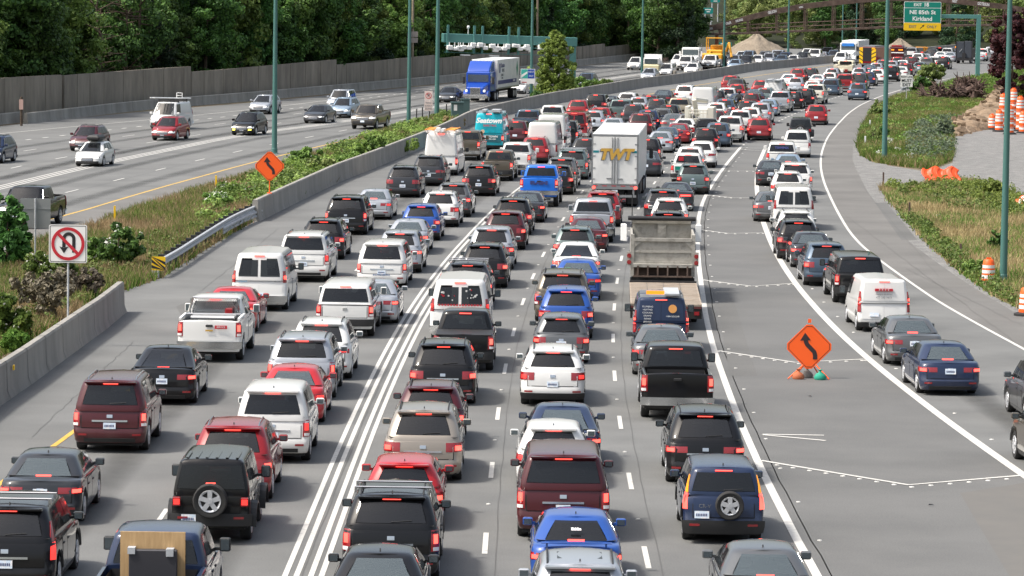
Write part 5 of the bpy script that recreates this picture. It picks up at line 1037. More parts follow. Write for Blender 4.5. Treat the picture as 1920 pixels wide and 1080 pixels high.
def patch(mb, fn, u0, u1, v0, v1, nu=4, nv=3, off=.006, thick=.02, trim=None):
    """grid on a surface function, raised by off, with a folded rim"""
    e = .01; P = [[None]*(nu+1) for _ in range(nv+1)]; Q = [[None]*(nu+1) for _ in range(nv+1)]
    for j in range(nv+1):
        for i in range(nu+1):
            fu, fv = i/nu, j/nv; v = v0+(v1-v0)*fv; a, b = (trim(fv) if trim else (u0, u1)); u = a+(b-a)*fu
            p = fn(u, v); n = (fn(u+e, v)-p).cross(fn(u, v+e)-p)
            if n.length < 1e-9: n = Vector((0, -1, 0))
            n.normalize(); P[j][i] = p; Q[j][i] = n
    c = sum((P[j][i] for j in (0, nv) for i in (0, nu)), Vector())/4
    out = 1
    ctr = Vector((0, 2.4, .8))
    if Q[nv//2][nu//2].dot(P[nv//2][nu//2]-ctr) < 0: out = -1
    vs = []
    for k in (off, off-thick):
        for j in range(nv+1):
            for i in range(nu+1): vs.append(P[j][i]+Q[j][i]*out*k)
    w = nu+1; h = (nu+1)*(nv+1); fs = []
    for j in range(nv):
        for i in range(nu): a = j*w+i; fs.append((a, a+1, a+w+1, a+w))
    rim = [j*w for j in range(nv+1)], [j*w+nu for j in range(nv+1)], list(range(w)), [nv*w+i for i in range(w)]
    for ln in rim:
        for a, b in zip(ln, ln[1:]): fs.append((a, b, b+h, a+h))
    mb.add(vs, fs); return mb

def wheel_meshes(R, truck=False):
    k = ('wheel', round(R, 3), truck)
    if k in MESHES: return MESHES[k]
    w = .24 if not truck else .28; rot = Matrix.Rotation(pi/2, 4, 'Y'); r = R*.66
    t = MB().lathe([(r*.9, -w/2+.03), (r, -w/2+.005), (R*.93, -w/2), (R, -w/2+.03), (R, w/2-.03), (R*.93, w/2), (r, w/2-.005), (r*.9, w/2-.03)], 22, rot)
    m = MB(); m.lathe([(.001, w/2-.022), (r*.80, w/2-.026), (r*.88, w/2-.004), (r*.97, w/2+.004), (r*1.0, w/2-.01)], 22, rot, False)
    for i in range(5 if not truck else 8):
        a = 2*pi*i/(5 if not truck else 8); Mr = Matrix.Rotation(a, 4, 'X')
        m.box(w/2-.024, w/2+.004, -.05, .05, .03, r*.9, Mr)
    m.lathe([(.07, w/2-.02), (.065, w/2+.012), (.001, w/2+.014)], 10, rot); m0_ = MB()
    for i in range(5 if not truck else 8):
        a = 2*pi*(i+.5)/(5 if not truck else 8); Mr = Matrix.Rotation(a, 4, 'X'); m0_.prism([(-.12*r, .36*r), (.12*r, .36*r), (.25*r, .78*r), (-.25*r, .78*r)], w/2-.03, w/2-.018, Matrix.Rotation(a, 4, 'X') @ Matrix.Rotation(-pi/2, 4, 'Z'))
    MESHES[k] = (t.mesh('tyre', 50), m.mesh('rim', 40), m0_.mesh('rim_gap')); return MESHES[k]
def zp0(P, hi): return P['clr']+(hi-P['clr'])*.52
def proto(kind, light=None, opts=(), lod=0):
    """list of (name, mesh, material key or 'paint', location, parent index)"""
    key = (kind, light, tuple(sorted(opts)), lod)
    if key in MESHES: return MESHES[key]
    P = dict(KIND[kind]); light = light or P['light']; S = Shape(P); out = []; W = S.hw; L = P['L']; hi = S.top(0)
    lit = 'red_lit' if 'off' not in opts else 'red_off'; ft = 'front' in opts
    bk = ('body', kind)
    if bk not in MESHES: MESHES[bk] = body_mesh(S, 'body')
    def add(n, me, m, loc=(0, 0, 0), par=None): out.append((n, me, m, loc, par)); return len(out)-1
    add('body', MESHES[bk], 'paint')
    ub = MB().box(-W+.13, W-.13, .16, L-.25, .20 if P['clr'] < .3 else .3, hi*.68 if not P.get('bed') else .72).box(-W+.3, W-.3, .1, .2, P['clr']+.02, .5)
    add('underbody', ub.mesh('underbody'), 'dark')
    m = MB(); a_, b_ = P['yr0']+.06, P['yf0']-.12; n_ = 8
    for k in range(n_): y0, y1 = a_+(b_-a_)*k/n_, a_+(b_-a_)*(k+1)/n_; x = W*.88; m.add([(-x, y0, S.top(y0)+.05), (x, y0, S.top(y0)+.05), (x, y1, S.top(y1)+.05), (-x, y1, S.top(y1)+.05)], [(0, 1, 2, 3)])
    ca = add('cabin', m.mesh('cabin'), 'dark')
    if lod < 2 and P.get('split') != 2:
        ys_ = [P['yf1']-.45] + ([P['yr1']+1.15] if not P.get('gl') and not P.get('bed') else ([P['yr1']-.05] if P.get('gl') else []))+([P['yr1']+2.2] if kind in ('van', 'min') else [])
        for j, ysx in enumerate(ys_):
            for xs in (-.38, .38):
                zb_ = S.top(ysx); m = MB(); m.box(xs-.24, xs+.24, ysx-.08, ysx+.08, zb_-.05, zb_+.17 if j == 0 else zb_+.10, c=.04); m.box(xs-.13, xs+.13, ysx-.06, ysx+.06, zb_+.12, zb_+.33 if j == 0 else zb_+.24, c=.04); add('seat', m.mesh('seat'), 'seat', par=ca)
    gm = 'glass_light' if P.get('gl') and 'tint' not in opts else 'glass'
    # windows
    v0, v1 = P['rwin']; w0 = S.grn_out(v0)[2]-P['gc']*1.05; w1 = S.grn_out(v1)[2]-P['gc']*1.0
    if P.get('split') == 1:
        for sg in (-1, 1):
            m = MB(); patch(m, lambda a, v: S.grn_end(a, v), 0, 0, v0, v1, 4, 3, trim=lambda f: ((.05*sg, (w0+(w1-w0)*f)*sg)))
            add('rear_window', m.mesh('rear_window', 40), 'glass')
    elif P.get('split') != 2:
        m = MB(); patch(m, lambda a, v: S.grn_end(a, v), 0, 0, v0, v1, 8, 3, trim=lambda f: (-(w0+(w1-w0)*f), w0+(w1-w0)*f)); wi = add('rear_window', m.mesh('rear_window', 40), gm)
        if kind in ('suv', 'suv2', 'suv3', 'exp', 'hat', 'min', 'wag', 'crv', 'lux') and lod == 0:
            p = S.grn_end(.0, v0+.05); q = S.grn_end(.42, v0+.09); add('wiper', MB().tube(p+Vector((0, -.02, 0)), q+Vector((0, -.025, 0)), .012, .009, 5).mesh('wiper'), 'black', par=wi)
    wv = .12
    fw0 = S.grn_out(.08)[2]-.20; fw1 = S.grn_out(.92)[2]-.18
    m = MB(); patch(m, lambda a, v: S.grn_end(a, v, True), 0, 0, .08, .93, 8, 3, trim=lambda f: (-(fw0+(fw1-fw0)*f), fw0+(fw1-fw0)*f)); add('windshield', m.mesh('windshield', 40), 'glass')
    yr0, yf0, _ = S.grn_out(.1); yr1, yf1, _ = S.grn_out(.86)
    cuts = [0, .34, .67, 1] if kind not in ('cou', 'pk', 'pks') else [0, .45, 1]
    if kind in ('spr', 'con', 'cvan'): cuts = [.70, 1]
    for sg in (-1, 1):
        a0, a1 = yr0+.26+P['gc']*1.5, yr1+.20+P['gc']*1.5; b0, b1 = yf0-.30, yf1-.12
        if kind == 'jeep': a0, a1 = yr0+.32, yr1+.32; b0, b1 = yf0-.12, yf1-.1
        for c0, c1 in zip(cuts, cuts[1:]):
            g = .018; m = MB()
            patch(m, lambda y, v: S.side_grn(y, v, sg), 0, 0, .12, .86, 3, 2, trim=lambda f: ((a0+(a1-a0)*f)+((b0+(b1-b0)*f)-(a0+(a1-a0)*f))*(c0+g), (a0+(a1-a0)*f)+((b0+(b1-b0)*f)-(a0+(a1-a0)*f))*(c1-g)))
            add('side_window', m.mesh('side_window', 40), 'glass')
    # rear panel / tailgate with its seam
    if lod == 0:
        if P.get('bed'):
            m = MB(); patch(m, S.rear_low, -W+.17, W-.17, P['clr']+.36, hi-.02, 6, 3, .012, .03); tg = add('tailgate', m.mesh('tailgate', 35), 'paint')
            add('handle', MB().box(-.11, .11, -.03, .03, hi-.17, hi-.10, c=.01).mesh('handle'), 'black', par=tg)
        elif P.get('split'):
            for sg in (-1, 1):
                m = MB(); patch(m, S.rear_low, .012*sg, (W-.14)*sg, .48, hi-.02, 3, 3, .010, .03); add('rear_door', m.mesh('rear_door', 35), 'paint')
                if P['split'] == 2:
                    m = MB(); patch(m, lambda a, v: S.grn_end(a, v), 0, 0, .03, .88, 3, 4, .010, .03, trim=lambda f: (.012*sg, (W-.17-.06*f)*sg)); add('rear_door', m.mesh('rear_door', 35), 'paint')
        else:
            zt0 = P['clr']+(hi-P['clr'])*.46; m = MB(); patch(m, S.rear_low, -W+.20, W-.20, zt0-.018, hi-.035, 6, 3, .003, .03); add('tailgate_seal', m.mesh('tailgate_seal', 35), 'dark')
            m = MB(); patch(m, S.rear_low, -W+.22, W-.22, zt0, hi-.05, 6, 3, .010, .03); add('tailgate' if not P.get('gl') else 'boot_lid', m.mesh('tailgate', 35), 'paint')
            ze = P['clr']+(hi-P['clr'])*(.80 if kind != 'crv' else .9); m = MB(); patch(m, S.rear_low, -.075, .075, ze-.04, ze+.04, 4, 2, .026, .02); add('emblem', m.mesh('emblem', 40), 'chrome')
            if kind in ('exp', 'lux', 'big', 'suv2', 'min') or 'chromebumper' in opts: m = MB(); patch(m, S.rear_low, -.46, .46, zp0(P, hi)+.10, zp0(P, hi)+.145, 6, 1, .026, .02); add('chrome_strip', m.mesh('chrome_strip', 40), 'chrome')
            for sg in (-1, 1): m = MB(); zr = P['clr']+.20; patch(m, S.rear_low, (W-.36)*sg, (W-.14)*sg, zr, zr+.05, 2, 1, .03 if kind not in ('suv', 'suv3', 'wag', 'crv', 'jeep') else .06, .02); add('reflector', m.mesh('reflector', 40), 'red_off')
        if kind in ('suv', 'suv3', 'wag', 'crv', 'pkc', 'exp'):
            for sg in (-1, 1):
                m = MB(); patch(m, lambda y, z: S.side_low(y, z, sg), P['wheel'][0]+P['R']+.08, P['wheel'][1]-P['R']-.08, P['clr']-.01, P['clr']+.11, 3, 1, .014, .03); add('sill_cladding', m.mesh('sill_cladding', 35), 'black')
                for wy in P['wheel']:
                    m = MB(); R = P['R']+.075; a = [pi*(.04+.92*k/10) for k in range(11)]; x = sg*(W*1.0+.004); vs = []
                    for t_ in a: vs += [(x, wy+R*cos(t_), P['R']+R*sin(t_)), (x+sg*.012, wy+(R+.05)*cos(t_), P['R']+(R+.05)*sin(t_)), (x-sg*.03, wy+(R-.01)*cos(t_), P['R']+(R-.01)*sin(t_))]
                    m.add(vs, [f for k in range(10) for f in ((k*3, k*3+1, k*3+4, k*3+3), (k*3, k*3+3, k*3+5, k*3+2))]); add('arch_trim', m.mesh('arch_trim', 60), 'black')
        for sg in (-1, 1):
            for c0, c1 in ((yr0+.75, (yr0+yf0)/2+.05), ((yr0+yf0)/2+.09, yf0-.25)):
                if kind in ('spr', 'con', 'van', 'cvan') and c0 < 2.5: continue
                m = MB(); c0 = max(c0, P['wheel'][0]+P['R']+.06); c1 = min(c1, P['wheel'][1]-P['R']-.1)
                if c1-c0 < .3: continue
                m0 = MB(); patch(m0, lambda y, z: S.side_low(y, z, sg), c0-.015, c1+.015, P['clr']+.115, S.top(2.5)-.04, 3, 4, .003, .03); add('door_seal', m0.mesh('door_seal', 35), 'dark')
                patch(m, lambda y, z: S.side_low(y, z, sg), c0, c1, P['clr']+.13, S.top(2.5)-.05, 3, 4, .009, .03); di = add('door', m.mesh('door', 35), 'paint')
                x = S.side_low(c0+.15, S.top(2.5)-.16, sg).x; add('handle', MB().box(x-.02, x+.02, c0+.06, c0+.24, S.top(2.5)-.19, S.top(2.5)-.155).mesh('handle'), 'black', par=di)
    # bumpers
    bm_ = 'chrome' if kind in ('pk', 'van', 'cvan') or 'chromebumper' in opts else ('black' if (kind in ('suv', 'suv3', 'jeep', 'crv', 'wag', 'spr', 'pks', 'con', 'pkc')) else None)
    zb0, zb1 = P['clr']+.02, P['clr']+.17
    if kind in ('pk', 'pkc', 'van', 'pks', 'cvan'): zb0, zb1 = P['clr']+.10, P['clr']+.33
    if kind in ('jeep', 'crv'): zb0, zb1 = P['clr']+.05, P['clr']+.30
    if bm_:
        m = MB(); patch(m, S.rear_low, -W-.02, W+.02, zb0, zb1, 12, 2, .05, .12); add('bumper', m.mesh('bumper', 40), bm_)
    elif lod == 0:
        m = MB(); patch(m, S.rear_low, -W*.7, W*.7, zb0+.02, zb1-.04, 6, 1, .02, .05); add('diffuser', m.mesh('diffuser', 40), 'black')
    if ft:
        m = MB(); patch(m, lambda a, z: S.rear_low(a, z, True), -W*.8, W*.8, zb0, zb1, 8, 2, .03, .08); add('front_bumper', m.mesh('front_bumper', 40), 'black')
    # plate
    zp = {'sed': .74, 'fst': .70, 'cou': .58, 'hat': .66}.get(kind, P['clr']+(hi-P['clr'])*.52)
    px = 0
    if kind in ('jeep', 'crv'): px = -.48; zp = P['clr']+.20 if kind == 'jeep' else .66
    if kind in ('pk', 'pks', 'pkc'): zp = zb0+.11
    if kind in ('van', 'spr', 'con'): zp = .62; px = -.0 if kind == 'van' else -.35
    m = MB(); patch(m, S.rear_low, px-.16, px+.16, zp-.08, zp+.08, 2, 1, .03 if px == 0 else .06, .03); pi_ = add('licence_plate', m.mesh('licence_plate'), 'plate')
    if lod == 0:
        m = MB(); rnd = random.Random(len(key[1] or '')+len(kind)*7)
        for k in range(7): a = px-.125+k*.036; patch(m, S.rear_low, a, a+.022, zp-.03, zp+.025, 1, 1, .034 if px == 0 else .064, .002)
        add('characters', m.mesh('characters'), 'plate_ink', par=pi_)
    # tail lamps
    zs = lambda f: P['clr']+(hi-P['clr'])*f
    for sg in (-1, 1):
        def lamp(a0, a1, z0, z1, mk, name='tail_light', fn=S.rear, nu=4, nv=3, off=.016): m = MB(); patch(m, fn, a0*sg, a1*sg, z0, z1, nu, nv, off, .04); return add(name, m.mesh(name, 40), mk)
        if light == 'h':
            i = lamp(W-.52, W+.22, zs(.70), zs(.88), 'red_off'); lamp(W-.20, W+.02, zs(.73), zs(.83), lit, 'lamp', off=.022); out[-1] = out[-1][:4]+(i,)
        elif light == 'L':
            i = lamp(W-.40, W+.16, zs(.66), zs(.92), 'red_off'); lamp(W-.17, W+.0, zs(.71), zs(.84), lit, 'lamp', off=.022); out[-1] = out[-1][:4]+(i,)
        elif light == 'sq':
            i = lamp(W-.30, W+.14, zs(.68), zs(.96), 'red_off'); lamp(W-.19, W-.03, zs(.74), zs(.87), lit, 'lamp', off=.022); out[-1] = out[-1][:4]+(i,)
        elif light == 'v':
            i = lamp(W-.17, W+.03, zs(.50), zs(.97), 'red_off'); lamp(W-.12, W-.03, zs(.68), zs(.88), lit, 'lamp', off=.024); out[-1] = out[-1][:4]+(i,)
            lamp(W-.13, W-.0, zs(.52), zs(.60), 'clear', 'reversing_lamp', off=.024); out[-1] = out[-1][:4]+(i,)
        elif light == 'pillar':
            lamp(W-.09, W+.05, .78, 1.12, lit); lamp(W-.10, W+.04, 1.13, 1.50, 'amber' if kind == 'crv' else 'red_off', 'indicator_lamp'); 
        elif light == 'hi':
            i = lamp(W-.13, W+.03, zs(.86), zs(1.0)+.30, 'red_off'); lamp(W-.10, W+.01, zs(.95), zs(1.0)+.12, lit, 'lamp', off=.022); out[-1] = out[-1][:4]+(i,)
        elif light == 'lo':
            i = lamp(W-.12, W+.03, .68, 1.28, 'red_off'); lamp(W-.10, W+.01, .80, 1.0, lit, 'lamp', off=.022); out[-1] = out[-1][:4]+(i,)
        elif light == 'pill':
            i = lamp(W-.10, W+.04, .72, 1.45, 'red_off', nv=5); lamp(W-.08, W+.02, 1.0, 1.2, lit, 'lamp', off=.022); out[-1] = out[-1][:4]+(i,)
        elif light == 'jeep':
            i = add('tail_light', MB().box(min(sg*(W-.20), sg*(W-.03)), max(sg*(W-.20), sg*(W-.03)), -.06, .05, .84, 1.04, c=.015).mesh('tail_light'), 'red_off')
            add('lamp', MB().box(min(sg*(W-.18), sg*(W-.05)), max(sg*(W-.18), sg*(W-.05)), -.068, -.05, .88, 1.0).mesh('lamp'), lit, par=i)
        elif light == 'bar':
            i = lamp(.16, W-.06, zs(.74), zs(.90), 'red_off'); lamp(.26, W-.16, zs(.78), zs(.86), lit, 'lamp', off=.022); out[-1] = out[-1][:4]+(i,)
        if ft or lod == 0:
            zf = S.top(L); z0, z1 = zf-.12, zf+.02
            F = lambda a, z: S.rear_low(a, z, True)
            m = MB(); patch(m, F, (W-.50)*sg, (W+.02)*sg, zf-.20 if kind not in ('sed', 'hat', 'fst') else zf-.13, zf-.03, 4, 2, .015, .05); hl = add('headlight', m.mesh('headlight', 40), 'clear')
            if ft:
                m = MB(); patch(m, F, (W-.40)*sg, (W-.22)*sg, zf-.15, zf-.06, 2, 2, .022, .03); add('lamp', m.mesh('lamp', 40), 'head', par=hl)
            if 'fog' in opts:
                m = MB(); patch(m, F, (W-.42)*sg, (W-.20)*sg, P['clr']+.18, P['clr']+.28, 2, 2, .03, .05); add('fog_light', m.mesh('fog_light'), 'fog')
    if ft or lod == 0:
        zf = S.top(L); F = lambda a, z: S.rear_low(a, z, True)
        m = MB(); patch(m, F, -W+.52, W-.52, zf-.30, zf-.06, 6, 2, .014, .04); gi = add('grille', m.mesh('grille', 40), 'black')
        if ft:
            m = MB()
            for k in range(3): patch(m, F, -W+.56, W-.56, zf-.28+k*.075, zf-.262+k*.075, 6, 1, .024, .02)
            add('chrome_bar', m.mesh('chrome_bar'), 'chrome', par=gi)
            m = MB(); patch(m, F, -.16, .16, zf-.48, zf-.34, 2, 1, .03, .03); add('licence_plate', m.mesh('licence_plate'), 'plate')
    # high brake lamp
    if lit == 'red_lit' and not ft:
        if P.get('gl'): m = MB(); patch(m, lambda a, v: S.grn_end(a, v), -.17, .17, .10, .16, 3, 1, .014, .02)
        elif kind == 'jeep': m = MB().box(-.1, .1, -.10, .0, 1.30, 1.36)
        else: m = MB(); vb = .905 if P['H'] < 2.3 else .95; patch(m, lambda a, v: S.grn_end(a, v), -.19, .19, vb, vb+.035, 3, 1, .03, .04)
        add('high_brake_light', m.mesh('high_brake_light'), 'red_lit')
    # spoiler lip over the rear glass
    if lod == 0 and kind in ('suv', 'suv2', 'suv3', 'exp', 'big', 'lux', 'wag', 'hat', 'min'):
        p = S.grn_end(0, .97); w = S.grn_out(.95)[2]-.06
        m = MB(); m.prism([(-w, p.z-.015), (w, p.z-.015), (w*.97, p.z+.02), (-w*.97, p.z+.02)], p.y-.11, p.y+.12); add('spoiler', m.mesh('spoiler', 30), 'paint')
    if 'wing' in opts:
        m = MB(); m.box(-W+.2, W-.2, .05, .18, hi+.12, hi+.14, c=.008); m.box(-W+.3, -W+.34, .09, .15, hi-.02, hi+.125); m.box(W-.34, W-.3, .09, .15, hi-.02, hi+.125); add('rear_wing', m.mesh('rear_wing'), 'paint')
    if lod == 0 or P['rails']:
        if P['rails'] and 'norail' not in opts:
            for sg in (-1, 1):
                w = S.grn_out(1)[2]-.10; pts = []
                for k in range(7): y = P['yr1']+.18+(P['yf1']-P['yr1']-.5)*k/6; pts.append(Vector((sg*w, y, S.roofz(y)+(.055 if 0 < k < 6 else .0))))
                add('roof_rail', MB().path(pts, .018, 6).mesh('roof_rail', 50), 'chrome' if 'chromerail' in opts else 'black')
        if 'crossbar' in opts:
            for y in (P['yr1']+.6, P['yr1']+1.4): add('cross_bar', MB().tube((-W+.2, y, S.roofz(y)+.09), (W-.2, y, S.roofz(y)+.09), .022, n=6).box(-W+.2, -W+.26, y-.04, y+.04, S.roofz(y)-.02, S.roofz(y)+.1).box(W-.26, W-.2, y-.04, y+.04, S.roofz(y)-.02, S.roofz(y)+.1).mesh('cross_bar'), 'chrome')
        if lod == 0 and kind not in ('jeep', 'van', 'spr', 'pk', 'pkc', 'con', 'pks', 'cou'):
            y = P['yr1']+.25; z = S.roofz(y); add('antenna', MB().prism([(0, 0), (.17, 0), (.03, .075)], -.012, .012, Matrix.Translation((0, y, z+.005)) @ Matrix.Rotation(pi/2, 4, 'Z')).mesh('antenna'), 'black')
            if 'sunroof' in opts: add('sunroof', MB().box(-.42, .42, y+.35, y+1.15, z+.028, z+.038, c=.003).mesh('sunroof'), 'glass')
    # mirrors
    if lod < 2:
        for sg in (-1, 1):
            y = S.grn_out(.2)[1]-.28; z = S.top(y)+.07; x0 = S.grn_out(.1)[2]-.02; bigm = kind in ('pk', 'van', 'spr', 'jeep', 'pkc', 'con')
            m = MB(); h = .27 if bigm else .165; wd = .21; gap = .10 if bigm else .045
            Mx = Matrix.Translation((sg*x0, y, z)) @ Matrix.Scale(sg, 4, (1, 0, 0))
            m.box(0, gap+.05, -.02, .04, -.01, .05, Mx); m.box(gap, gap+wd, -.035, .085, -.03, h-.03, Mx, c=.025)
            mi = add('mirror', m.mesh('mirror', 30), 'paint' if kind not in ('van', 'spr', 'jeep', 'con') and sg*W and 'blackmirror' not in opts else 'black')
            if lod == 0: add('mirror_glass', MB().box(gap+.025, gap+wd-.025, -.04, -.03, -.005, h-.055, Mx).mesh('mirror_glass'), 'glass_light', par=mi)
    # wheels
    tm, rm, gm_ = wheel_meshes(P['R'])
    for wy in P['wheel']:
        for sg in (-1, 1):
            i = add('wheel', tm, 'rubber', (sg*(W-.135), wy, P['R'], 0 if sg > 0 else pi))
            if lod < 2: add('rim', rm, 'rim', (0, 0, 0), i)
            if lod == 0: add('rim_gap', gm_, 'dark', (0, 0, 0), i)
    if P.get('flares'):
        for wy in P['wheel']:
            for sg in (-1, 1):
                m = MB(); R = P['R']; pts = []
                for k in range(9): a = pi*k/8; pts.append((wy+(R+.10)*cos(a), R+(R+.08)*sin(a)*.95))
                x0, x1 = sorted((sg*(W-.05), sg*(W+.12)))
                for (ya, za), (yb, zb) in zip(pts, pts[1:]): m.add([(x0, ya, za), (x1, ya, za-.02), (x1, yb, zb-.02), (x0, yb, zb), (x0, ya, za-.05), (x1, ya, za-.07), (x1, yb, zb-.07), (x0, yb, zb-.05)], [(0, 1, 2, 3), (4, 7, 6, 5), (0, 4, 5, 1), (3, 2, 6, 7), (1, 5, 6, 2), (0, 3, 7, 4)])
                add('wheel_flare', m.mesh('wheel_flare', 40), 'black')
    if P.get('spare'):
        sx, sz = P['spare']; tm2, rm2, gm2 = wheel_meshes(P['R']-.04); i = add('spare_wheel', tm2, 'rubber', (sx, -.14, sz, -pi/2)); add('rim', rm2, 'rim', (0, 0, 0), i); add('rim_gap', gm2, 'dark', (0, 0, 0), i)
    if kind == 'jeep':
        m = MB()
        for k in range(6): x = -.55+.22*k; m.box(x-.03, x+.03, P['yr1']+.1, P['yr1']+1.2, S.roofz(1)+.028, S.roofz(1)+.045)
        add('hardtop', m.mesh('hardtop'), 'paint')
    if P.get('bed'):
        fl = P['clr']+.385; m = MB(); x = W-.105-.09; y0, y1 = .135, P['bed']-.02; zt = S.top(1)-.05
        vs = [(-x, y0, fl), (x, y0, fl), (x, y1, fl), (-x, y1, fl), (-x, y0, zt), (x, y0, zt), (x, y1, zt), (-x, y1, zt)]
        if 'cover' in opts: add('bed_cover', MB().box(-W+.06, W-.06, .06, P['bed']-.02, S.top(1)+.008, S.top(1)+.035, c=.01).mesh('bed_cover'), 'black')
        elif 'toolbox' in opts: add('tool_box', MB().box(-W+.10, W-.10, P['bed']-.55, P['bed']-.05, S.top(1)-.2, S.top(1)+.14, c=.02).mesh('tool_box'), 'chrome')
        add('bed_liner', MB().add(vs, [(0, 1, 2, 3), (0, 4, 5, 1), (1, 5, 6, 2), (2, 6, 7, 3), (3, 7, 4, 0)]).mesh('bed_liner'), 'dark' if 'liner' in opts or 'cover' in opts else 'black')
    if P.get('canopy'):
        m = MB(); zc = hi+.012
        patch(m, S.rear_low, -W+.10, W-.10, hi-.05, hi-.02, 6, 1, .016, .03); patch(m, lambda y, z: S.side_low(y, z, 1), .15, 2.0, hi-.05, hi-.02, 3, 1, .012, .02); patch(m, lambda y, z: S.side_low(y, z, -1), .15, 2.0, hi-.05, hi-.02, 3, 1, .012, .02)
        add('canopy_rail', m.mesh('canopy_rail', 40), 'black')
    MESHES[key] = out; return out
def instance(out, root, pnt):
    made = []; dim = random.random() < .22
    for n, me, mk, loc, par in out:
        o = bpy.data.objects.new(n, me); COL.objects.link(o)
        if not me.materials: me.materials.append(M['dark'])
        if mk == 'red_lit' and n != 'high_brake_light' and dim: mk = 'red_dim'
        sl_ = o.material_slots[0]; sl_.link = 'OBJECT'; sl_.material = pnt if mk == 'paint' else M[mk]
        o.parent = made[par] if par is not None else root; o.location = loc[:3]
        if len(loc) > 3: o.rotation_euler = (0, 0, loc[3])
        made.append(o)
    return made
CARS = []
NAMES = dict(suv='suv', suv2='suv', suv3='suv', exp='suv', big='large_suv', lux='large_suv', wag='estate_car', hat='hatchback', sed='sedan', fst='sedan', cou='coupe', crv='suv', jeep='off_road_suv',
             min='minivan', cvan='cargo_van', van='passenger_van', spr='cargo_van', con='small_van', pk='pickup_truck', pks='pickup_truck', pkc='canopy_pickup_truck')
CATS = dict(large_suv='suv', estate_car='estate car', off_road_suv='suv', passenger_van='van', cargo_van='van', small_van='van', pickup_truck='pickup truck', canopy_pickup_truck='pickup truck', suv='suv')
RE_, RF_ = LN_E[::-1], LN_F[::-1]
RLINES = [LN_A, LN_B, LN_C, LN_D, LN_DF, smooth_line([(1388, 277), (1410, 258)]), BAR2]
XLINES = [RE_, RF_]
LLINES = [LL_Y, LL_T, LL_A, LL_B, LL_C, LL_D, LL_E]
def place_frame(px, py, h, yoff, lines, rev=False, dz=0.0, yaw=0):
    m = G(px, py, h); m.z = 0
    f = heading(m, lines) or Vector((0, 1, 0)); f.z = 0; f.normalize()
    if yaw: f = Matrix.Rotation(radians(yaw), 3, 'Z') @ f
    if rev: f = -f
    return m-f*yoff, atan2(-f.x, f.y)
def car(px, py, kind, colr, label, opts='', light=None, lane='R', yaw=0, sc=1.0):
    P = KIND[kind]; o_ = set(opts.split()); rev = lane == 'L'
    if rev: o_ |= {'front', 'off'}; yo = P['yf1']-.05
    else: yo = P['yr1']+.03
    loc, rz = place_frame(px, py, P['H']*sc, yo*sc, dict(R=RLINES, X=XLINES, L=LLINES)[lane], rev, yaw=yaw)
    d = loc.y; lod = 0 if d < 230 else (1 if d < 400 else 2)
    nm = NAMES[kind]; grp = {'R': 'vehicles queuing on the main lanes', 'X': 'vehicles in the exit lane', 'L': 'oncoming vehicles across the median'}[lane]
    r = empty(nm, loc, rz, label, CATS.get(nm, nm.replace('_', ' ')), grp)
    if sc != 1: r.scale = (sc, sc, sc)
    instance(proto(kind, light, tuple(o_ - {'x'}), lod), r, PAINT[colr])
    CARS.append((r, kind)); return r
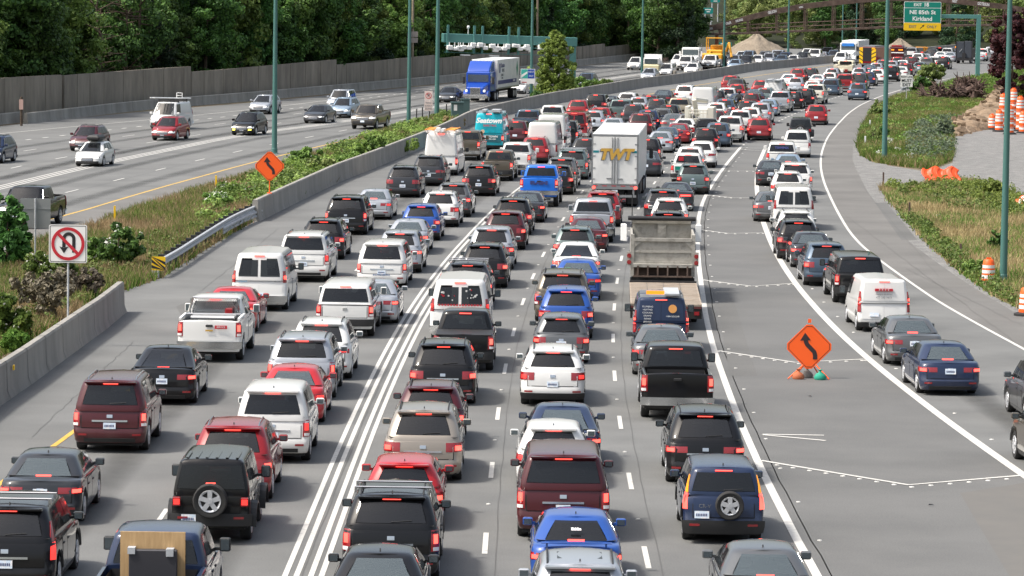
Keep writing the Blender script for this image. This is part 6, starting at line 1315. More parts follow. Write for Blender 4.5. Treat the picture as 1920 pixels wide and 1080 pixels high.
# ---------------------------------------------------------------- vehicles: pixel of the rear roof edge (front roof edge if oncoming), kind, paint, lamp style, options, label
R_CARS = '''
15 950 exp black pillar crossbar,norail,chromebumper|black crossover with chrome roof bars cut by the bottom left corner
88 852 sed darkgrey h|dark grey sedan beside the crossover with chrome roof bars
208 713 lux maroon v chromerail|dark maroon luxury suv with chrome tailgate strips, nearest the concrete barrier
314 652 fst black h tint|glossy black fastback with wide curved glass behind the white work pickup
405 557 pk white v toolbox|white work pickup with a mesh headache rack and chrome bumper
437 541 cou brightred bar|bright red sports coupe in front of the white mesh-racked pickup
487 476 van white hi|white passenger van with two rear windows beside the guardrail
570 440 big white v|large white suv with slim chrome strip ahead of the passenger van
607 413 suv black L|black suv just left ahead of the large white suv
650 370 exp black v|black boxy suv beside the light silver sedan
703 356 sed silver h|light silver blue sedan right of the black boxy suv
757 313 suv darkgrey L off|dark grey suv with unlit lamps near the long concrete wall
805 293 suv2 darkgrey h off|dark grey suv following the white ladder van
877 245 pk bronze v|dark bronze pickup between the ladder van and the turquoise van
967 227 suv maroon L|near-black maroon suv right of the turquoise van
990 206 pk slate v cover|dark blue grey pickup close to the wall behind the turquoise van
1036 198 pk white v|white crew cab pickup beside the curved wall
1084 188 suv red L|small red suv next to the wall, left of a black suv
1117 177 exp black L|black suv with silver rails next to the wall
1142 180 sed darkgrey h|dark sedan close to the wall ahead of the black suv with silver rails
1176 174 suv white L off|white suv by the wall ahead of the dark pickup
1197 182 suv3 silver sq|small silver suv hidden behind the dark green grey pickup
1216 179 suv3 maroon sq|dark maroon hatchback with shiny sloping glass
1244 169 fst darkgrey h off|large dark grey fastback with an amber signal near the wall
1284 160 suv2 white L|white suv with dark lettering on its tailgate next to the wall
1318 164 spr white lo off|big plain white cargo van near the wall, behind the lift truck
1369 142 suv red sq|red suv leftmost of the three bunched by the far wall
1379 148 suv darkgrey sq off|dark grey suv middle of the three bunched by the far wall
1381 158 suv3 red sq|red suv rightmost of the three bunched by the far wall
1363 165 pks white v|white pickup with light rear glass behind the three bunched suvs
1343 170 suv3 black sq|black suv with one bright lamp left of the small white pickup
1417 168 sed slate h off|slate blue sedan right of the three bunched suvs
1434 165 suv3 sage sq|grey green suv below the ladder-racked white van
1426 151 suv3 red sq|red hatchback peeking out left of the ladder-racked white van
1492 145 suv silver sq|silver suv with red lamps right of the ladder-racked white van
1479 139 sed white h|white sedan ahead of the ladder-racked white van
1495 129 suv red L|red suv by the far end of the curved wall
1518 128 suv3 darkgrey sq|dark green grey suv beside the red suv at the wall end
1533 140 sed white h|white sedan left of a white hatchback near the red pickup
1555 136 suv3 white sq|white hatchback right behind the cream service truck
1557 148 min slate v off|dark blue minivan left of the red pickup
1529 158 pk offwhite v|cream white pickup beside the dark blue minivan
1524 152 suv white v|white suv half hidden behind the cream white pickup
1509 167 suv2 black sq|black suv with one large lit lamp behind the cream white pickup
1584 139 pk red v|red pickup with a white plate in the right main lane
1608 156 suv2 slate L|slate grey suv alone in the right lane past the red pickup
1610 138 suv2 darkgrey v|dark grey suv right of the red pickup
1627 135 suv3 navy sq|navy suv left of the white suv at the green pole
1611 127 suv silver v|silver grey suv behind the cream service truck, right side
1630 122 sed slate h|slate sedan with a lit lamp above the navy suv
1645 130 suv white h|white suv touching the tall green pole on its left
1643 118 suv3 silver sq|small silver suv below the fire engine
1670 124 lux black v|tall black suv right of the tall green pole
1690 125 sed white h off|small white sedan beside the tall black suv
1698 119 suv maroon sq|silver maroon suv behind the dark teal sedan
1672 114 suv3 silver sq|silver hatchback under the fire engine, right of the pole
1692 113 sed white h|white sedan in front of the maroon suv below the fire engine
1708 107 exp maroon v|maroon grey suv with a bright right lamp below the fire engine cab
1724 117 sed sage h tint|dark teal sedan left of the roadside shrub
1736 108 exp grey v|grey suv just above the roadside shrub
1752 106 suv white v off|pale suv with silver roof above the roadside shrub
1768 107 suv black v|black suv rightmost of the row behind the shrub
1735 101 sed silver h off|silver sedan partly covered by the grey suv
1682 107 hat red sq|low red hatchback beneath the fire engine cab
1764 97 sed white h off|white coupe-like sedan left of the flat black truck
1782 98 sed silver h off|silver sedan touching the flat black truck
1762 89 exp maroon v|maroon suv high in the far lanes left of the flat black truck
1746 92 suv darkgrey sq off|dark suv beside the orange container
1842 91 pk white v|white pickup right of the flat black truck
1858 88 exp silver v off|silver white suv at the far right lane end
1709 89 pks white v off|white pickup parked by the far sand pile
293 999 pk navy v blackmirror|dark blue pickup carrying a plywood sheet in its bed
397 862 jeep black jeep|black boxy off-road suv with a spare wheel on its door
437 799 suv2 red L chromerail|metallic red suv with silver rails ahead of the spare-wheel off-roader
512 730 lux white v norail|white square suv beside the red low sedan
551 690 sed brightred h|bright red sedan squeezed behind the silver grey suv
567 634 exp silver v|silver grey suv with black rails ahead of the red sedan
603 604 suv2 white bar|white sporty suv with a light bar across its tail
648 533 pkc white v norail|white pickup with a white canopy over its bed
702 527 sed silver h|silver sedan right of the white canopy pickup
717 456 min white v norail|white minivan with the bluish bumper sign
750 435 suv silver h norail|silver suv with a full light strip ahead of the white minivan
767 413 sed silver h|silver sedan right behind the bright blue hatchback
790 385 suv3 blue sq norail|bright blue small suv with yellow rear sticker
826 361 suv white L|white suv with black rear glass ahead of the blue small suv
850 345 suv grey sq|grey suv partly hidden by the white suv
899 311 suv black L|black suv with big red lamps right behind the two-tone pickup
937 282 pks bronze v blackmirror|old brown and cream two-tone pickup with clear rear glass
969 268 pk white v|white pickup with chrome bumper right of the two-tone pickup
1003 258 suv red L|metallic red suv in front of the plain white cargo van
1017 230 spr white lo off|plain tall white cargo van beside the old black suv
1060 227 lux black v|old black suv with a white skull-like sticker on its glass
1077 211 van red hi|red passenger van with two rear windows
1034 216 spr white lo off|white van roof seen behind the plain tall cargo van
1113 208 suv3 silver sq|silver suv right of the red passenger van
1126 202 suv red sq|red suv with a bright white roof reflection
1164 187 pk sage v|dark green grey pickup beside the red suv
712 1038 sed black h|black sedan cut by the bottom edge, left of centre
735 928 exp black v crossbar|black suv with silver roof rack and blue plate
758 868 hat brightred L|bright red hatchback behind the roof-racked black suv
795 769 suv2 beige L|beige suv ahead of the bright red hatchback
808 725 suv3 maroon sq|red suv squeezed behind the beige suv
832 645 suv2 black L|black suv with wide red lamps following the black pickup
873 583 pks black v cover|black pickup with a flat bed cover behind the stickered van
863 526 van white hi|white passenger van covered with stickers on its rear glass
877 494 suv darkgrey L crossbar|dark suv with roof bars just ahead of the stickered van
909 460 suv black L|black suv with angular lamps beside the quadruple line
922 428 suv2 silver L norail|silver wagon-like suv ahead of the angular-lamp black suv
948 398 suv maroon L norail|dark red suv in the column beside the double white lines
962 374 suv black sq|black suv with silver rails behind the blue raised pickup
989 361 sed darkgrey h|dark grey sedan just right of the silver-railed black suv
1015 318 pk brightblue v|bright blue raised pickup with dark letters on the tailgate
1046 311 suv3 black sq|black suv right of the bright blue raised pickup
1053 297 suv2 grey sq|grey suv with clear windows ahead of the small black suv
1073 282 exp sage v crossbar|grey green suv with roof rack left of the big box truck
1097 260 suv3 darkgrey sq|dark suv mostly hidden by the left side of the box truck
1201 213 suv2 maroon sq|dark red suv just right of the box truck top
1215 207 suv navy sq|dark blue suv ahead of the dark red suv by the box truck
1254 197 suv black L|black suv with bright twin lamps and chrome bumper
1088 1058 suv2 silver L sunroof|silver suv cut by the bottom edge, with a glass roof panel
1080 968 sed blue h wing,tint|royal blue sedan with a rear wing and window sticker
1057 853 big maroon v norail|large dark red suv with tall c-shaped lamps and chrome strip
1038 801 hat white sq|white car with light rear glass hidden behind the large dark red suv
1055 762 fst navy h|dark blue fastback ahead of the white car
1037 656 wag white L|white wagon with black roof rails
1053 594 hat grey L|grey hatchback with wide red lamps
1062 543 suv blue L norail|blue suv with round lamps ahead of the grey hatchback
1055 512 exp bronze v|dark brown grey suv left of the royal blue sedan with green sticker
1083 489 sed blue h|royal blue sedan with a green sticker on its rear glass
1082 456 fst white h tint|white sedan with dark glass ahead of the green-stickered sedan
1078 428 suv3 sage sq|old dark green suv with roof rails behind the maroon sedan
1102 410 sed maroon h|dark maroon sedan right of the old green suv
1112 374 pk silver v|silver white pickup behind the red suv at the box truck
1130 361 suv red sq norail|red suv directly behind the big box truck
1432 1031 sed grey h|grey sedan cut by the bottom edge, rightmost of the main lanes
1357 876 crv navy pillar|dark blue small suv with a spare wheel on its tailgate
1322 774 suv2 black h|black suv with chrome lower strip behind the black pickup
1267 649 pk black v norail|black pickup with an open bed in the right main lane
1240 614 sed grey h|grey sedan behind the blue lettered van
1240 559 con navy pill|dark blue small van with white lettering and orange emblem
1253 399 suv black L|black suv with two white bumper plates in front of the dump truck
1256 374 suv3 white sq|white small suv ahead of the twin-plate black suv
1243 357 suv darkgrey sq norail|dark suv left behind the red-lit sports coupe
1268 343 cou darkgrey bar|dark sports coupe with a wide red light bar
1300 309 suv sage sq|grey green suv nearest the gore, right main lane
1290 288 pks white v|white pickup with green tailgate and red sticker
1294 276 suv white sq|white suv ahead of the green-tailed pickup
1316 266 suv white off|white suv with black rear glass beside the gore tip
1323 241 suv black sq|black suv with silver roof near the start of the gore
1346 231 suv2 slate sq|slate suv with one large lit lamp near the gore
1369 218 pk white v|white pickup with a black rear window left of the red suv near the gore
1424 222 suv red L|bright red suv just above the gore tip
1213 260 suv black v|black suv with tall red lamp right of the box truck
1213 284 fst darkgrey h off|dark fastback with pale rear roof right of the box truck
1239 247 sed silver h|silver sedan in the column right of the box truck
1250 239 sed slate h|slate sedan ahead of the silver sedan by the box truck
1272 232 sed red h|red sedan with pale glass ahead of the slate sedan
1284 223 sed white h tint|white sedan ahead of the red sedan with pale glass
1290 214 suv3 grey sq|grey suv ahead of the white sedan, below the lift truck
1274 184 pk tan v|tan white pickup left of the lift truck cage
1325 223 pks black v off|black open pickup bed below the lift truck
1384 176 sed navy h off|dark blue sedan above the motorcyclist
1408 175 suv3 maroon sq|dark red suv with a very bright lamp above the motorcyclist
1359 186 suv slate sq|slate suv left of the motorcyclist
1343 193 suv3 white sq|white suv with pink lamp right of the lift truck
1463 171 pk silver v norail|silver pickup with chrome bumper, biggest beside the black suvs
1488 172 suv3 black sq|black suv between the silver pickup and the big-lamp suv
1426 193 suv2 silver sq|silver suv left behind the silver pickup
1440 187 sed steelblue h|pale blue green sedan with twin lit lamps behind the silver pickup
1407 202 suv white sq|white suv with a red tail stripe left of the silver suv
1388 207 pks white v norail|white pickup carrying red gear below the motorcyclist
1400 190 suv3 black sq|black small suv right of the motorcyclist
1186 196 suv darkgrey sq|dark grey suv right of the dark green grey pickup
1230 186 suv3 darkgrey sq|dark suv with a round lamp behind the amber-signal fastback
1262 214 sed grey h|grey sedan right of the bright twin-lamp suv
1340 208 suv3 maroon sq|dark red suv below the orange cone of the lift truck
1458 158 suv darkgrey sq|dark suv right beside the ladder-racked white van
1240 204 suv3 grey sq off|grey suv left of the twin-lamp black suv
1150 222 sed silver h|silver sedan roof between the red van and the dark red suv
1560 128 suv3 silver sq|silver suv left of the cream service truck wheels
1655 112 suv grey sq|grey suv just under the rear of the fire engine
1721 100 suv3 white sq off|white suv between the grey suv and the orange container
1800 92 suv3 grey sq off|grey suv just left of the flat black truck wheels
1790 88 suv3 navy sq off|small navy suv above the silver sedan near the flat black truck
1776 90 pks white v off|small white pickup farther back left of the flat black truck
1729 97 suv3 black sq|small black suv tucked behind the grey suv over the shrub
1836 97 sed silver h|silver sedan between the gantry column and the white pickup
1870 84 suv3 white sq|white suv farthest right at the road bend
'''
X_CARS = '''
1772 645 sed navy h|blue sedan nearest in the exit lane with a light plate
1707 597 sed grey h|bronze grey sedan between the blue sedan and the white van
1658 525 con white pill|white small van with red star banner and lettering
1613 481 pkc black v norail|black old pickup with a dark canopy and chrome bumper
1550 458 suv slate L norail|slate blue suv ahead of the black canopy pickup
1521 437 sed darkgrey h|dark grey sedan half behind the slate blue suv
1497 415 suv black L|black suv with silver roof rails in the exit lane
1493 397 suv white L off|white suv with black rear glass in the exit lane
1489 352 van white hi off|white passenger van with two dark rear windows in the exit lane
1446 361 sed grey h|grey sedan peeking out left of the exit lane passenger van
1477 323 suv white sq|silver white suv with lit lamps behind the larger white suv
1491 307 exp white v|large white suv with black mirror in the exit lane
1446 302 sed darkgrey h off|dark slate sedan beside the wide white gore line
1478 290 sed steelblue h|pale blue sedan behind the lettered white canopy pickup
1466 267 pkc white v norail|white pickup with a lettered canopy at the tip of the gore
1495 245 lux white v off|white boxy suv right behind the dark off-roader
1501 222 jeep darkgrey jeep off|dark off-road suv with a spare wheel in the exit lane
1531 197 suv red L|red suv alone in the exit lane
'''
L_CARS = '''
50 350 pk black v fog|black pickup approaching behind the blank sign back
-12 255 suv navy v|dark blue car leaving the frame at the left edge
165 236 suv maroon v|dark red suv with bright grille lamps beside the white roof-box hatchback
176 266 hat white v|white hatchback with a black box on its roof
312 192 cvan white v|white work van with a long ladder on its roof
317 219 suv red v norail|red suv overlapping the ladder-carrying work van
465 211 suv black v fog|black suv with yellow fog lamps in the oncoming lanes
495 178 wag silver v norail|silver wagon with black roof next to the sound wall
598 197 sed darkgrey v|dark grey sedan right of the silver wagon
638 168 lux silver v|silver suv farthest left of the pair by the wall
645 183 suv steelblue v|pale blue suv in front of the silver suv
690 196 pk bronze v|dark grey pickup facing the camera in the oncoming lanes
843 163 sed darkgrey v|dark sedan left of the blue truck
975 149 sed white v|white sedan behind the blue truck trailer
1100 137 suv slate v|dark slate car right of the green gantry column
1192 107 suv white v|white suv left of the cream flatbed truck
1218 128 sed silver v|silver sedan low behind the barrier, below the cream truck
1250 119 suv3 white v|white hatchback right of the cream flatbed truck
1273 102 suv white v|white suv left of the white construction truck
1286 105 pk white v|white pickup in front of the white construction truck
1299 118 sed white v|white sedan close to the barrier below the white construction truck
1332 103 pk white v norail|large white pickup with a black grille right of the construction truck
1377 103 suv3 silver v|silver suv left of the dark suv at the sand pile
1379 111 sed steelblue v|pale blue sedan close to the barrier below the sand pile
1399 104 suv black v|black suv facing the camera below the sand pile
1421 103 sed white v|white sedan below the top of the sand pile
1442 99 suv silver v|silver suv with wide grille right below the sand pile
1466 103 sed slate v|slate sedan left of the green pole by the barrier
1472 98 suv navy v|navy suv behind the slate sedan at the green pole
1505 98 suv black v|black square suv with bright corner lamps
1528 92 pk white v|white pickup ahead of the pale silver sedan
1541 97 sed silver v|pale silver sedan close to the barrier right of the black square suv
1563 94 suv slate v|slate suv left of the white semi truck
1577 98 suv white v|white suv in front of the white semi truck
1594 95 sed white v|white sedan right of the white semi truck
1434 96 suv3 grey v|grey car farther back behind the wide-grille silver suv
1488 103 sed white v|white sedan between the green pole and the black square suv
1352 95 suv silver v|small silver suv behind the large white pickup near the sand pile
1391 96 sed white v|small white sedan at the left foot of the sand pile
1458 94 pk silver v|silver pickup farther back at the right foot of the sand pile
1514 91 suv3 white v|white hatchback farther back above the black square suv
1551 89 suv3 black v|small black suv farther back beside the white pickup ahead of the semi
1404 95 suv3 steelblue v|blue grey hatchback farther back at the middle of the sand pile
1604 92 suv3 navy v|navy suv left of the fire engine's yellow stripes
'''
def cars(tbl, lane):
    for line in tbl.strip().split('\n'):
        d, lab = line.split('|'); p = d.split(); x, y, kind, c = float(p[0]), float(p[1]), p[2], p[3]
        light = p[4] if len(p) > 4 and p[4] not in ('off',) else None; o = ' '.join(p[5:]).replace(',', ' ')
        if len(p) > 4 and p[4] == 'off': o += ' off'
        if lane == 'L' : light = None
        BYLAB[lab] = car(x, y, kind, c, lab, o, light, lane)
BYLAB = {}
cars(R_CARS, 'R'); cars(X_CARS, 'X'); cars(L_CARS, 'L')
def find(s): return next(r for l, r in BYLAB.items() if s in l)
# ---------------------------------------------------------------- special vehicles
TW = wheel_meshes(.50, True)
def twheel(r, x, y, R=.5, name='wheel', dual=False):
    sg = 1 if x > 0 else -1
    for k in range(2 if dual else 1):
        o = obj(name, TW[0], M['rubber'], r); o.location = (x-sg*.31*k, y, R); o.rotation_euler = (0, 0, 0 if sg > 0 else pi); o.scale = (R/.5,)*3
        if k == 0: obj('rim', TW[1], M['rim'], o)
def special(name, px, py, h, yoff, lane, label, cat, rev=False, yaw=0): 
    loc, rz = place_frame(px, py, h, yoff, dict(R=RLINES, X=XLINES, L=LLINES)[lane], rev, yaw=yaw); return empty(name, loc, rz, label, cat)
def part(r, name, m, *boxes, c=0.0, smooth=0):
    if name == 'roof_rack' and len(boxes) > 1: return [part(r, 'rack_bar', m, b_, c=c) for b_ in boxes]
    mb = MB()
    for b_ in boxes: mb.box(*b_, c=c)
    return mb.build(name, M[m] if isinstance(m, str) else m, r, smooth)
# big box truck seen from behind
r = special('box_truck', 1154, 252, 3.95, 0, 'R', 'tall white box truck with gold letters on its rear doors', 'truck'); W = 1.27; Ht = 3.95; zb = 1.22
part(r, 'box_body', 'silverbox', (-W, W, 0, 15.6, zb, Ht), c=.03); part(r, 'roof', 'silverbox', (-W+.04, W-.04, .04, 15.5, Ht-.01, Ht+.015))
part(r, 'door_frame', 'steel', (-W, -W+.07, -.03, 0, zb, Ht), (W-.07, W, -.03, 0, zb, Ht), (-W+.07, W-.07, -.03, 0, Ht-.12, Ht)); 
for sg in (-1, 1): part(r, 'rear_door', 'silverbox', (min(sg*.02, sg*(W-.09)), max(sg*.02, sg*(W-.09)), -.045, -.01, zb+.06, Ht-.14), c=.008)
for x in (-.16, -.03, .13): MB().tube((x, -.075, zb+.05), (x, -.075, Ht-.16), .022, n=6).build('lock_rod', M['steel'], r)
part(r, 'hinge', 'steel', *[(sg*(W-.13)-.08, sg*(W-.13)+.08, -.06, -.045, z, z+.05) for sg in (-1, 1) for z in (1.5, 2.1, 2.75, 3.4)]); part(r, 'latch', 'steel', (-.45, -.12, -.09, -.05, 1.55, 1.60), (.12, .42, -.09, -.05, 1.52, 1.57))
text('TWT', .78, 'lettering', M['gold'], r, (0.02, -.10, 2.85), (pi/2, 0, 0), .045, 1.0, .25); text('TWT', .78, 'letter_shadow', M['greyink'], r, (-.04, -.088, 2.80), (pi/2, 0, 0), .045, 1.0, .25)
part(r, 'stripe', 'tealstripe', (-W+.09, -.88, -.052, -.046, 2.95, 3.07), (.92, W-.09, -.052, -.046, 2.95, 3.07))
part(r, 'bumper', 'steel', (-W, W, -.08, .12, .98, 1.2), (-W+.1, W-.1, -.05, .05, .55, .68), (-W+.2, -W+.3, -.04, .04, .6, 1.0), (W-.3, W-.2, -.04, .04, .6, 1.0)); part(r, 'reflective_strip', 'signred', *[(-W+.1+.5*k, -W+.35+.5*k, -.09, -.081, 1.14, 1.18) for k in range(5)])
for sg in (-1, 1): MB().lathe([(.001, 0), (.085, 0), (.085, .03)], 12, Matrix.Translation((sg*(W-.14), -.115, 1.07)) @ Matrix.Rotation(-pi/2, 4, 'X')).build('tail_light', M['red_lit'], r)
part(r, 'licence_plate', 'plate', (-.16, .16, -.1, -.085, .78, .94)); part(r, 'mud_flap', 'ink', (-W+.02, -W+.6, .75, .78, .15, .9), (W-.6, W-.02, .75, .78, .15, .9)); part(r, 'chassis', 'dark', (-.5, .5, .1, 18.5, .62, 1.15), (-W+.1, W-.1, 9.6, 10.9, .5, 1.15))
for y in (1.5, 2.8, 13.5, 14.8):
    for sg in (-1, 1): twheel(r, sg*1.05, y, .5, dual=True)
for sg in (-1, 1): twheel(r, sg*1.05, 18.2, .5)
part(r, 'cab', 'white', (-1.15, 1.15, 16.2, 18.8, .75, 3.0), c=.12); part(r, 'side_rail', 'ink', (W-.04, W-.0, 3, 7.5, .55, 1.15), (-W, -W+.04, 3, 7.5, .55, 1.15)); part(r, 'mirror', 'black', (W+.1, W+.32, 17.9, 18.0, 1.8, 2.4), (-W-.32, -W-.1, 17.9, 18.0, 1.8, 2.4))
# tall vans with racks
r = car(827, 250, 'spr', 'white', 'white high-roof van with orange ladders on its roof by the long barrier', '', None, 'R'); tv_ = r
lm = mat('ladder_orange', (.72, .30, .05), .6)
def ladder(r, x0, x1, y0, y1, z, m, rungs=12, name='ladder'):
    mb = MB(); mb.box(x0-.03, x0+.03, y0, y1, z, z+.08).box(x1-.03, x1+.03, y0, y1, z, z+.08)
    for k in range(rungs): y = y0+.15+(y1-y0-.3)*k/(rungs-1); mb.tube((x0, y, z+.04), (x1, y, z+.04), .02, n=5)
    mb.build(name, m, r)
ladder(r, -.95, -.5, -.2, 3.6, 2.80, lm); ladder(r, .35, .85, -.2, 3.6, 2.80, lm); part(r, 'roof_rack', 'white', (-.98, .98, .5, .56, 2.64, 2.78), (-.98, .98, 2.4, 2.46, 2.64, 2.78), (-.3, -.1, -.1, 1.0, 2.72, 2.95), (.02, .2, -.1, 1.2, 2.72, 2.90))
r = car(917, 213, 'spr', 'teal', 'turquoise advertising van with white script lettering across its rear', '', None, 'R')
text('Seatown', .50, 'lettering', M['white'], r, (0, -.06, 2.12), (radians(86), 0, 0), .02, 1.05, .3); text('ELECTRIC', .18, 'lettering', M['signred'], r, (.1, -.07, 1.78), (radians(88), 0, 0), .006, 1.2); text('SEATOWN', .19, 'lettering', M['white'], r, (.15, -.075, 1.0), (pi/2, 0, 0), .006, 1.1); text('206-905-1001', .13, 'lettering', M['white'], r, (.15, -.075, .82), (pi/2, 0, 0), .003, 1.1)
part(r, 'lower_band', mat('band_teal_dark', (.02, .12, .15), .4), (-.86, .86, -.045, .02, .60, 1.12), c=.01); mb = MB()
for k in range(7): mb.prism([(-.05+k*.09, 1.15), (-.0+k*.09, 1.15), (-.02+k*.09, 1.35+.12*((k*3) % 4)/3)], -.058, -.05)
mb.build('skyline', M['tealstripe'], r); MB().lathe([(.001, 0), (.14, .0), (.14, .01)], 14, Matrix.Translation((-.42, -.05, 1.36)) @ Matrix.Rotation(pi/2, 4, 'X')).build('badge', mat('skin_cream', (.62, .42, .28), .5), r)
part(r, 'roof_rack', 'galv', (-.95, .95, .4, .46, 2.62, 2.76), (-.95, .95, 2.6, 2.66, 2.62, 2.76), (.2, .8, -.1, 1.4, 2.74, 2.92), (-.5, -.2, .0, 1.6, 2.76, 2.9)); 
r = car(1450, 154, 'cvan', 'white', 'white work van with a pipe and ladder rack in the far lanes', 'off', 'hi', 'R'); ladder(r, -.7, -.2, -.5, 4, 2.3, M['galv'], 9); part(r, 'roof_rack', 'galv', (-.85, .85, .2, .25, 2.1, 2.32), (-.85, .85, 2.6, 2.65, 2.1, 2.32), (.1, .7, -.3, 3.6, 2.29, 2.36))
# dump truck with tilted-bed trailer
r = special('flatbed_trailer', 1249, 569, .95, 0, 'R', 'wooden decked equipment trailer towed by the grey dump truck', 'trailer'); W = 1.27
part(r, 'deck', 'deck', (-W, W, .0, 9.2, .86, .93)); part(r, 'frame', 'dark', (-W, W, -.05, .05, .42, .855), (-W, -W+.12, .05, 9.2, .62, .855), (W-.12, W, .05, 9.2, .62, .855)); part(r, 'bumper', mat('trailer_red', (.10, .02, .018), .6), (-W+.02, W-.02, -.07, -.052, .78, .85), c=0)
part(r, 'headboard', 'ink', (-W, W, 9.2, 9.3, .86, 1.0)); mb = MB()
for k in range(19): mb.box(-W+.05, W-.05, .25+.47*k, .27+.47*k, .932, .937)
for x in (-.62, .0, .62): mb.box(x-.008, x+.008, .05, 9.1, .931, .936)
mb.build('plank_gap', M['ink'], r)
for y in (3.4, 4.4):
    for sg in (-1, 1): twheel(r, sg*(W-.2), y, .38)
for sg in (-1, 1): part(r, 'tail_light', 'red_off', (sg*(W-.18)-.09, sg*(W-.18)+.09, -.085, -.055, .55, .68))
part(r, 'drawbar', 'dark', (-.1, .1, 9.3, 11.4, .55, .75))
trl = r; fw = Vector((-sin(r.rotation_euler.z), cos(r.rotation_euler.z), 0)); dp = r.location+fw*11.3
r = empty('dump_truck', dp, trl.rotation_euler.z, 'weathered grey dump truck pulling the wooden decked trailer', 'truck'); g = 'truckgrey'; W = 1.24
part(r, 'tailgate', g, (-W+.14, W-.14, -.10, -.02, 1.55, 2.38)); part(r, 'gate_frame', g, (-W, -W+.14, -.16, .06, 1.0, 2.62), (W-.14, W, -.16, .06, 1.0, 2.62), (-W+.14, W-.14, -.18, -.02, 2.36, 2.48), (-W+.14, W-.14, -.14, -.10, 1.92, 2.0), (-W+.14, W-.14, -.15, -.02, 1.50, 1.58)); mb = MB(); mb.prism([(-W+.14, 2.36), (-W+.14, 2.1), (-W+.45, 2.36)], -.15, -.1).prism([(W-.14, 2.36), (W-.45, 2.36), (W-.14, 2.1)], -.15, -.1); mb.build('gusset', M[g], r)
part(r, 'side_wall', g, (-W, -W+.08, .06, 4.6, 1.15, 2.55), (W-.08, W, .06, 4.6, 1.15, 2.55)); part(r, 'bed_floor', g, (-W+.08, W-.08, 0, 4.6, 1.1, 1.2)); part(r, 'headboard', g, (-W+.08, W-.08, 4.5, 4.6, 1.2, 2.85), (-.16, .16, 4.40, 4.5, 1.2, 2.85), (-W+.08, W-.08, 4.38, 4.5, 2.75, 2.9))
MB().tube((-W-.1, 4.2, 2.96), (W+.1, 4.2, 2.96), .09, n=10).build('tarp_roll', M['ink'], r, 40); part(r, 'spreader_chute', M['truckgrey'], (-W+.1, W-.1, -.45, -.1, 1.38, 1.50)); mb = MB()
for k in range(6): x = -.95+k*.38; mb.box(x-.03, x+.03, -.46, -.12, 1.02, 1.44)
mb.box(-W+.1, W-.1, -.12, -.08, 1.0, 1.4); mb.box(-W+.1, W-.1, -.47, -.42, 1.0, 1.06); mb.build('chute_rib', M['rust'], r); part(r, 'chassis', 'dark', (-.55, .55, -.3, 7.6, .55, 1.08), (-W+.05, W-.05, -.12, .3, .45, .98)); part(r, 'mud_flap', 'ink', (-W, -W+.62, .05, .08, .12, .95), (W-.62, W, .05, .08, .12, .95))
for sg in (-1, 1):
    for z in (1.55, 1.8): MB().lathe([(.001, 0), (.085, 0), (.085, .04)], 12, Matrix.Translation((sg*(W+.05), -.2, z)) @ Matrix.Rotation(-pi/2, 4, 'X')).build('tail_light', M['red_off'], r)
    part(r, 'lamp_bracket', g, (min(sg*(W-.02), sg*(W+.14)), max(sg*(W-.02), sg*(W+.14)), -.16, -.12, 1.42, 1.95)); part(r, 'mirror', 'white', (sg*1.50-.12, sg*1.50+.12, 6.2, 6.3, 1.9, 2.6), c=.03)
    twheel(r, sg*1.0, .9, .5, dual=True); twheel(r, sg*1.0, 2.2, .5, dual=True); twheel(r, sg*1.0, 6.9, .5)
part(r, 'cab', 'white', (-1.15, 1.15, 4.9, 6.6, 1.0, 2.85), c=.1); part(r, 'bonnet', 'white', (-.9, .9, 6.5, 7.9, .8, 1.75), c=.1); MB().tube((-1.18, 4.6, 1.2), (-1.18, 4.6, 3.9), .02, n=5).build('antenna', M['ink'], r)
